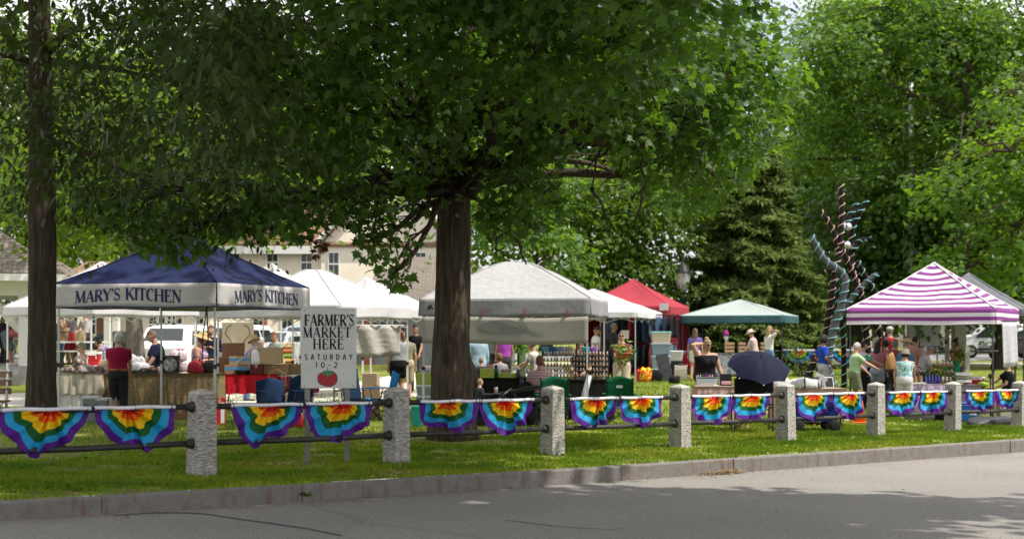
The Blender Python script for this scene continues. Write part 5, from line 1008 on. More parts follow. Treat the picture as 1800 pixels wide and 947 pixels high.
ARM = {'down': (.25, .05, .80), 'front': (.16, .36, 1.0), 'low': (.2, .38, .82), 'reach': (.14, .55, 1.08), 'reachlow': (.16, .5, .85), 'clasp': (.03, .27, .98), 'chest': (.12, .24, 1.22), 'phone': (.08, .28, 1.2), 'face': (.08, .17, 1.48), 'headback': (.12, -.02, 1.62), 'lap': (.12, .32, .66), 'table': (.18, .42, .80), 'hip': (.2, .12, 1.02), 'toes': (.15, .48, .40)}
def person(label, px, Y, h=1.7, r=0, lean=0, sk=SK1, top=None, sleeve=.45, bot=None, kind='pants', hair=(H_brown, 'short'), hat=None, sun=False, arms=('down', 'down'), seat=None, fat=1.0, bust=0, shoes=M_shoe, turn=0, nod=0, tuck=False, step=.0, base=None, apron=None, group='people at the market', glasses=False, beard=None, belt=None):
    k = h / 1.75; p = gp(px, Y) if base is None else base; root = empty('person', p, R(r), label, 'person', group)
    d = Vector((0, math.sin(R(lean)), math.cos(R(lean)))); fwd = Vector((0, math.cos(R(lean)), -math.sin(R(lean)))); X = Vector((1, 0, 0))
    hz = .93 * k if seat is None else seat + .11 * k; P = Vector((0, -.10 * math.sin(R(lean)) * 2 * k if seat is None else 0, hz))
    def tors(mb, rings, inf):
        n_ = 14; rg = []
        for t, rx, ry in rings:
            f = fat if t < .5 else 1 + (fat - 1) * .3; c = P + d * t * k
            rg.append([c + X * ((rx * f + inf) * k * math.cos(2 * PI * i / n_)) + fwd * ((ry * f + inf) * k * math.sin(2 * PI * i / n_)) for i in range(n_)])
        mb.loft(rg)
    TR_ = [(-.10, .11, .09), (-.05, .15, .105), (.02, .165, .112), (.12, .15, .10), (.22, .143, .098), (.34, .165, .11), (.44, .185, .108), (.49, .17, .09), (.53, .11, .075), (.56, .062, .06), (.64, .055, .058)]
    nk = P + d * .61 * k; hl = R(lean * .45 + nod); hd = Vector((0, math.sin(hl), math.cos(hl))); HC = nk + hd * .105 * k + Vector((0, .025 * k, 0))
    HM = Matrix.Translation(HC) @ Matrix.Rotation(-hl, 4, 'X') @ Matrix.Rotation(R(turn), 4, 'Z') @ Matrix.Scale(k, 4)
    sh = [P + d * .475 * k + X * s_ * .178 * k * (1 + (fat - 1) * .4) for s_ in (-1, 1)]; hands = []; el = []
    for s_, a, S in zip((-1, 1), arms, sh):
        q = ARM[a] if isinstance(a, str) else a; tgt = Vector((q[0] * s_ if isinstance(a, str) else q[0], q[1], q[2])) * k
        if isinstance(a, str):
            if a in ('headback', 'face'): tgt = HC + Vector((s_ * q[0] * .9, .10 if a == 'face' else -.06, -.03 if a == 'face' else .02)) * k
            elif seat is not None and a not in ('lap', 'table'): tgt.z += hz - .93 * k
            if a in ('down', 'hip', 'chest', 'clasp', 'phone'): tgt = P + X * tgt.x + d * (tgt.z - .93 * k) + fwd * tgt.y if lean < 35 else P + X * tgt.x + Vector((0, .35, -.15)) * k
        if seat is not None and a == 'lap': tgt = Vector((q[0] * s_ * k, q[1] * k, hz + .13 * k))
        pole = Vector((s_ * .55, -.55, -.5)) if a not in ('headback', 'face') else Vector((s_ * 1, .15, .1))
        e, w_ = ik(S, tgt, .285 * k, .25 * k, pole); el.append(e); hands.append(w_)
    hips = [P + X * s_ * .088 * k - d * .02 * k for s_ in (-1, 1)]; kn = []; an = []
    for i, s_ in enumerate((-1, 1)):
        tg = Vector((s_ * .1 * k, (step if s_ > 0 else -step) + .0, .075 * k)) if seat is None else Vector((s_ * .12 * k, .42 * k + .05 * s_, .075 * k))
        if seat is None and lean > 30: tg.y -= .05
        a, b = ik(hips[i], tg, .43 * k, .43 * k, Vector((0, 1, .25))); kn.append(a); an.append(b)
    af = 1 + (fat - 1) * .8; leg_r = lambda f: [.085 * f, .07 * f, .056 * f]
    mb = MB(); tors(mb, TR_, 0)
    if bust:
        for s_ in (-1, 1): mb.ball(P + d * .345 * k + fwd * (.085 * fat) * k + X * s_ * .075 * k, .066 * bust * k)
    mb.ball((0, 0, 0), (.076, .097, .118), HM); mb.ball((0, .035, -.062), (.052, .06, .055), HM); mb.tube([(0, .09, .015), (0, .112, -.022), (0, .098, -.03)], (.009, .014, .01), 6, HM, True)
    for s_ in (-1, 1): mb.ball((s_ * .077, -.005, -.01), (.012, .02, .03), HM, 6, 5)
    for i, s_ in enumerate((-1, 1)):
        S, e, w_ = sh[i], el[i], hands[i]; mb.tube([S - X * s_ * .05 * k, S, S.lerp(e, .5), e, e.lerp(w_, .35), w_], [v * k * af for v in (.05, .052, .045, .038, .038, .026)], 10, None, True)
        fd = (w_ - e).normalized(); mb.tube([w_, w_ + fd * .045 * k, w_ + fd * .085 * k], [v * k for v in (.026, .038, .034)], 8, None, True, .6)
        mb.tube([hips[i] + d * .03 * k, hips[i].lerp(kn[i], .5), kn[i], kn[i].lerp(an[i], .35), an[i]], [v * k * af for v in (.088, .074, .054, .052, .036)], 12, None, True)
        mb.tube([an[i], an[i] + Vector((0, .09, -.035)) * k, an[i] + Vector((0, .15, -.045)) * k], [v * k for v in (.036, .034, .028)], 8, None, True)
    me = remesh(mb, .0135 * max(.8, k)); body = link('body', me, root); me.materials.clear()
    for m_ in (sk, M_eye, M_lip): me.materials.append(m_)
    me.polygons.foreach_set('use_smooth', [True] * len(me.polygons))
    # fingers, eyes and mouth grow out of the same body mesh
    ex = MB()
    for i, s_ in enumerate((-1, 1)):
        w_ = hands[i]; fd = (w_ - el[i]).normalized(); pal = Vector((0, 0, -1)); side = fd.cross(pal); side = side.normalized() if side.length > .2 else Vector((s_, 0, 0)); pal = side.cross(fd)
        if pal.z > 0: pal = -pal
        for q, (o_, l_) in enumerate(((-.026, .06), (-.009, .072), (.009, .068), (.025, .052))):
            b = w_ + (fd * .09 + side * o_) * k; m1 = b + (fd * l_ * .55 + pal * .01) * k; ex.tube([b - fd * .02 * k, b, m1, m1 + (fd * l_ * .35 + pal * .03) * k], [v * k for v in (.0095, .0095, .0085, .006)], 5)
        ts = side * (-1 if s_ > 0 else 1); b = w_ + (fd * .03 + ts * .03) * k; ex.tube([b - ts * .01 * k, b + (ts * .02 + fd * .03) * k, b + (ts * .022 + fd * .06 + pal * .012) * k], [v * k for v in (.012, .011, .007)], 5)
    ex.mi = 1
    for s_ in (-1, 1): ex.ball((s_ * .031, .087, .012), (.013, .006, .006), HM, 6, 4); ex.box(s_ * .031 - .018, s_ * .031 + .018, .086, .094, .031, .037, HM)
    ex.mi = 2; ex.ball((0, .091, -.062), (.024, .007, .007), HM, 8, 4)
    import bmesh
    bm = bmesh.new(); bm.from_mesh(me); vs = [bm.verts.new(v) for v in ex.v]
    for f, mi in zip(ex.f, ex.m):
        try: q = bm.faces.new([vs[i] for i in f]); q.material_index = mi; q.smooth = True
        except ValueError: pass
    bm.to_mesh(me); bm.free()
    # clothes
    def garment(name, mb, mt, vox=.018):
        m_ = remesh(mb, vox, 2); m_.materials.clear(); m_.materials.append(mt); m_.polygons.foreach_set('use_smooth', [True] * len(m_.polygons)); return link(name, m_, root)
    if bot and kind != 'dress':
        mb = MB(); tors(mb, [(-.10, .14, .10), (-.05, .165, .115), (.02, .172, .12), (.11, .158, .11)], .016)
        fr = {'pants': 9, 'shorts': .93, 'short': .5, 'capri': 1.45, 'skirt': .9}[kind]; lf = {'pants': 1.16, 'shorts': 1.32, 'short': 1.28, 'capri': 1.15, 'skirt': 1.2}[kind]
        if kind == 'skirt': mb.loft([[Vector((rx * k * math.cos(q), ry * k * math.sin(q), z * k)) + Vector((0, P.y, 0)) for q in np.linspace(0, 2 * PI, 15)[:-1]] for z, rx, ry in ((.98, .17, .12), (.85, .2, .15), (.7, .22, .18), (.55, .24, .2))])
        else:
            for i in range(2):
                pts = [hips[i] + d * .03 * k, hips[i].lerp(kn[i], .5), kn[i], kn[i].lerp(an[i], .5), an[i] + Vector((0, 0, .01))]; rr = [v * k * af * lf + .006 for v in (.09, .078, .064, .06, .052)]
                if fr < 1: pts = [pts[0], hips[i].lerp(kn[i], fr * .55), hips[i].lerp(kn[i], fr)]; rr = [rr[0], rr[1] * 1.02, rr[1] * 1.02]
                elif fr < 2: pts = pts[:4]; rr = rr[:4]
                mb.tube(pts, rr, 12, None, True)
        garment({'pants': 'trousers', 'capri': 'trousers', 'skirt': 'skirt'}.get(kind, 'shorts'), mb, bot)
    if top:
        mb = MB(); low = [(-.03, .17, .118)] if not tuck else []
        rings = low + [(.06, .165, .112), (.12, .156, .106), (.22, .15, .104), (.34, .17, .115), (.44, .19, .112), (.49, .175, .094)] + ([(.525, .12, .08), (.545, .08, .07)] if sleeve > 0 else [(.515, .12, .075)])
        tors(mb, rings, .017 if sleeve > 0 else .012)
        if bust:
            for s_ in (-1, 1): mb.ball(P + d * .345 * k + fwd * (.085 * fat) * k + X * s_ * .075 * k, (.066 * bust + .014) * k)
        if kind == 'dress':
            dz = P.z; mb.loft([[Vector((rx * k * fat * math.cos(q), P.y + ry * k * fat * math.sin(q), z)) for q in np.linspace(0, 2 * PI, 15)[:-1]] for z, rx, ry in ((dz + .08 * k, .16, .115), (dz - .1 * k, .2, .15), (dz - .35 * k, .23, .19), (dz - .52 * k, .25, .21))])
        if sleeve > 0:
            for i, s_ in enumerate((-1, 1)):
                S, e, w_ = sh[i], el[i], hands[i]
                if sleeve <= 1: pts = [S - X * s_ * .05 * k, S, S.lerp(e, sleeve)]; rr = [.06, .066, .062]
                else: pts = [S - X * s_ * .05 * k, S, S.lerp(e, .5), e, e.lerp(w_, min(.95, sleeve - 1))]; rr = [.06, .066, .058, .052, .042]
                mb.tube(pts, [v * k * af for v in rr], 12, None, True)
        garment('dress' if kind == 'dress' else 'shirt', mb, top)
    if apron: mb = MB(); mb.grid(lambda u, v: P + d * (.33 - .75 * v) * k + X * (u - .5) * .36 * k + fwd * (.15 * fat - .06 * (2 * u - 1) ** 2) * k, 8, 8); mb.build('apron', apron, root, True, .01)
    if belt: mb = MB(); tors(mb, [(.06, .168, .117), (.11, .162, .113)], .024); mb.build('belt', belt, root, True)
    for i in range(2):
        a = an[i]; mb = MB(); mb.tube([a + Vector((0, -.05, -.04)) * k, a + Vector((0, .02, -.035)) * k, a + Vector((0, .12, -.045)) * k, a + Vector((0, .19, -.052)) * k], [v * k for v in (.032, .045, .044, .026)], 8, None, True, .72); mb.build('shoe', shoes, root, True)
    hm, hs = hair; mb = MB()
    def cap_(sx, sy, sz, front, low, jit=0, n_=18, kk=12):
        rows = []
        for q in range(kk + 1):
            t = PI * q / kk; rows.append([(math.sin(t) * math.cos(2 * PI * i / n_), math.sin(t) * math.sin(2 * PI * i / n_), math.cos(t)) for i in range(n_)])
        vs = []
        for rw in rows:
            for (x, y, z) in rw:
                f = 1 + (random.uniform(-1, 1) * jit)
                if (y > front and z < .50) or z < low: f *= .80
                vs.append((x * sx * f, y * sy * f - .008, z * sz * f))
        fs = [(a * n_ + i, a * n_ + (i + 1) % n_, (a + 1) * n_ + (i + 1) % n_, (a + 1) * n_ + i) for a in range(kk) for i in range(n_)]; mb.add(vs, fs, HM)
    if hs == 'short': cap_(.084, .106, .127, .3, -.35, .02)
    elif hs == 'curly': cap_(.105, .125, .145, .45, -.6, .09)
    elif hs == 'bob': cap_(.097, .116, .13, .5, -.95, .04)
    elif hs in ('long', 'bun', 'pony', 'low'):
        cap_(.086, .108, .128, .3, -.5, .02)
        if hs == 'bun': mb.ball((0, -.06, .125), .05, HM); 
        if hs == 'low': mb.ball((0, -.115, -.03), (.05, .045, .06), HM)
        if hs == 'pony': mb.tube([(0, -.09, .05), (0, -.15, .02), (0, -.155, -.1), (0, -.13, -.24)], (.03, .04, .035, .012), 8, HM)
        if hs == 'long':
            mb.tube([(0, -.03, .05), (0, -.06, -.05), (0, -.085, -.2), (0, -.10, -.36), (0, -.10, -.44)], (.085, .095, .10, .085, .03), 12, HM, False, .6)
    if hs != 'bald': mb.build('hair', hm, root, True)
    if beard: MB().ball((0, .05, -.085), (.06, .055, .05), HM).build('beard', beard, root, True)
    if sun or glasses:
        mb = MB()
        for s_ in (-1, 1): mb.box(s_ * .034 - .027, s_ * .034 + .027, .092, .104, -.012, .028, HM, bev=.008); mb.tube([(s_ * .06, .095, .015), (s_ * .08, 0, .01)], .005, 4, HM)
        mb.box(-.01, .01, .096, .103, .008, .02, HM); mb.build('sunglasses' if sun else 'spectacles', M_sun, root)
    if hat:
        hk, hmt = hat; mb = MB(); HT = HM @ T(0, -.012, .045)
        if hk == 'brim': mb.lathe([(.09, .0), (.15, -.02), (.205, -.035), (.205, -.027), (.15, -.008), (.098, .012), (.092, .07), (.07, .095), (.01, .1)], 22, HT, 1, 1.1)
        elif hk == 'fedora': mb.lathe([(.09, 0), (.14, -.008), (.175, .012), (.175, .02), (.14, .002), (.097, .014), (.088, .085), (.06, .1), (.01, .09)], 22, HT, 1, 1.12)
        elif hk == 'bucket': mb.lathe([(.1, -.01), (.145, -.055), (.147, -.05), (.104, .0), (.095, .07), (.07, .085), (.01, .088)], 20, HT, 1, 1.12)
        elif hk == 'cap': mb.lathe([(.094, -.01), (.092, .03), (.075, .07), (.04, .092), (.008, .098)], 18, HT, 1, 1.15); mb.grid(lambda u, v: HT @ Vector(((u - .5) * .14, .09 + .085 * v * (1 - (2 * u - 1) ** 2 * .5), -.004 - .02 * v)), 6, 3)
        mb.build('hat', hmt, root, True)
    return root
CL = lambda n_, c, **k: cloth(n_ + '_cloth', c, **k)
def pattern(name, stops, sc=18, kind='noise', stretch=None):
    m = mat(name, (.5, .5, .5), .85, spec=.1); n = m.node_tree.nodes; L = m.node_tree.links; tc = n.new('ShaderNodeTexCoord'); mp = n.new('ShaderNodeMapping'); L.new(tc.outputs['Object'], mp.inputs[0])
    if stretch: mp.inputs['Scale'].default_value = stretch
    if kind == 'wave':
        t = n.new('ShaderNodeTexWave'); t.bands_direction = 'Z'; t.inputs['Scale'].default_value = sc; s_ = t.outputs['Fac']
    elif kind == 'voronoi':
        t = n.new('ShaderNodeTexVoronoi'); t.inputs['Scale'].default_value = sc; s_ = t.outputs['Distance']
    else:
        t = n.new('ShaderNodeTexNoise'); t.inputs['Scale'].default_value = sc; t.inputs['Detail'].default_value = 3; s_ = t.outputs['Fac']
    L.new(mp.outputs[0], t.inputs['Vector']); r = ramp(m, stops, s_); L.new(r.outputs[0], n['Principled BSDF'].inputs['Base Color']); return m
Pf = pattern('floral_cloth', [(0, (.5, .2, .06)), (.4, (.28, .16, .45)), (.47, (.62, .5, .5)), (.53, (.08, .12, .35)), (.6, (.6, .22, .2))], 16)
Ptie = pattern('tie_dye_cloth', [(0, (.5, .16, .08)), (.42, (.55, .22, .3)), (.5, (.45, .4, .3)), (.58, (.3, .34, .36))], 5)
Pst = pattern('striped_jersey', [(0, (.55, .45, .45)), (.5, (.20, .05, .07))], 11, 'wave'); Ptl = pattern('teal_print_cloth', [(0, (.02, .22, .30)), (.22, (.45, .6, .6)), (.34, (.03, .3, .38)), (.5, (.5, .62, .6))], 14, 'voronoi')
Pap = pattern('spice_apron', [(0, (.12, .04, .02)), (.5, (.35, .15, .04)), (.58, (.08, .03, .03))], 24); Ppur = pattern('violet_print', [(0, (.10, .07, .28)), (.52, (.3, .24, .5)), (.6, (.06, .05, .18))], 20)
c_nav, c_blk, c_wht, c_gry, c_char, c_den, c_khk = CL('navy', (.018, .022, .05)), CL('black', (.012, .012, .014)), CL('white', (.6, .59, .57)), CL('heather', (.27, .27, .29)), CL('charcoal', (.045, .045, .05)), CL('denim', (.12, .2, .32)), CL('khaki', (.42, .36, .26))
gz_dk = float(G(-17.1, 47)) + .52; gd = lambda px, Y: Vector(((px - 900) * Y / F, Y, gz_dk))
person('man in pink shirt and denim shorts bending over at the gazebo edge', 34, 44.2, 1.8, -95, 78, SK2, CL('rose', (.42, .13, .16)), .5, CL('slate_denim', (.13, .16, .2)), 'shorts', (H_brown, 'short'), arms=('toes', 'toes'), base=gd(22, 44.2), shoes=M_wshoe, fat=1.15)
person('dark clothed woman with pink headband inside the gazebo', 48, 47.5, 1.62, 150, 5, SK2, c_blk, .4, c_blk, 'pants', (H_dark, 'bob'), base=gd(50, 47), arms=('hip', 'down'))
person('grey haired person in dark shirt in the gazebo beside the white post', 85, 47.5, 1.62, 20, 5, SK2, c_char, .5, c_blk, 'pants', (H_grey, 'bob'), base=gd(88, 46.5))
person('dark haired person at extreme left edge of the gazebo', 4, 48, 1.62, -40, 5, SK3, c_char, .5, c_char, 'pants', (H_dark, 'short'), base=gd(4, 48))
person('person in tan top mostly hidden behind the leftmost trunk', 108, 47, 1.68, -90, 8, SK1, CL('tan', (.4, .27, .17)), 1.6, c_den, 'pants', (H_dark, 'short'), ('cap', c_char), arms=('front', 'front'), base=gd(106, 46))
person('man in grey tank top, dark cap and red shorts on gazebo step', 128, 46, 1.74, 70, 3, SK3, CL('grey_tank', (.16, .14, .15)), 0, CL('red_shorts', (.34, .02, .03)), 'shorts', (H_dark, 'short'), ('cap', c_char), arms=('phone', 'front'), base=gd(126, 45.5))
person('person in white cap and tan top with paper bag near the gazebo', 156, 46.5, 1.72, 60, 6, SK2, CL('sand_vest', (.38, .36, .36)), 0, c_char, 'shorts', (H_grey, 'short'), ('cap', CL('white_cap', (.66, .66, .68))), arms=('low', 'low'), base=gd(152, 46), fat=1.1)
person('woman in lilac tank top bending forward beside white column', 193, 40, 1.66, 75, 52, SK2, CL('lilac', (.34, .30, .46)), 0, c_blk, 'shorts', (H_dark, 'bun'), arms=('reachlow', 'reachlow'), fat=1.15)
person('white haired seated man in sunglasses and sleeveless pale shirt', 150, 33, 1.72, 145, 8, SK1, CL('pale_shirt', (.42, .41, .4)), 0, c_khk, 'shorts', (H_grey, 'short'), sun=True, arms=('lap', 'lap'), seat=.5, fat=1.2, turn=-25)
person('woman with curly white hair and crimson shirt seen from behind', 208, 27.0, 1.64, 8, 4, SK1, CL('crimson', (.22, .008, .035)), .5, CL('faded_black', (.022, .022, .024)), 'pants', (H_white, 'curly'), arms=('low', 'low'), belt=Pap, fat=1.12)
person('short haired person in navy tee looking down at the food table', 280, 28.9, 1.72, 118, 14, SK2, c_nav, .6, c_nav, 'pants', (hairm('sandy_hair', (.2, .12, .06)), 'short'), arms=('table', 'low'), nod=16, fat=1.15)
person('woman in wide straw hat and sleeveless floral dress holding a phone', 348, 29.4, 1.66, -98, 8, SK2, Pf, 0, None, 'dress', (H_brown, 'bob'), ('brim', M_straw), arms=('phone', 'phone'), fat=1.25, nod=14, bust=1.1)
person('bearded man in dark jacket behind the canopy pole', 372, 36, 1.8, 170, 2, SK2, c_nav, 1.6, c_char, 'pants', (H_brown, 'short'), beard=H_brown, arms=('chest', 'chest'))
person('blond woman behind the card stand with a white strap', 390, 38.5, 1.62, 20, 4, SK1, c_wht, .5, c_den, 'pants', (H_blond, 'bun'))
person('person in tan sunhat and tie dye shirt leaning over the boxes', 462, 31.6, 1.66, 62, 30, SK1, Ptie, .6, CL('stone_trousers', (.33, .32, .28)), 'pants', (H_white, 'short'), ('bucket', M_straw), arms=('reachlow', 'low'), fat=1.2, nod=10)
person('person in royal blue tee bending behind tie dye shopper', 437, 34.2, 1.64, -70, 38, SK1, CL('royal', (.02, .05, .38)), .5, c_den, 'pants', (H_white, 'short'), arms=('reachlow', 'reachlow'))
person('bald red haired vendor looking down at the fruit trays', 488, 36, 1.66, 150, 12, SK2, CL('sage', (.3, .33, .3)), .5, c_khk, 'pants', (H_red, 'short'), nod=22, arms=('low', 'low'))
person('woman in grey tee and black shorts with crossbody strap from behind', 701, 33, 1.72, 18, 2, SK2, c_gry, .55, c_blk, 'short', (hairm('light_brown_hair', (.25, .14, .07)), 'pony'), arms=('down', 'low'), fat=1.18, turn=40)
person('person in olive top half hidden behind woman in grey', 714, 34.2, 1.68, 15, 2, SK2, CL('olive', (.2, .2, .13)), .5, c_khk, 'shorts', (H_dark, 'short'))
person('man in black shirt with green print left of the thick trunk', 730, 38, 1.82, 175, 2, SK3, c_blk, .5, c_char, 'pants', (H_dark, 'short'), arms=('front', 'front'))
person('person in pale blue denim robe just right of thick trunk', 840, 33.4, 1.7, 20, 2, SK2, CL('pale_denim', (.26, .36, .44)), 1.6, CL('pale_denim2', (.28, .38, .46)), 'skirt', (H_brown, 'short'), fat=1.15)
person('person in purple tank top with back to the street', 887, 37, 1.7, 5, 2, SK2, CL('purple', (.32, .06, .36)), 0, c_char, 'pants', (H_dark, 'short'), arms=('low', 'low'))
person('curly haired child standing behind the yellow green boxes', 879, 30.8, 1.22, 10, 6, SK1, CL('grey_smock', (.28, .27, .29)), .5, c_den, 'pants', (H_red, 'curly'))
person('short brown haired child behind table beside the trunk', 846, 31.2, 1.12, 12, 4, SK1, c_char, .5, c_den, 'pants', (hairm('light_hair', (.26, .15, .08)), 'short'))
person('young man in cream tee handing over goods under the silver canopy', 941, 30.4, 1.55, 68, 8, SK2, CL('cream_tee', (.48, .45, .42)), .55, c_khk, 'pants', (H_red, 'short'), arms=('front', 'reach'), nod=8)
person('person with auburn bun in striped tee sitting on green chair', 950, 27.2, 1.68, 12, 4, SK2, Pst, .5, c_char, 'pants', (H_red, 'low'), arms=('lap', 'lap'), seat=.42, fat=1.12)
person('blond toddler sitting low in a stroller beside the trunk', 842, 26.4, .98, -60, 2, SK1, c_char, 1.5, c_char, 'pants', (H_blond, 'short'), arms=('chest', 'chest'), seat=.36)
person('woman in sunglasses seated behind the bottle rack', 1022, 31.5, 1.6, 170, 4, SK2, c_blk, .5, c_char, 'pants', (H_brown, 'short'), sun=True, seat=.62, arms=('lap', 'lap'))
person('man in white tee and dark cap under the small white canopy', 1047, 46, 1.72, -95, 2, SK3, c_wht, .55, c_char, 'pants', (H_grey, 'short'), ('cap', c_char), fat=1.2, arms=('down', 'down'))
person('tall man in charcoal shirt beside the white tee man', 1078, 46.6, 1.86, -88, 0, SK3, c_char, .55, c_char, 'pants', (H_grey, 'short'), glasses=True, arms=('front', 'front'))
plant_man = person('man in maroon tee and khaki shorts hugging a potted plant', 1093, 33.5, 1.70, 172, 0, SK1, CL('maroon', (.13, .03, .05)), .6, c_khk, 'shorts', (hairm('brown_grey', (.14, .11, .08)), 'short'), glasses=True, arms=((-.02, .34, 1.02), (.06, .34, 1.0)), fat=1.12)
person('woman in black halter top and sunglasses touching her head', 1240, 29.9, 1.68, -158, 8, SK2, c_blk, 0, c_blk, 'skirt', (H_blond, 'bun'), sun=True, arms=((-.36, .2, .82), 'headback'), fat=1.5, bust=1.25, nod=4)
person('long haired woman in violet print and white shorts walking', 1222, 46, 1.68, -20, 2, SK2, Ppur, .5, c_wht, 'short', (H_brown, 'long'), step=.18, arms=('down', 'down'))
person('person in wide pale hat and pink shirt under green canopy', 1326, 47, 1.64, 60, 12, SK1, CL('pale_pink', (.5, .38, .38)), 1.5, c_khk, 'pants', (H_grey, 'short'), ('brim', M_felt), arms=('low', 'low'), nod=14)
person('blond woman in white tee and sunglasses touching her chin', 1352, 45.5, 1.76, -70, 0, SK1, c_wht, .5, c_den, 'pants', (H_blond, 'long'), sun=True, arms=('down', 'face'))
person('vendor in black hidden beneath the navy umbrella', 1316, 27.5, 1.6, 10, 2, SK2, c_blk, .5, c_blk, 'shorts', (H_dark, 'short'), seat=.52, arms=('lap', 'lap'), fat=1.1, shoes=mat('pink_sandal', (.45, .2, .25), .7))
person('boy in royal blue jersey with red print and pale trousers', 1447, 36.2, 1.70, -75, 0, SK3, CL('jersey_blue', (.018, .06, .38)), .6, CL('pale_joggers', (.42, .42, .46)), 'pants', (H_dark, 'curly'), sun=True, arms=('hip', 'hip'))
person('white haired woman in mint green tee handing over a box', 1503, 34.0, 1.64, -88, 4, SK1, CL('mint', (.33, .46, .27)), .6, CL('sage_trousers', (.15, .17, .11)), 'pants', (H_white, 'short'), sun=True, arms=('front', 'reach'), fat=1.18)
person('person in pale tee and black trousers behind mint shirt woman', 1516, 35.6, 1.62, -85, 2, SK2, CL('pale_tee', (.46, .46, .5)), .5, c_blk, 'pants', (H_dark, 'short'), arms=('reach', 'reach'))
person('girl with long dark hair, pink top and denim shorts', 1542, 36.4, 1.62, -30, 3, SK3, CL('pink_top', (.45, .16, .2)), .3, CL('light_denim', (.30, .38, .46)), 'short', (H_dark, 'long'), arms=('low', 'front'))
person('dark haired bare shouldered woman behind girl in pink top', 1556, 38, 1.62, -60, 3, SK3, CL('rust', (.3, .12, .07)), 0, c_char, 'pants', (H_dark, 'bob'), arms=('low', 'low'))
person('person in red shirt and tan cap behind the striped canopy pole', 1563, 41, 1.84, -40, 2, SK2, CL('red_tee', (.42, .02, .03)), .5, c_khk, 'pants', (H_grey, 'short'), ('cap', M_felt))
person('grey haired person between red shirt and straw fedora man', 1571, 37.2, 1.66, -60, 4, SK2, CL('dusty_red', (.3, .05, .06)), .5, c_char, 'pants', (H_grey, 'bob'))
person('man in straw fedora, sunglasses and slate blue polo leaning in', 1585, 34.8, 1.78, -70, 18, SK2, CL('slate_polo', (.06, .12, .19)), .6, c_char, 'pants', (H_grey, 'short'), ('fedora', mat('tan_fedora', (.42, .31, .2), .9)), sun=True, arms=('reach', 'low'), fat=1.15)
person('dark haired man looking on right of the straw fedora', 1607, 38, 1.74, -60, 4, SK2, CL('peach', (.42, .25, .2)), .5, c_char, 'pants', (H_dark, 'short'))
person('woman in khaki bucket hat and teal patterned sleeveless blouse', 1590, 33.3, 1.56, -28, 8, SK2, Ptl, 0, CL('white_trousers', (.56, .55, .53)), 'pants', (H_dark, 'bob'), ('bucket', M_khat), arms=('down', 'reachlow'), fat=1.25, turn=-15)
person('grey haired person in white tee looking down at jars', 1621, 35.6, 1.66, -98, 20, SK2, CL('soft_white_tee', (.5, .5, .53)), .6, c_char, 'pants', (H_grey, 'short'), glasses=True, arms=('low', 'low'), nod=24, fat=1.1)
person('woman with dark bun and mustard top behind green tee boy', 1683, 38.4, 1.72, 80, 6, SK3, CL('mustard', (.42, .26, .03)), .5, c_char, 'pants', (H_dark, 'bun'), arms=('low', 'low'))
person('dark haired boy in green tee holding red flowers', 1678, 36.2, 1.52, 118, 4, SK3, CL('green_tee', (.02, .22, .09)), 1.3, c_char, 'pants', (H_dark, 'short'), arms=('front', 'front'), nod=14)
person('person in black clothes sitting back behind the hanging white sheet', 1772, 35.3, 1.72, 82, 0, SK2, c_blk, .5, c_blk, 'shorts', (H_dark, 'short'), seat=.46, arms=('lap', 'reach'), fat=1.15, shoes=M_wshoe)
person('walker in dark clothes far off by the pavement at left', 20, 62, 1.7, 60, 2, SK2, c_char, .5, c_den, 'pants', (H_dark, 'short'))
# ================================================================== GOODS AND FURNITURE
M_card, M_card2, M_ply = mat('cardboard', (.30, .20, .115), .9, (.26, .17, .10), 6), mat('cardboard_pale', (.40, .29, .18), .9), mat('wood_box', (.18, .09, .04), .7, (.24, .13, .06), 14, stretch=(1, 1, 6))
M_wp, M_clear, M_bluep = mat('white_plastic', (.62, .62, .6), .45), mat('milky_plastic', (.42, .48, .50), .3, (.34, .39, .42), 5, trans=.2), mat('blue_plastic', (.02, .13, .42), .4)
M_redp, M_blkc, M_tblu = mat('red_plastic', (.45, .015, .02), .4), CL('black_table', (.012, .012, .013)), CL('chair_blue', (.012, .03, .07))
def at(px, Y, z): return Vector(((px - 900) * Y / F, Y, z))
def thing(name, cat, label, loc, rz=0, group=None): return empty(name, loc, rz, label, cat, group)
def table(label, px, Y, lx, ly, h, rz=0, top=None):
    p = gp(px, Y); r = thing('folding_table', 'table', label, p, rz); MB().box(-lx / 2, lx / 2, -ly / 2, ly / 2, h - .035, h, bev=.008).build('tabletop', top or M_wp, r)
    for sx in (-1, 1):
        for sy in (-1, 1): MB().tube([(sx * (lx / 2 - .22), sy * (ly / 2 - .06), h - .036), (sx * (lx / 2 - .12), sy * (ly / 2 - .06), 0)], .014, 6).build('leg', M_dark, r)
        MB().tube([(sx * (lx / 2 - .15), -ly / 2 + .06, .22), (sx * (lx / 2 - .15), ly / 2 - .06, .22)], .01, 5).build('crossbar', M_dark, r)
    return r, p.z + h
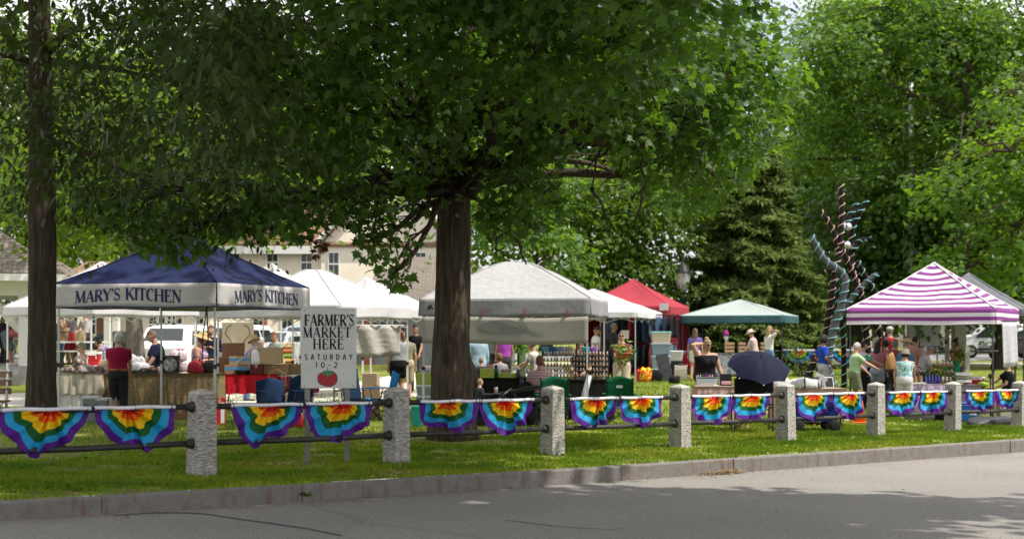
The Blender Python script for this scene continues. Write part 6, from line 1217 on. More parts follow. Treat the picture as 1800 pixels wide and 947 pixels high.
def tcloth(label, r, lx, ly, h, drop, mt, fold=.03, nf=11):
    o = thing('tablecloth', 'tablecloth', label, r.location.copy(), r.rotation_euler.z); N = 120; a, b = lx / 2 + .012, ly / 2 + .012; per = 2 * (a + b) * 2; ph = random.uniform(0, 6); vs = []; rows = 8
    def edge(t):
        s = t * per
        for (x0, y0, dx, dy, l, nx, ny) in ((-a, -b, 1, 0, 2 * a, 0, -1), (a, -b, 0, 1, 2 * b, 1, 0), (a, b, -1, 0, 2 * a, 0, 1), (-a, b, 0, -1, 2 * b, -1, 0)):
            if s <= l + 1e-6: return x0 + dx * s, y0 + dy * s, nx, ny
            s -= l
        return -a, -b, 0, -1
    for q in range(rows + 1):
        for i in range(N):
            x, y, nx, ny = edge(i / N); v = q / rows; w_ = fold * v ** .8 * (math.sin(i / N * 2 * PI * nf * 2 + ph) + .6 * math.sin(i / N * 2 * PI * nf * 4.6)) + .03 * v
            vs.append((x + nx * w_, y + ny * w_, h + .006 - drop * v * (1 + .03 * math.sin(i * .7 + ph))))
    fs = [(q * N + i, q * N + (i + 1) % N, (q + 1) * N + (i + 1) % N, (q + 1) * N + i) for q in range(rows) for i in range(N)] + [tuple(range(N))]
    MB().add(vs, fs).build('cloth', mt, o, True); return o
def carton(label, loc, sx, sy, sz, rz=0, mt=None, name='cardboard_box', cat='box', flaps=False, band=None, group=None):
    r = thing(name, cat, label, loc, rz, group); m = mt or M_card; MB().box(-sx / 2, sx / 2, -sy / 2, sy / 2, 0, sz, bev=.004).build('carton', m, r)
    if band: MB().box(-sx / 2 - .002, sx / 2 + .002, -sy / 2 - .002, sy / 2 + .002, sz * .45, sz * .8).build('band', band, r)
    else: MB().box(-.025, .025, -sy / 2 - .0015, sy / 2 + .0015, sz * .7, sz + .0015).build('tape', M_card2, r)
    if flaps:
        for s in (-1, 1): MB().box(0, .16, -sy / 2, sy / 2, -.003, .003, T(s * sx / 2, 0, sz, 0 if s > 0 else PI, 0, R(-35))).build('flap', m, r)
    return r
def tub(label, loc, sx, sy, sz, body, lid, rz=0, name='storage_tub', cat='storage bin', handle=True, group=None):
    r = thing(name, cat, label, loc, rz, group); ring = lambda s, z: [(sx / 2 * s * c[0], sy / 2 * s * c[1], z) for c in ((-1, -.85), (-.9, -1), (.9, -1), (1, -.85), (1, .85), (.9, 1), (-.9, 1), (-1, .85))]
    MB().loft([ring(.86, 0), ring(1, sz)]).build('tub', body, r); MB().loft([ring(1.04, sz), ring(1.05, sz + .03), ring(.98, sz + .045)]).build('lid', lid, r)
    if handle:
        for s in (-1, 1): MB().box(s * sx * .5 - .02, s * sx * .5 + .02, -.08, .08, sz * .82, sz * .9).build('handle', lid, r)
    return r
def cooler(label, px, Y, z, sx, sy, sz, body, lid, rz=0):
    r = tub(label, at(px, Y, z), sx, sy, sz, body, lid, rz, 'cooler', 'cooler', False); MB().tube([(-sx * .3, -sy / 2 - .01, sz * .62), (-sx * .3, -sy / 2 - .05, sz * .95), (sx * .3, -sy / 2 - .05, sz * .95), (sx * .3, -sy / 2 - .01, sz * .62)], .014, 6).build('handle', lid, r); return r
def camp_chair(label, px, Y, rz, mt, h=.9, z=None, tilt=0):
    r = thing('camp_chair', 'folding chair', label, gp(px, Y), rz, 'folding camp chairs'); w = .27
    MB().grid(lambda u, v: ((u - .5) * 2 * w, -.24 + .46 * v, .43 - .05 * math.sin(u * PI) - .05 * v), 8, 6).build('seat', mt, r, True, .008)
    MB().grid(lambda u, v: ((u - .5) * 2 * w * (1 - .06 * v), .22 + .1 * v - .05 * math.sin(u * PI), .38 + (h - .38) * v - .03 * v * math.cos(u * 2 * PI)), 10, 8).build('backrest', mt, r, True, .01)
    MB().grid(lambda u, v: ((u - .5) * .12, .305 + .018 , .74 + .05 * v), 2, 2).build('mesh_patch', M_galv, r, False, .004)
    for s in (-1, 1):
        MB().tube([(s * w, -.27, 0), (s * w * .96, .27, .42), (s * w * .97, .33, h)], .011, 6).build('leg', M_dark, r); MB().tube([(s * w, .3, 0), (s * w, -.25, .44), (s * w * 1.08, -.27, .6)], .011, 6).build('leg', M_dark, r)
        MB().grid(lambda u, v: (s * (w + .03) + (u - .5) * .07, -.29 + .56 * v, .61 + .012 * math.sin(v * PI)), 3, 6).build('armrest', mt, r, True, .012)
    MB().tube([(-w, -.27, .02), (w, -.25, .42)], .01, 5).tube([(w, -.27, .02), (-w, -.25, .42)], .01, 5).tube([(-w, .3, .02), (w, .27, .4)], .01, 5).tube([(w, .3, .02), (-w, .27, .4)], .01, 5).build('cross_brace', M_dark, r)
    return r
def lathe_thing(name, cat, label, loc, parts, group=None, n=12):
    r = thing(name, cat, label, loc, 0, group)
    for nm, prof, mt in parts: MB().lathe(prof, n).build(nm, mt, r, True)
    return r
def soft(name, cat, label, loc, sx, sy, sz, mt, rz=0, seed=0, group=None, handle=False):
    r_ = random.Random(seed + 5); ph = [r_.uniform(0, 6) for _ in range(4)]; r = thing(name, cat, label, loc, rz, group); mb = MB(); rings = []
    sq = lambda v: math.copysign(abs(v) ** .65, v)
    for z, f in ((0, .9), (.07, 1), (.35, 1.03), (.62, 1.0), (.82, .93), (.93, .76), (1, .42)):
        rings.append([(sx / 2 * f * sq(math.cos(a)) * (1 + .12 * math.sin(3 * a + ph[0] + z * 3)), sy / 2 * f * sq(math.sin(a)) * (1 + .12 * math.sin(4 * a + ph[1])), sz * z * (1 + .10 * math.sin(2 * a + ph[2]) + .05 * math.sin(5 * a + ph[3]))) for a in np.linspace(0, 2 * PI, 19)[:-1]])
    mb.loft(rings); mb.build('bag', mt, r, True)
    if handle: MB().tube([(-sx * .25, 0, sz * .85), (-sx * .18, 0, sz * 1.35), (sx * .18, 0, sz * 1.35), (sx * .25, 0, sz * .85)], .012, 5).build('handle', M_dark, r)
    return r
# ---- navy canopy stall
r, zt = table('folding table at the left end of the navy canopy stall', 142, 27.9, .95, .7, .87); tcloth('beige cloth on the leftmost stall table', r, .95, .7, .87, .40, CL('beige', (.42, .38, .30)))
o = tcloth('white under skirt below the beige tablecloth', r, .90, .62, .85, .84, CL('white_skirt', (.6, .58, .55)), .02, 8)
M_tap = pattern('tapestry_cloth', [(0, (.12, .09, .04)), (.36, (.22, .15, .07)), (.44, (.12, .13, .06)), (.5, (.28, .2, .11)), (.56, (.15, .085, .055)), (.64, (.24, .19, .11))], 11)
for px, lab, tl in ((244, 'folding table behind the crimson shirt woman', 1.3), (346, 'folding table behind the navy canopy front pole', .95)):
    r, zt = table(lab, px, 28.1, tl, .7, .86); tcloth('brown tapestry cloth on the table %s' % ('behind the crimson shirt woman' if px == 244 else 'behind the black and red bag'), r, tl, .7, .86, .84, M_tap, .022, 13)
zt = .87; Mnap = pattern('plaid_napkin', [(0, (.10, .075, .065)), (.5, (.24, .2, .18)), (.58, (.40, .37, .35))], 10)
for i in range(7): soft('folded_cloth', 'cloth bundle', ['plaid cloth bundle at left end of the heap', 'plaid cloth bundle second from left in the heap', 'plaid cloth bundle on top of the heap', 'plaid cloth bundle right of heap middle', 'plaid cloth bundle at right end of heap', 'plaid cloth bundle at heap front', 'plaid cloth bundle at heap back'][i], at(120 + (0, 12, 22, 36, 50, 28, 30)[i], 27.75 + (0, 0, .05, 0, 0, -.15, .15)[i], zt + .012 + (.0, .0, .13, 0, 0, 0, .05)[i]), .3, .22, .11 + .02 * (i % 3), Mnap, i * .7, i, 'plaid cloth bundles on the beige table')
cooler('red cooler with white lid behind the seated sunglasses man', 171, 30.4, 0, .32, .3, 0, M_redp, M_wp) if False else None
r, _z = table('small grey table beside the seated sunglasses man', 172, 31.0, .9, .6, .95); cooler('small red cooler with white lid beside seated man', 165, 31.0, _z, .30, .26, .24, M_redp, M_wp)
for i, px in enumerate((172, 180, 187)): lathe_thing('glass_jar', 'jar', 'clear glass jar on the grey table, %s of three' % ('left', 'middle', 'right')[i], at(px + 5, 31.1, _z + .001), [('jar', [(.05, 0), (.055, .02), (.055, .2), (.035, .24), (.035, .26)], M_clear), ('lid', [(.04, .261), (.04, .29), (.01, .3)], M_galv)], 'glass jars behind the stall')

M_foil = mat('clear_wrap', (.55, .54, .55), .18, (.35, .34, .36), 14, .9, 20, spec=.8)
for i in range(6): soft('wrapped_tray', 'wrapped food', 'clear wrapped food parcel %s' % ['left of the pile beside crimson shirt', 'in the pile middle', 'on top of the pile', 'at the pile right end', 'at front of the pile', 'high behind the pile'][i], at(218 + (0, 14, 10, 32, 22, 26)[i], 28.05 + (.1, .1, .15, .1, -.1, .25)[i], .88 + (.0, 0, .14, 0, 0, .1)[i]), .28, .24, .2, M_foil, i, 20 + i, 'wrapped food parcels')
for i, (px, py) in enumerate(((238, 600), (246, 606))): pass
M_oran = mat('orange_cup', (.55, .09, .02), .4)
lathe_thing('takeaway_cup', 'cup', 'orange drink cup with lid on the tapestry table', at(267, 27.9, .87), [('cup', [(.03, 0), (.042, .12)], M_oran), ('lid', [(.045, .121), (.045, .135), (.02, .14)], M_wp)])
lathe_thing('paper_cup', 'cup', 'pale paper cup left of the black box fan', at(281, 27.8, .87), [('cup', [(.035, 0), (.045, .12)], M_card2), ('rim', [(.047, .12), (.047, .13), (.02, .13)], M_wp)])
carton('flat dark pizza sized box on the tapestry table', at(255, 28.0, .87), .5, .36, .06, .1, c_char, 'flat_box')
carton('flat grey tray on top of the flat dark box', at(252, 28.0, .932), .42, .3, .04, -.1, CL('grey_tray', (.15, .14, .14)), 'flat_box')
fan = thing('box_fan', 'fan', 'black box fan with round grille on the tapestry table', at(300, 27.85, .87)); m = MB()
for a in ((-.17, .17, .31, .345), (-.17, .17, 0, .035)): m.box(a[0], a[1], -.05, .05, a[2], a[3])
m.box(-.17, -.14, -.05, .05, .036, .309); m.box(.14, .17, -.05, .05, .036, .309); m.box(-.139, .139, .03, .045, .037, .308); m.build('housing', M_dark, fan); m = MB()
for rr_ in (.04, .07, .1, .13): m.tube([(rr_ * math.cos(a), -.04, .172 + rr_ * math.sin(a)) for a in np.linspace(0, 2 * PI, 25)], .004, 4)
for a in np.linspace(0, PI, 9)[:-1]: m.tube([(-.13 * math.cos(a), -.042, .172 - .13 * math.sin(a)), (.13 * math.cos(a), -.042, .172 + .13 * math.sin(a))], .0025, 4)
m.build('grille', M_galv, fan); m = MB().lathe([(.03, -.02), (.035, .0), (.02, .02)], 12, T(0, 0, .172, 0, PI / 2))
for k in range(5): a = k * 2 * PI / 5; m.add([(0, 0, .172), (.12 * math.cos(a - .3), -.015, .172 + .12 * math.sin(a - .3)), (.12 * math.cos(a + .3), .015, .172 + .12 * math.sin(a + .3))], [(0, 1, 2)])
m.build('blade', M_galv, fan)
M_pk = pattern('pastel_sweets', [(0, (.5, .3, .36)), (.45, (.6, .55, .56)), (.55, (.42, .34, .46)), (.62, (.55, .38, .3))], 18)
for i in range(6): soft('sweet_bag', 'bag of sweets', 'clear bag of pastel sweets %s' % ['lowest left behind the fan', 'lowest right behind the fan', 'second layer left behind the fan', 'second layer right behind the fan', 'topmost left behind the fan', 'topmost right behind the fan'][i], at(308 + 13 * (i % 2), 28.7, .70 + .2 * (i // 2)), .2, .16, .2, M_pk, i, 40 + i, 'bags of pastel sweets')
carton('plain cardboard box standing under the pastel sweets', at(315, 28.7, .0), .5, .3, .69, 0, M_card)
soft('shoulder_bag', 'bag', 'red and black padded shoulder bag on the tapestry table', at(345, 27.9, .87), .3, .2, .24, mat('red_nylon', (.26, .01, .02), .6), 0, 60, None, True)
soft('shoulder_bag', 'bag', 'black padded bag right of the red shoulder bag', at(366, 27.95, .87), .24, .2, .18, c_blk, 0, 61, None, True)
st = thing('hanging_strap', 'strap', 'long black strap hanging from the navy canopy frame', at(352, 26.6, 1.0)); MB().tube([(.03, 0, 0), (.05, 0, .6), (.12, 0, 1.12)], .012, 5).tube([(.16, .02, .1), (.14, .02, .6), (.12, .02, 1.12)], .012, 5).build('webbing', M_dark, st); MB().box(.1, .15, -.02, .02, 1.12, 1.18).build('hook', M_dark, st)
for i, (px, w_) in enumerate(((162, .28), (182, .22))): tub('grey metal case standing on grass %s' % ('below the beige table, larger' if i == 0 else 'below the crimson shirt woman, smaller'), gp(px, 26.3), w_, .3, .44 - .03 * i, mat('grey_case', (.15, .18, .18), .5), M_galv, 0, 'metal_case', 'case')
soft('rolled_mat', 'roll', 'tan rolled bundle leaning beside the grey cases', gp(199, 26.2), .15, .15, .42, CL('tan_roll', (.3, .25, .17)), 0, 70)
carton('dark crate under the tapestry table near the first post', gp(320, 27.3), .5, .3, .18, 0, M_ply, 'wooden_crate', 'crate')
rc = carton('red cardboard drink case with white panel near first post', gp(386, 25.6), .2, .2, .5, .2, mat('red_card', (.42, .01, .02), .5), 'drink_case', 'box'); MB().box(.02, .085, -.103, -.1015, .05, .42).build('white_panel', M_wp, rc)
# ---- red table, boxes
r, zr = table('black legged folding table under the red cloth', 436, 30.2, 1.25, .7, .78); tcloth('bright red cloth on the table left of the board', r, 1.25, .7, .78, .40, CL('red_table', (.45, .012, .025)), .02, 7)
wb = carton('dark wooden display box with lid raised on the red table', at(408, 30.4, zr + .012), .48, .3, .36, .05, M_ply, 'wooden_display_box', 'box'); MB().box(-.24, .24, 0, .02, 0, .3, T(0, .15, .36, 0, R(-12))).build('lid', M_ply, wb)
carton('cardboard box with blue stripe on top of the box stack', at(425, 30.1, zr + .212), .46, .3, .17, -.1, M_card2, band=mat('blue_print', (.08, .25, .45), .7))
carton('cardboard box with blue stripe at the bottom of the stack', at(420, 30.1, zr + .012), .56, .34, .19, .06, M_card, band=mat('blue_print', (.08, .25, .45), .7))
carton('large cardboard box beside the tie dye shopper', at(477, 30.1, zr + .232), .48, .34, .34, .1, M_card2, flaps=True)
carton('wide cardboard box below the large box', at(483, 30.2, zr + .012), .6, .4, .2, 0, M_card)
carton('long low cardboard box right of the box stack', at(520, 30.4, zr + .0), .52, .34, .22, -.06, M_card)
r, zz = table('folding table carrying boxes directly left of the board', 520, 30.4, .7, .6, .775)
bk = lathe_thing('wicker_basket', 'basket', 'black basket with tall white handle on the red table', at(427, 29.95, zr + .012), [('bowl', [(.13, 0), (.17, .08), (.175, .09)], M_dark)]); MB().tube([(-.15, 0, .08), (-.12, 0, .26), (0, 0, .33), (.12, 0, .26), (.15, 0, .08)], .01, 6).build('handle', M_wp, bk)
carton('maroon printed box at front of the red table', at(452, 29.95, zr + .012), .27, .2, .2, 0, mat('maroon_card', (.09, .012, .014), .6), 'printed_box')
soft('plastic_bag', 'bag', 'crumpled white plastic bag on the maroon box', at(451, 30.0, zr + .214), .24, .2, .3, M_foil if False else mat('white_film', (.66, .66, .68), .35, bump=.6, bscale=9), 0, 81)
r, zq = table('folding table with maroon cloth behind the board', 520, 36.8, 1.0, .7, .78); tcloth('maroon patterned cloth right behind the boxes', r, 1.0, .7, .78, .7, CL('maroon_table', (.18, .015, .05)), .02, 8)
ft_ = thing('fruit_stand', 'display stand', 'tilted wooden tray stand of bright fruit and soap', at(503, 36.7, zq + .012), .1); MB().box(-.2, .2, -.01, .02, 0, .62, T(0, 0, 0, 0, R(-28))).build('tray', mat('orange_wood', (.42, .2, .06), .6), ft_)
for k, c in enumerate(((.5, .35, .05), (.15, .3, .05), (.5, .12, .04), (.55, .45, .2))): MB().box(-.17, .17, -.05, -.012, .06 + .14 * k, .16 + .14 * k, T(0, 0, 0, 0, R(-28)), bev=.02).build('produce', mat('produce_%s' % 'abcd'[k], c, .6, tuple(v * .6 for v in c), 40), ft_)
for k, px in enumerate((516, 522, 528)): lathe_thing('small_jar', 'jar', 'small pale jar on maroon cloth, %s of three' % ('left', 'middle', 'right')[k], at(px, 36.6, zq + .012), [('jar', [(.03, 0), (.035, .1), (.02, .12)], M_wp), ('lid', [(.024, .121), (.024, .14)], M_oran)], 'jars on maroon cloth')
cs_ = thing('poster_board', 'sign', 'tall cream card with dark antler drawing', at(418, 37.6, .8)); MB().box(-.42, .42, 0, .02, 0, 1.15).build('card', mat('cream_card', (.58, .5, .36), .8), cs_); m = MB()
for s in (-1, 1): m.tube([(s * .05, -.004, .45), (s * .2, -.004, .7), (s * .33, -.004, .85), (s * .28, -.004, 1.02), (s * .16, -.004, 1.1)], .012, 4)
m.build('drawing', mat('brown_ink', (.16, .11, .06), .8), cs_); MB().tube([(-.3, .1, -.8), (-.3, .03, 1.0)], .02, 5).build('leg', M_ply, cs_); MB().tube([(.3, .1, -.8), (.3, .03, 1.0)], .02, 5).build('leg', M_ply, cs_)
# ---- chairs behind the board
camp_chair('navy camp chair left of the farmers market board', 484, 26.0, .5, M_tblu, .82); camp_chair('dark blue camp chair beside the board leg', 515, 26.4, -.4, M_tblu, .86)
soft('red_tote', 'bag', 'red bag on grass under navy camp chair', gp(470, 25.5), .34, .26, .26, mat('red_fabric', (.42, .015, .02), .7), 0, 90); soft('red_tote', 'bag', 'red bag on grass left of the board leg', gp(520, 25.3), .3, .26, .24, mat('red_fabric', (.42, .015, .02), .7), 0, 91)
wk = thing('wicker_basket', 'basket', 'tall handled wicker basket above the navy chairs', gp(487, 27.2, .5)); MB().lathe([(.14, 0), (.19, .16), (.2, .17)], 14).build('bowl', M_ply, wk, True); MB().tube([(-.18, 0, .15), (-.15, 0, .38), (0, 0, .47), (.15, 0, .38), (.18, 0, .15)], .012, 6).build('handle', M_ply, wk)
carton('cardboard box under the handled wicker basket', gp(487, 27.2), .4, .3, .495, 0, M_card)
camp_chair('bright blue camp chair between the board and woman in grey', 668, 27.6, -1.2, CL('bright_blue', (.02, .16, .36)), .92); camp_chair('black and navy director style chair right of the board', 636, 27.2, 1.0, M_tblu, 1.0)
carton('brown cardboard box standing between two blue chairs', gp(652, 28.6, .0), .36, .34, .62, .1, M_card); carton('smaller cardboard box on the tall brown box', gp(652, 28.6, .624), .3, .3, .24, -.1, M_card2)
soft('grey_bag', 'bag', 'dark grey bag on the grass behind the board legs', gp(574, 24.5), .7, .4, .42, c_char, 0, 94)
lad = thing('step_stool', 'step stool', 'pale wooden step frame behind the board legs', gp(598, 25.6)); 
for s in (-1, 1): MB().box(s * .11 - .015, s * .11 + .015, -.02, .02, 0, .85).build('rail', M_oldwood, lad)
for k in range(3): MB().box(-.095, .095, -.03, .03, .2 + .22 * k, .23 + .22 * k).build('tread', M_oldwood, lad)
# ---- silver canopy stall
for k in range(3): tub('clear plastic drawer tub %s left of the trunk' % ('at bottom of the stack', 'in middle of the stack', 'at top of the stack')[k], gp(748, 28.4, .02 + .215 * k), .36, .34, .165, M_clear, M_wp if k else M_clear, 0, group='stacked clear tubs left of the trunk')
bx = carton('yellow green crate box on top of the clear tubs', gp(748, 28.4, .665), .36, .3, .22, 0, pattern('lime_print', [(0, (.32, .42, .06)), (.55, (.45, .52, .12)), (.62, (.25, .33, .05))], 20), 'printed_box')
for k in range(5): lathe_thing('pink_bottle', 'bottle', 'small pink topped bottle on the yellow green box, %s in the row' % ('leftmost', 'second', 'middle', 'fourth', 'rightmost')[k], gp(740 + 4.2 * k, 28.4, .888), [('bottle', [(.022, 0), (.024, .07), (.012, .09)], M_clear), ('cap', [(.016, .091), (.016, .12)], mat('pink_cap', (.55, .16, .28), .5))], 'pink topped bottles', 8)
tub('teal plastic bucket tub on grass left of the trunk', gp(733, 26.0), .2, .2, .34, mat('teal_plastic', (.01, .25, .2), .5), mat('teal_plastic', (.01, .25, .2), .5)); soft('plastic_bag', 'bag', 'white plastic bag on grass at left of the trunk', gp(748, 26.6), .34, .26, .3, mat('white_film', (.66, .66, .68), .35, bump=.6, bscale=9), 0, 96)
for i, px in enumerate((880, 1010)):
    r, zf = table('folding table under black cloth, %s in silver canopy' % ('left one' if i == 0 else 'right one'), px, 29.0, 1.5, .7, .80); tcloth('black floor length cloth on the %s table of the silver canopy' % ('left' if i == 0 else 'right'), r, 1.5, .7, .80, .78, M_blkc, .015, 10)
zf += .008; lime = MATS.get('lime_print')
carton('lime printed box at left on the black table', at(858, 28.8, zf), .32, .24, .22, 0, lime, 'printed_box'); carton('long lime printed box right of green bottle', at(895, 28.9, zf), .5, .22, .13, 0, lime, 'printed_box')
carton('pink small box behind the lime boxes', at(861, 29.1, zf), .14, .14, .30, 0, mat('pink_card', (.5, .26, .32), .7), 'printed_box'); carton('grey pink box beside the curly haired child', at(889, 29.1, zf), .2, .14, .2, 0, mat('greypink', (.25, .2, .22), .7), 'printed_box')
bt_ = [('bottle', [(.04, 0), (.042, .2), (.028, .25)], mat('green_steel', (.012, .07, .03), .3, metal=.3)), ('cap', [(.03, .251), (.03, .29), (.01, .3)], M_dark)]
lathe_thing('drink_bottle', 'bottle', 'tall dark green drink bottle on the black table', at(872, 28.7, zf), bt_); lathe_thing('drink_bottle', 'bottle', 'black and white drink bottle beside lime box', at(911, 28.75, zf), [('bottle', [(.04, 0), (.042, .16), (.03, .2)], mat('steel_dark', (.05, .06, .07), .3)), ('cap', [(.032, .201), (.028, .26)], M_wp)])
lathe_thing('drink_bottle', 'bottle', 'dark blue drink bottle hanging below black table edge', at(917, 28.55, zf - .18), [('bottle', [(.04, 0), (.042, .16), (.03, .2)], mat('steel_blue', (.03, .05, .09), .3)), ('cap', [(.032, .201), (.028, .24)], M_dark)])
sto = thing('baby_stroller', 'stroller', 'black pushchair frame leaning in front of black table', gp(880, 26.6)); 
for pts in ([(-.95, 0, .35), (-.3, 0, .55), (.5, .1, .72), (.95, .1, .75)], [(-.35, -.2, .1), (.0, -.1, .55), (.2, 0, .7)], [(-.75, .1, .05), (-.35, 0, .5)], [(.25, .1, .6), (.55, .2, .05)], [(-.4, .3, .1), (.1, .3, .6), (.9, .3, .72)]): MB().tube(pts, .022, 7).build('frame_tube', M_dark, sto, True)
MB().grid(lambda u, v: (-.55 + .6 * u, -.15 + .5 * v, .3 + .12 * math.sin(u * PI) + .1 * u), 8, 5).build('seat', c_blk, sto, True, .03)
for x, y in ((-.75, .1), (-.35, -.2), (-.4, .32), (.55, .2)): MB().lathe([(.03, -.02), (.09, -.02), (.1, 0), (.09, .02), (.03, .02)], 14, T(x, y, .1, 0, PI / 2)).build('wheel', M_tyre, sto, True)
soft('changing_bag', 'bag', 'soft black bag beside the pushchair frame', gp(925, 27.2, .35), .4, .3, .42, c_blk, 0, 99, None, True); carton('dark crate under the soft black bag', gp(925, 27.2), .44, .34, .345, 0, c_char, 'crate_box', 'crate')
lathe_thing('drink_can', 'can', 'printed drink can in front of the toddler', gp(872, 26.3, .62), [('can', [(.03, 0), (.034, .01), (.034, .11), (.028, .12)], mat('can_print', (.3, .12, .14), .3, (.5, .5, .5), 20, metal=.4)), ('lid', [(.027, .1205), (.01, .122)], M_galv)]); 
cr_ = thing('pushchair_tray', 'tray', 'black pushchair tray holding the can in front of toddler', gp(868, 26.35, .6)); MB().box(-.2, .14, -.12, .12, 0, .018, bev=.006).build('tray', M_dark, cr_); MB().tube([(-.1, 0, -.002), (-.1, 0, -.6)], .02, 6).build('stem', M_dark, cr_)
# bottle rack with a hundred bottles
rk = thing('bottle_rack', 'display rack', 'black wire rack with rows of small bottles under the silver canopy', at(1012, 29.25, zf)); wR = 1.36
for x in (-wR / 2, 0, wR / 2): MB().box(x - .012, x + .012, .02, .05, 0, .58).build('upright', M_dark, rk)
for k in range(5): MB().box(-wR / 2, wR / 2, -.02, .02, .03 + .11 * k, .036 + .11 * k).build('shelf', M_dark, rk)
gl_ = mat('amber_glass', (.22, .10, .04), .15, (.40, .24, .14), 3, spec=.7); b0_ = lathe_thing('small_bottle', 'bottle', 'small amber bottle with pale cap standing on the black wire rack', (0, 0, 0), [('bottle', [(.021, 0), (.022, .045), (.01, .055)], gl_), ('cap', [(.013, .0555), (.013, .08)], M_wp)], 'amber bottles on the wire rack', 8); first = True
for k in range(5):
    for i in range(20):
        o = b0_ if first else copy_tree(b0_); first = False; o.location = at(1012, 29.25, zf) + Vector((-wR / 2 + .04 + .0672 * i + random.uniform(-.008, .008), 0, .0365 + .11 * k))
for k, (px, c) in enumerate(((958, (.1, .35, .42)), (972, (.04, .12, .3)), (986, (.25, .3, .4)), (1000, (.4, .35, .3)), (1030, (.02, .25, .32)), (1044, (.3, .12, .35)))): 
    q = thing('hanging_pouch', 'pouch', 'small cloth pouch hanging over the bottle rack, ' + ('turquoise', 'deep blue', 'pale blue', 'sand', 'teal', 'violet')[k], at(px, 29.5, zf + .46)); MB().grid(lambda u, v: ((u - .5) * .15, .01 * math.sin(u * 7), .2 * v), 4, 4).build('pouch', mat('pouch_%s' % ('turquoise', 'blue', 'pale', 'sand', 'teal', 'violet')[k], c, .8, tuple(v * .6 for v in c), 14), q, True, .02); MB().tube([(0, 0, .2), (0, .02, .26)], .005, 4).build('loop', M_dark, q)
rl = thing('pouch_rail', 'rail', 'thin black rail holding cloth pouches above bottle rack', at(1000, 29.52, zf)); MB().tube([(-.62, 0, .725), (.62, 0, .725)], .008, 5).build('bar', M_dark, rl); MB().tube([(-.62, 0, 0), (-.62, 0, .72)], .008, 5).build('upright', M_dark, rl); MB().tube([(.62, 0, 0), (.62, 0, .72)], .008, 5).build('upright', M_dark, rl)
M_gch = CL('chair_green', (.008, .09, .042)); camp_chair('green camp chair behind the third stone post with striped tee sitter', 968, 26.9, PI * .98, M_gch, .92) if False else None
for px, Yc, rz, lab in ((971, 26.6, PI + .1, 'green camp chair holding the striped tee sitter'), (1089, 27.6, PI - .08, 'empty green camp chair in front of the plant man')):
    camp_chair(lab, px, Yc, PI + rz + PI + (PI if False else 0), M_gch, .94)
bp_ = thing('folded_parasol', 'parasol', 'grey folded tube leaning beside the green chairs', gp(1022, 27.4)); MB().tube([(-.15, 0, 0), (.05, 0, .55), (.16, .05, .95)], (.03, .06, .05), 10).build('cover', M_galv, bp_, True); MB().tube([(.16, .05, .95), (.18, .05, 1.0)], .02, 6).build('cap', M_dark, bp_)
bar_ = lathe_thing('litter_bin', 'bin', 'black slatted litter bin behind the silver canopy', gp(867, 40), [('rim', [(.36, .98), (.38, 1.02), (.34, 1.05)], M_dark), ('liner', [(.28, .05), (.30, .97)], c_char)], None, 18); m = MB()
for k in range(22): a = 2 * PI * k / 22; m.box(-.02, .02, -.008, .008, .03, .99, T(.335 * math.cos(a), .335 * math.sin(a), 0, a + PI / 2))
m.build('slats', M_dark, bar_)
gp_ = thing('green_post', 'post', 'slim green post left of the cream tee man', gp(918, 42)); MB().tube([(0, 0, 0), (0, 0, 2.2)], .1, 12).build('shaft', mat('post_green', (.06, .13, .09), .6), gp_, True); MB().ball((0, 0, 2.22), .12).build('finial', mat('post_green', (.06, .13, .09), .6), gp_, True)
def paper_bag(label, loc, sx, sy, sz, mt, rz=0):
    r = thing('paper_bag', 'paper bag', label, loc, rz); rg = lambda f, g, z, t=0: [(x * sx / 2 * f + t, y * sy / 2 * g, z + .02 * math.sin(x * 5 + y * 3) * (z > .1)) for x, y in ((-1, -1), (0, -1.05), (1, -1), (1.03, 0), (1, 1), (0, 1.05), (-1, 1), (-1.03, 0))]
    MB().loft([rg(.95, .95, 0), rg(1, 1, sz * .3), rg(.98, .9, sz * .7), rg(1.0, .55, sz, .02)]).build('bag', mt, r); MB().tube([(-.05, 0, sz), (-.04, 0, sz + .07), (.04, 0, sz + .07), (.05, 0, sz)], .006, 5).build('handle', mt, r); return r
def flowers(name, label, loc, r, h, cols, leafm, pot=None, n_=60, cat='flowers', group=None):
    q = thing(name, cat, label, loc, 0, group); P = rng.normal(0, 1, (n_ * 4, 3)) * np.array([r * .55, r * .55, h * .3]) + np.array([0, 0, h * .55]); O = norm(P - np.array([0, 0, h * .2])); leaves('foliage', P, O, r * .62, NARROW * np.array([2.2, 1]), leafm, q, .2)
    for k, c in enumerate(cols):
        mb = MB()
        for _ in range(max(3, n_ // 9)):
            d = Vector(rng.normal(0, 1, 3)); d.z = abs(d.z); d.normalize(); mb.ball(Vector((d.x * r, d.y * r, h * .55 + d.z * h * .45)), r * .17, None, 7, 4)
        mb.build('blossom', mat('petal_%s' % k + label[:6].strip().replace(' ', '_'), c, .7), q, True)
    if pot: MB().lathe(*pot[0]).build('pot', pot[1], q, True)
    return q
flowers('flower_bunch', 'yellow flower bunch behind curly haired child', at(911, 38, 1.2), .2, .4, [(.6, .42, .02)], L_bright); stn = lathe_thing('plant_stand', 'stand', 'dark stand under the yellow flower bunch', gp(911, 38), [('base', [(.18, 0), (.16, .04)], M_dark), ('stem', [(.03, .041), (.03, 1.05), (.15, 1.1)], M_dark)])
M_terra = mat('terracotta', (.36, .12, .05), .8, (.30, .1, .045), 8)
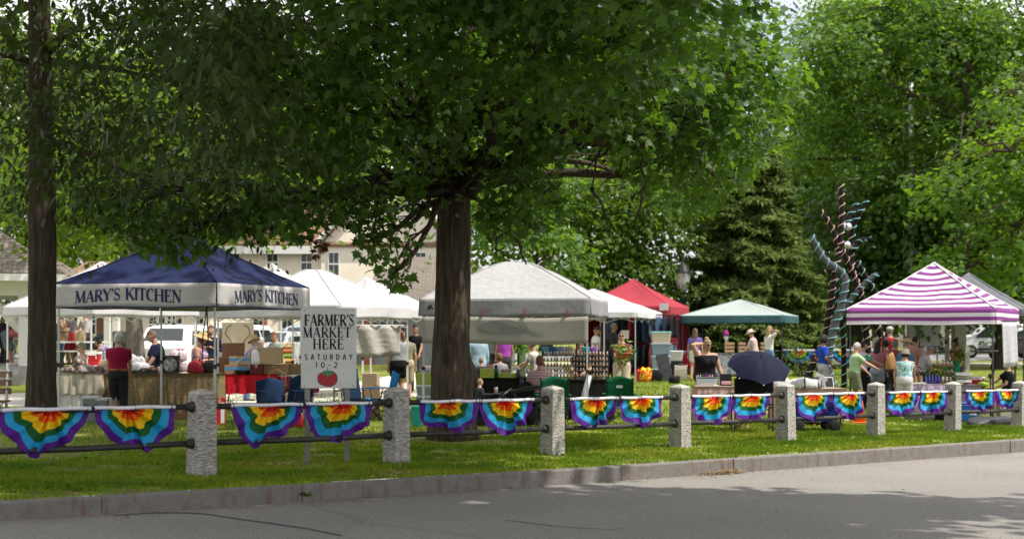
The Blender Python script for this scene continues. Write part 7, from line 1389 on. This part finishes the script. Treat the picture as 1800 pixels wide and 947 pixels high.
flowers('potted_plant', 'orange flowered plant in terracotta pot hugged by the man', Vector(((1096 - 900) * 33.12 / F, 33.05, 1.0)), .17, .40, [(.65, .16, .02), (.62, .30, .05)], leaf_mat('pot_leaf', (.05, .13, .02), (.12, .22, .04), .3, (.25, .4, .05)), (([(.12, 0), (.17, .12), (.19, .18), (.205, .18), (.205, .215), (.18, .22)], 20), M_terra), 60, 'potted plant')
# ---- clothes stall, bins
cr = thing('clothes_rack', 'clothes rack', 'black clothes rack filled with dark garments under small white canopy', gp(1128, 47.6)); cr.scale = (1.22, 1.22, 1.1); 
MB().tube([(-.95, 0, 1.95), (1.0, 0, 1.95)], .018, 6).build('rail', M_dark, cr); MB().tube([(-.95, 0, 1.1), (1.0, 0, 1.1)], .018, 6).build('rail', M_dark, cr)
for x in (-.95, 1.0): MB().tube([(x, 0, 0), (x, 0, 1.95)], .02, 6).build('upright', M_dark, cr); MB().tube([(x, -.3, .02), (x, .3, .02)], .02, 6).build('foot', M_dark, cr)
GC = [(.02, .025, .05), (.015, .015, .02), (.05, .09, .16), (.03, .05, .1), (.2, .03, .05), (.02, .03, .045), (.08, .12, .16)]
wrd = ('navy', 'black', 'slate blue', 'dark blue', 'crimson', 'blue black', 'steel blue'); wps = ('leftmost', 'second', 'third', 'fourth', 'fifth', 'sixth', 'seventh', 'eighth', 'ninth', 'rightmost')
for lev in (0, 1):
    for i in range(10):
        k = (i * 3 + lev * 2) % 7; x = -.85 + .19 * i; o = thing('hanging_garment', 'garment', '%s garment on the %s rail of the clothes rack, %s' % (wrd[k], 'upper' if lev else 'lower', wps[i]), gp(1128, 47.6, (1.19 if lev == 0 else 2.12)) + Vector((x * 1.22, 0, 0)), .9, 'garments on the clothes rack'); o.scale = (1.22, 1.22, 1.12); L_ = random.uniform(.55, .78)
        MB().grid(lambda u, v: ((u - .5) * (.18 + .16 * min(1, v * 4)), .02 * math.sin(u * 9 + i), -.04 - L_ * v - .04 * abs(u - .5) * (1 - v)), 8, 6).build('fabric', cloth('garment_' + wrd[k].replace(' ', '_'), GC[k]), o, True, .03); MB().tube([(-.14, 0, -.06), (0, 0, -.02), (0, 0, .03), (.14, 0, -.06)], .006, 4).build('hanger', M_dark, o)
zs = 0
for k, (sz, body, lid, lab) in enumerate(((.33, M_clear, M_clear, 'grey clear storage bin at the bottom of the tall stack'), (.37, M_clear, M_clear, 'grey storage bin second from bottom of the tall stack'), (.37, mat('blue_grey_bin', (.2, .27, .33), .4), M_clear, 'blue grey storage bin third in the tall stack'), (.33, mat('cream_bin', (.5, .45, .35), .4), mat('turquoise_lid', (.2, .42, .45), .4), 'cream storage bin with turquoise lid topping the tall stack'))):
    tub(lab, gp(1161, 46.5, zs), .65, .5, sz, body, lid, 0, group='stacked storage bins'); zs += sz + .048
tub('white lidded bin right of the tall bin stack', gp(1184, 47.4, .62), .6, .5, .28, M_wp, M_wp); tub('dark bin under the white lidded bin', gp(1184, 47.4), .6, .5, .565, c_char, M_dark)
lb_ = thing('leaning_board', 'board', 'black flat panel leaning beside the storage bins', gp(1173, 45.6), .2); lb_.scale = (1.25, 1.25, 1.25); MB().box(-.16, .16, -.02, .02, .0, .72, T(0, 0, 0, 0, R(-14), R(-8))).build('panel', M_dark, lb_); MB().box(-.1, .1, -.03, -.021, .3, .5, T(0, 0, 0, 0, R(-14), R(-8))).build('label_plate', c_char, lb_)
lathe_thing('red_canister', 'canister', 'red cylinder standing left of the clothes rack foot', gp(1122, 45.4), [('tank', [(.06, 0), (.065, .03), (.065, .32), (.03, .4)], M_redp), ('valve', [(.02, .401), (.025, .44), (.01, .46)], M_dark)])
rkr = soft('yellow_red_bag', 'bag', 'bright yellow and red pack on grass near clothes rack', gp(1134, 45.4), .4, .3, .42, pattern('yellow_red', [(0, (.5, .02, .02)), (.47, (.65, .5, .02)), (.56, (.45, .03, .02))], 9), 0, 110); soft('black_bag', 'bag', 'black bag slumped right of the yellow pack', gp(1151, 45.6), .5, .35, .34, c_blk, 0, 111)
camp_chair('red and blue camp chair beside the red canopy wall', 1207, 48, -.6, pattern('red_blue_chair', [(0, (.3, .01, .03)), (.52, (.32, .015, .04)), (.56, (.14, .22, .32))], 2.2), .95); q = paper_bag('cream tote bag on the grass beside the red chair', gp(1196, 47), .42, .22, .46, CL('cream_tote', (.40, .36, .30))); q.name = 'tote_bag'; q['category'] = 'bag'
soft('black_shoes', 'shoes', 'pair of black boots standing on the sunny grass', gp(1186, 44), .34, .26, .22, c_blk, 0, 113); nb = thing('name_card', 'card', 'small white price card hanging over the clothes rack', at(1099, 46.5, 1.5)); MB().box(-.12, .12, -.004, .004, 0, .28).build('card', M_wp, nb); MB().tube([(0, 0, .28), (0, .05, .45)], .004, 4).build('string', M_dark, nb)
# ---- green canopy stall
r, zg = table('folding table with grey cloth under the green canopy', 1290, 50, 2.0, .7, .8); tcloth('grey blue cloth on the green canopy table', r, 2.0, .7, .8, .74, pattern('grey_stock', [(0, (.2, .22, .25)), (.45, (.32, .33, .36)), (.55, (.12, .12, .14))], 13), .02, 9)
for k, px in enumerate((1282, 1306, 1318, 1345)):
    q = thing('wooden_crate', 'crate', 'slatted wooden crate on the green canopy table, %s' % ('leftmost', 'second from left', 'third from left', 'rightmost')[k], at(px, 50.1, zg + .01)); 
    for j in range(3): m = MB(); z0 = .03 + .13 * j; m.box(-.16, .16, -.12, -.105, z0, z0 + .09); m.box(-.16, .16, .105, .12, z0, z0 + .09); m.box(-.16, -.147, -.104, .104, z0, z0 + .09); m.box(.147, .16, -.104, .104, z0, z0 + .09); m.build('slat', mat('pale_pine', (.38, .25, .13), .8), q)
hh_ = thing('hat_stand', 'display head', 'knitted purple and red hat on a display head', at(1276, 50.4, zg + .45)); MB().lathe([(.03, -.43), (.03, 0), (.08, .08), (.09, .2), (.06, .28), (.01, .3)], 14).build('head_form', M_wp, hh_, True); MB().lathe([(.1, .16), (.105, .22), (.09, .3), (.05, .36), (.01, .37)], 14).build('knit_hat', pattern('knit', [(0, (.2, .03, .2)), (.5, (.4, .05, .08)), (.56, (.1, .05, .3))], 9), hh_, True)
# ---- pink tables and umbrella
M_pink = CL('blush', (.52, .34, .30)); r, z1 = table('folding table under blush cloth with nail polish rows', 1256, 28.9, .78, .7, .76); tcloth('blush pink cloth in front of the black halter woman', r, .78, .7, .76, .66, M_pink, .035, 6)
z1 += .008; dt = thing('acrylic_tray', 'display tray', 'clear white tray of cards on the blush table', at(1245, 28.7, z1)); MB().box(-.2, .2, -.14, .14, 0, .02).build('base', M_wp, dt); MB().box(-.2, .2, .1, .12, .021, .15).build('back_panel', M_clear, dt); MB().box(-.17, .1, -.1, .05, .021, .05).build('card_stack', M_card2, dt)
ds = thing('polish_rack', 'display rack', 'clear tiered rack of polish bottles before the black halter woman', at(1252, 29.1, z1)); 
for k in range(3): MB().box(-.3, .3, .0 + .06 * k, .055 + .06 * k, .08 * k, .08 * k + .012).build('shelf', M_clear, ds)
for s in (-1, 1): MB().box(s * .3 - .006 + s * .008, s * .3 + .006 + s * .008, 0, .18, 0, .2).build('side_panel', M_clear, ds)
pcols = [(.5, .05, .1), (.02, .02, .02), (.5, .3, .35), (.1, .05, .3), (.55, .5, .48)]; protos = []
for c, nm in zip(pcols, ('red', 'black', 'rose', 'violet', 'pearl')): protos.append((lathe_thing('polish_bottle', 'bottle', 'tiny %s nail polish bottle on the clear tiered rack' % nm, (0, 0, 0), [('bottle', [(.014, 0), (.016, .03), (.006, .04)], mat('polish_' + nm, c, .15)), ('cap', [(.009, .0405), (.008, .075)], M_dark)], 'nail polish bottles', 8)))
used = set()
for k in range(3):
    for i in range(12):
        j = (i * 2 + k) % 5; o = protos[j] if j not in used else copy_tree(protos[j]); used.add(j); o.location = at(1252, 29.1, z1) + Vector((-.27 + .049 * i, .0275 + .06 * k, .08 * k + .0125))
bs = thing('black_stand', 'stand', 'small black shelf of pale boxes right of the tray', at(1277, 28.9, z1)); MB().box(-.12, .12, 0, .1, 0, .02).build('base', M_dark, bs); MB().box(-.12, .12, .08, .1, .021, .24).build('back_panel', M_dark, bs); MB().box(-.1, .1, 0, .07, .021, .09, bev=.01).build('pack', mat('pink_card', (.5, .26, .32), .7), bs)
um = thing('umbrella', 'umbrella', 'navy umbrella opened over a seated vendor', at(1333, 26.7, .96), 0); UM = Matrix.Rotation(R(30), 4, 'X') @ Matrix.Rotation(R(5), 4, 'Y'); mb = MB(); nr = 8; rings = []
def ump(a, t, sag=True):
    k = (a / (2 * PI) * nr) % 1; s = .035 * math.sin(k * PI) * t if sag else 0; rr_ = .60 * t * (1 - .075 * math.sin(k * PI) * t); return UM @ Vector((rr_ * math.cos(a), rr_ * math.sin(a), .30 * math.cos(t * PI / 2 * .97) + s - .02 + .05 * t))
AO = -PI / 2
vs = [ump(AO + 2 * PI * i / 64, max(.004, q / 12)) for q in range(13) for i in range(64)]; MB().add(vs, [(q * 64 + i, q * 64 + (i + 1) % 64, (q + 1) * 64 + (i + 1) % 64, (q + 1) * 64 + i) for q in range(12) for i in range(64)]).build('canopy', mat('navy_nylon', (.006, .008, .026), .7, spec=.12, trans=.06), um, False)
for k in range(8): a = 2 * PI * k / 8; m = MB().tube([ump(a, t, False) - UM.to_3x3() @ Vector((0, 0, .012)) for t in np.linspace(.02, 1, 9)], .006, 4); rb = m.build('rib', M_dark, um); MB().ball(ump(a, 1.01, False), .012, None, 6, 4).build('tip', M_wp, rb)
MB().tube([UM @ Vector((0, 0, .24)), UM @ Vector((0, 0, -.62))], .011, 6).build('shaft', M_dark, um); MB().tube([UM @ Vector((0, 0, .27)), UM @ Vector((0, 0, .33))], (.014, .006), 6).build('ferrule', M_dark, um)
dc = thing('director_chair', 'folding chair', 'black tall director chair below the umbrella', gp(1322, 27.1), PI); w = .36
MB().grid(lambda u, v: ((u - .5) * 2 * w, .2, .66 + .34 * v), 6, 4).build('backrest', c_blk, dc, True, .02); MB().grid(lambda u, v: ((u - .5) * 2 * w, -.2 + .4 * v, .52 - .03 * math.sin(u * PI)), 6, 4).build('seat', c_blk, dc, True, .02)
for s in (-1, 1): MB().tube([(s * w, .2, 0), (s * w, .2, 1.02)], .014, 6).build('leg', M_dark, dc); MB().tube([(s * w, -.2, 0), (s * w, -.2, .7)], .014, 6).build('leg', M_dark, dc); MB().box(s * w - .03, s * w + .03, -.24, .24, .7, .725).build('armrest', M_dark, dc)
MB().tube([(-w, .19, .08), (w, .19, .48)], .012, 5).tube([(w, .19, .08), (-w, .19, .48)], .012, 5).build('cross_brace', M_dark, dc)
r, z2_ = table('folding table under blush cloth behind the fifth stone post', 1420, 29.6, 1.45, .7, .75); tcloth('blush pink cloth with white goods right of the umbrella', r, 1.45, .7, .75, .66, M_pink, .03, 9); z2_ += .008
soft('white_bundle', 'bundle', 'white cloth bundle on the right hand blush table', at(1412, 29.4, z2_), .62, .36, .2, CL('white_bundle', (.6, .6, .6)), 0, 120); soft('white_bundle', 'bundle', 'crumpled white bag near the umbrella edge on blush table', at(1372, 29.5, z2_), .4, .3, .2, CL('white_bundle', (.6, .6, .6)), 0, 121)
bsk = thing('black_basket', 'basket', 'black lattice basket holding white paper', at(1432, 29.6, z2_)); m = MB()
for k in range(4): zk = .04 + .055 * k; m.box(-.13, .13, -.09, -.084, zk, zk + .022); m.box(-.13, .13, .084, .09, zk, zk + .022); m.box(-.13, -.124, -.083, .083, zk, zk + .022); m.box(.124, .13, -.083, .083, zk, zk + .022)
for k in range(6): x = -.125 + .05 * k; m.box(x - .006, x + .006, -.093, -.0905, 0, .24); m.box(x - .006, x + .006, .0905, .093, 0, .24)
m.box(-.13, .13, -.09, .09, 0, .01); m.build('lattice', M_dark, bsk); wpz = thing('paper_sheets', 'paper', 'white paper sheets sticking up from the lattice basket', at(1432, 29.6, z2_ + .011)); MB().box(-.1, .1, -.01, .01, 0, .3, T(0, .02, 0, .3, R(15), R(20))).build('sheet', M_wp, wpz); MB().box(-.1, .08, -.012, .0, 0, .28, T(.03, -.03, 0, -.3, R(8), R(38))).build('sheet', M_wp, wpz)
tb = thing('picture_frame', 'frame', 'white edged black tablet frame at right end of blush table', at(1458, 29.5, z2_), .15); MB().box(-.1, .1, -.006, .006, 0, .24, T(0, 0, 0, 0, R(-15))).build('frame', M_wp, tb); MB().box(-.085, .085, -.009, -.0065, .02, .22, T(0, 0, 0, 0, R(-15))).build('screen', M_dark, tb); MB().box(-.03, .03, .0, .1, 0, .008).build('foot', M_dark, tb)
pw = lathe_thing('lamp_stand', 'stand', 'slim black stand with flat top on the blush table', at(1415, 29.2, z2_), [('base', [(.08, 0), (.08, .012), (.02, .02)], M_dark), ('stem', [(.014, .021), (.014, .33)], M_dark), ('top_plate', [(.1, .331), (.1, .35), (.05, .355)], M_dark)]); lathe_thing('glass_vase', 'vase', 'small clear vase on the blush table right of white bundle', at(1440, 29.2, z2_), [('vase', [(.03, 0), (.035, .1), (.025, .17)], M_clear), ('collar', [(.027, .1705), (.03, .19)], M_wp)])
carton('white boxes beside the umbrella on the blush table', at(1384, 29.6, z2_), .24, .2, .14, 0, M_wp, 'white_box')
wg = thing('folding_wagon', 'wagon', 'blue fabric pull wagon with black wheels behind rainbow flags', gp(1428, 27.6), .08); MB().loft([[(-.42, -.24, .2), (.42, -.24, .2), (.42, .24, .2), (-.42, .24, .2)], [(-.46, -.27, .58), (.46, -.27, .58), (.46, .27, .58), (-.46, .27, .58)]]).build('tub', CL('wagon_blue', (.012, .03, .16)), wg)
for sx in (-1, 1):
    for sy in (-1, 1): w_ = MB().lathe([(.04, -.03), (.1, -.03), (.115, -.015), (.115, .015), (.1, .03), (.04, .03)], 16, T(0, 0, 0, 0, PI / 2)).build('wheel', M_tyre, wg, True); w_.location = (sx * .36, sy * .28, .115); MB().tube([(sx * .47, sy * .28, .12), (sx * .47, sy * .28, .72)], .014, 5).build('upright', M_dark, wg)
MB().tube([(.47, -.28, .72), (.47, .28, .72)], .014, 5).build('handle', M_dark, wg); MB().tube([(-.47, -.28, .15), (.47, -.28, .6)], .011, 5).tube([(.47, -.275, .15), (-.47, -.275, .6)], .011, 5).build('cross_brace', M_dark, wg)
cn = thing('traffic_cone', 'cone', 'orange safety cone beside the sixth stone post', gp(1511, 30.6)); M_or = mat('cone_orange', (.62, .13, .02), .6); MB().lathe([(.13, .03), (.035, .7), (.02, .71)], 18).build('cone', M_or, cn, True); MB().box(-.18, .18, -.18, .18, 0, .03, bev=.008).build('base', M_or, cn)
# ---- striped canopy stall
M_lil = CL('lilac_table', (.42, .33, .44)); r, z3 = table('folding table under lilac cloth in the striped canopy', 1618, 34.0, 1.0, .75, .74, -.1); tcloth('pale lilac cloth in front of the bucket hat woman', r, 1.0, .75, .74, .22, M_lil, .02, 8); r2, _ = table('folding table under grey lilac cloth right in striped canopy', 1682, 34.4, .95, .75, .74, -.1); tcloth('grey lilac cloth on the right table of striped canopy', r2, .95, .75, .74, .66, CL('grey_lilac', (.28, .24, .3)), .03, 8); z3 += .012
mw = mat('turned_wood', (.4, .27, .15), .6, (.3, .19, .1), 20)
for k in range(3): lathe_thing('wooden_cup', 'cup', 'turned wooden cup on lilac cloth, %s of three' % ('left', 'middle', 'right')[k], at(1600 + 9 * k, 33.7, z3), [('cup', [(.045, 0), (.05, .02), (.045, .16), (.05, .17)], mw), ('rim', [(.052, .171), (.05, .185), (.03, .18)], M_ply)], 'wooden cups')
mbg = mat('cobalt_glass', (.03, .025, .22), .12, spec=.8)
for k in range(10): lathe_thing('blue_bottle', 'bottle', 'cobalt blue bottle on the lilac cloth, %s row %s' % ('front' if k < 5 else 'back', ('first', 'second', 'third', 'fourth', 'fifth')[k % 5]), at(1628 + 5.6 * (k % 5), 33.8 + .2 * (k // 5), z3), [('bottle', [(.03, 0), (.032, .12), (.014, .16), (.014, .2)], mbg), ('cap', [(.017, .201), (.017, .225)], M_dark)], 'cobalt bottles', 10)
for k in range(6): lathe_thing('honey_jar', 'jar', 'small jar right of the blue bottles, %s' % ('front first', 'front second', 'front third', 'back first', 'back second', 'back third')[k], at(1657 + 7 * (k % 3), 33.8 + .2 * (k // 3), z3), [('jar', [(.035, 0), (.038, .11), (.03, .13)], mat('jar_honey', (.3, .24, .2), .2, (.18, .1, .06), 6)), ('lid', [(.033, .131), (.033, .155)], M_galv)], 'small jars', 10)
for k in range(3): carton('low white box on lilac cloth, %s' % ('left', 'middle', 'right')[k], at(1607 + 8 * k, 33.55, z3 + .001), .1, .09, .04, .2, M_wp, 'white_box', group='low white boxes')
cr2 = thing('white_crate', 'crate', 'white slatted crate on the grey lilac table', at(1691, 34.2, z3)); 
for j in range(3): MB().box(-.19, .19, -.13, .13, .02 + .085 * j, .085 + .085 * j).build('slat', M_wp if j % 2 == 0 else M_oldwood, cr2)
tw_ = thing('tiered_stand', 'display stand', 'tiered wooden stand of pale soap rounds', at(1661, 34.5, z3)); 
for k in range(3): MB().box(-.2, .2, -.14, .14, .0 + .2 * k, .025 + .2 * k).build('shelf', M_ply, tw_)
for s in (-1, 1): MB().box(s * .19 - .012, s * .19 + .012, -.012, .012, .026, .424).build('upright', M_ply, tw_)
for k in range(8): lathe_thing('soap_round', 'soap', 'pale soap round on the tiered stand, %s shelf' % ('middle' if k < 4 else 'top'), at(1661, 34.5, z3) + Vector((-.13 + .088 * (k % 4), -.06, .226 + .2 * (k // 4))), [('soap', [(.035, 0), (.04, .03), (.038, .07)], M_card2), ('cap', [(.03, .0705), (.02, .09)], M_wp)], 'soap rounds on middle shelf' if k < 4 else 'soap rounds on top shelf', 10)
flowers('flower_bunch', 'mixed green and yellow bunch beside tiered stand', at(1644, 34.3, z3), .16, .34, [(.5, .3, .05), (.4, .35, .25)], L_bright); flowers('flower_bunch', 'purple lavender bunch at front of the striped canopy table', at(1668, 34.0, z3), .12, .3, [(.2, .1, .32)], L_back); flowers('flower_bunch', 'red and white flower bunch held by green tee boy', at(1687, 35.6, 1.0), .13, .3, [(.35, .01, .04), (.6, .55, .5)], L_back); flowers('flower_bunch', 'dark plum flower bunch at left of striped canopy table', at(1633, 34.5, z3), .12, .3, [(.15, .03, .1)], L_maple)
rb = lathe_thing('red_crate_stand', 'stand', 'dark stand carrying the red cooler', gp(1712, 36), [('base', [(.26, 0), (.26, .45)], M_ply), ('top_plate', [(.3, .451), (.3, .48)], M_ply)]); cooler('large red cooler with white lid and handle', 1712, 36, rb.location.z + .482, .44, .36, .36, M_redp, M_wp)
r3, z4 = table('small table under red gingham beside the red cooler', 1709, 34.9, .45, .45, .62); tcloth('red gingham cloth below the red cooler', r3, .45, .45, .62, .5, pattern('gingham', [(0, (.35, .03, .05)), (.5, (.55, .5, .5))], 12, 'voronoi'), .02, 6)
cb_ = cooler('bright blue cooler with white triangle mark by right post', 1697, 31.9, float(G((1697 - 900) * 31.9 / F, 31.9)), .5, .36, .42, M_bluep, mat('dark_blue_lid', (.015, .06, .22), .5)); MB().add([(.02, -.186, .18), (.2, -.188, .18), (.15, -.188, .26), (.12, -.188, .22), (.08, -.188, .3)], [(0, 1, 2, 3, 4)]).build('mountain_mark', M_wp, cb_)
lm = thing('lime_shoe', 'shoe', 'lime green soled shoe of the reclining sitter', gp(1728, 34.2, .74), .3); MB().ball((0, 0, .05), (.17, .07, .075)).build('sole', mat('lime_foam', (.25, .36, .02), .6), lm, True); MB().ball((.05, .02, .09), (.12, .06, .06)).build('upper', c_blk, lm, True)
cs2 = thing('foot_stool', 'stool', 'black padded stool carrying the lime soled shoe', gp(1728, 34.2)); MB().box(-.22, .22, -.18, .18, .58, .70, bev=.03).build('cushion', c_blk, cs2); 
for sx in (-1, 1): MB().tube([(sx * .18, -.14, 0), (sx * .16, .14, .58)], .014, 5).build('leg', M_dark, cs2)
tub('pale plastic step box below the hanging white sheet', gp(1766, 34.4), .36, .3, .4, mat('beige_plastic', (.40, .36, .28), .6), mat('beige_plastic', (.40, .36, .28), .6)); camp_chair('pale framed low chair under the person in black', 1776, 35.4, -1.4, c_blk, .8)
st2 = lathe_thing('speaker_stand', 'stand', 'slim black stand with knob beside the stool', gp(1741, 34.0), [('base', [(.16, 0), (.15, .02), (.03, .04)], M_dark), ('stem', [(.016, .041), (.016, .95)], M_dark), ('knob', [(.045, .951), (.06, 1.0), (.04, 1.06)], M_dark)])
tp = soft('tarpaulin', 'tarpaulin', 'crumpled dark tarpaulin lying on grass near right post', gp(1742, 31.3), 1.5, .5, .18, mat('dark_tarp', (.03, .032, .036), .5, bump=.8, bscale=6), .75, 130); soft('grey_bag', 'bag', 'grey sloping bag on grass behind the sixth pair of flags', gp(1624, 32.4), .9, .5, .5, mat('grey_nylon', (.16, .16, .17), .5, bump=.4, bscale=5), .2, 131); soft('grey_bag', 'bag', 'black bag right of the grey sloping bag', gp(1652, 32.4), .5, .4, .42, c_blk, 0, 132)
soft('leather_bag', 'handbag', 'brown leather shoulder bag carried by the bucket hat woman', at(1565, 33.1, .82), .22, .14, .36, mat('tan_leather', (.28, .14, .05), .5), .4, 133, None, True)
carton('small teal gift box passed between two women', at(1527, 34.2, 1.02), .14, .1, .13, 0, mat('teal_card', (.01, .13, .11), .6), 'gift_box')
# ---- far right: second row of flags, stones
fr = thing('far_fence', 'fence', 'low black rail fence far behind the striped canopy', gp(1500, 55)); 
for x in np.arange(-4.4, 6, 2.2): MB().box(x - .08, x + .08, -.08, .08, 0, .95).build('post', M_gran, fr)
MB().tube([(-4.4, 0, .78), (5.6, 0, .78)], .03, 6).build('rail', M_rail, fr)
for k, px in enumerate((1404, 1487, 1512)):
    q = thing('rainbow_flag', 'flag', 'distant rainbow fan flag behind the sculpture, %s of three' % ('left', 'middle', 'right')[k], gp(px, 54.9, .8), .02, 'distant rainbow flags'); vs = []; uvs = []
    for j in range(9):
        for i in range(25): th = PI * i / 24; rr_ = .04 + .96 * j / 8; vs.append((-math.cos(th) * rr_ * .6, -.05 - .03 * math.cos(th * 11) * rr_, -math.sin(th) * rr_ * .52)); uvs.append(min(.999, rr_))
    o = MB().add(vs, [(j * 25 + i, j * 25 + i + 1, (j + 1) * 25 + i + 1, (j + 1) * 25 + i) for j in range(8) for i in range(24)]).build('fan', M_flag, q, True); ul = o.data.uv_layers.new(name='UVMap'); ul.data.foreach_set('uv', np.array([(uvs[v], .5) for p in o.data.polygons for v in p.vertices], dtype=np.float32).ravel()); MB().box(-.61, .61, -.062, -.04, -.01, .06).build('header_band', M_head, q)
M_stone = mat('red_stone', (.25, .15, .11), .9, (.36, .25, .2), 7, .5, 12)
for i in range(18):
    a = random.uniform(0, 6.3); rr_ = random.uniform(0, .8); p = gp(1540, 38.6) + Vector((rr_ * math.cos(a) * 1.3, rr_ * math.sin(a) * .6, 0)); o = MB().ball((0, 0, .09), (random.uniform(.1, .2), random.uniform(.1, .16), random.uniform(.08, .13)), None, 7, 5).build('rock', M_stone); o.location = p; o.rotation_euler = (random.uniform(-.3, .3), random.uniform(-.3, .3), a); tag(o, 'rough reddish rock in the low rock pile behind the sixth post', 'rock', 'rocks in the pile')
# ---- left edge: bench, cart, red chair
bn_ = thing('park_bench', 'bench', 'brown slatted park bench cut by the left frame edge', gp(-30, 25.4), R(6)); M_slat = mat('bench_wood', (.10, .06, .04), .7, (.15, .09, .06), 8, stretch=(.3, 4, 4))
for k in range(3): MB().box(-.5, .44, .2 + .03 * k, .235 + .03 * k, .55 + .15 * k, .66 + .15 * k).build('back_slat', M_slat, bn_)
for k in range(3): MB().box(-.5, .44, -.2 + .13 * k, -.1 + .13 * k, .42, .45).build('seat_slat', M_slat, bn_)
for x in (.36,): MB().tube([(x, -.2, 0), (x, -.18, .42), (x, .18, .42), (x, .3, 1.0)], .028, 6).build('leg', M_galv, bn_); MB().tube([(x, .24, 0), (x, .17, .42)], .028, 6).build('leg', M_galv, bn_)
ct = thing('pull_cart', 'cart', 'black wheeled cart at the foot of the gazebo', gp(96, 42.0)); MB().box(-.28, .22, -.2, .2, .14, .72, bev=.02).build('tub', c_blk, ct); MB().tube([(-.25, 0, .7), (-.7, 0, 1.3)], .02, 5).build('handle', M_dark, ct)
for x in (-.2, .16): MB().lathe([(.03, -.04), (.1, -.04), (.1, .04), (.03, .04)], 12, T(x, -.24, .1, 0, PI / 2)).build('wheel', M_tyre, ct)
rcq = thing('metal_chair', 'chair', 'dark wire chair with red seat on the gazebo edge', gd(102, 44.8)); MB().box(-.24, .24, -.22, .22, .42, .46, bev=.01).build('seat', mat('rust_red', (.4, .08, .03), .6), rcq); MB().tube([(.2, .2, .46), (.24, .22, .7), (.28, .26, 1.05), (-.18, .26, 1.05), (-.2, .2, .46)], .02, 5).build('backrest', M_dark, rcq)
for sx in (-1, 1):
    for sy in (-1, 1): MB().tube([(sx * .2, sy * .18, .42), (sx * .25, sy * .2, 0)], .016, 5).build('leg', M_dark, rcq)
pk = thing('picnic_table', 'table', 'white picnic table inside the gazebo near the red shorts man', gd(138, 45.4), .2); MB().box(-.9, .9, -.35, .35, .7, .75).build('tabletop', M_wtrim, pk)
for sx in (-1, 1): MB().box(sx * .7 - .05, sx * .7 + .05, -.3, .3, 0, .698).build('leg', M_wtrim, pk)
for sy in (-1, 1): MB().box(-.9, .9, sy * .62 - .13, sy * .62 + .13, .42, .46).build('seat', M_wtrim, pk)
paper_bag('brown paper bag held by the person in white cap', gd(141, 44.9) + Vector((0, 0, .752)), .3, .22, .34, M_card2); paper_bag('large brown paper bag right of the leftmost trunk', gd(112, 45.2) + Vector((0, 0, .752)), .34, .26, .42, M_card, .3); paper_bag('brown paper bag beside the crimson shirt woman', at(184, 28.1, .882), .2, .16, .24, M_card2)
hk2 = thing('seat_chair', 'chair', 'dark low chair under the seated sunglasses man', gp(152, 33.1)); MB().box(-.28, .28, -.25, .25, .40, .46, bev=.02).build('seat', c_blk, hk2); MB().box(-.28, .28, .22, .26, .46, .95, bev=.015).build('backrest', c_blk, hk2)
for sx in (-1, 1):
    for sy in (-1, 1): MB().tube([(sx * .25, sy * .22, .4), (sx * .27, sy * .24, 0)], .015, 5).build('leg', M_dark, hk2)
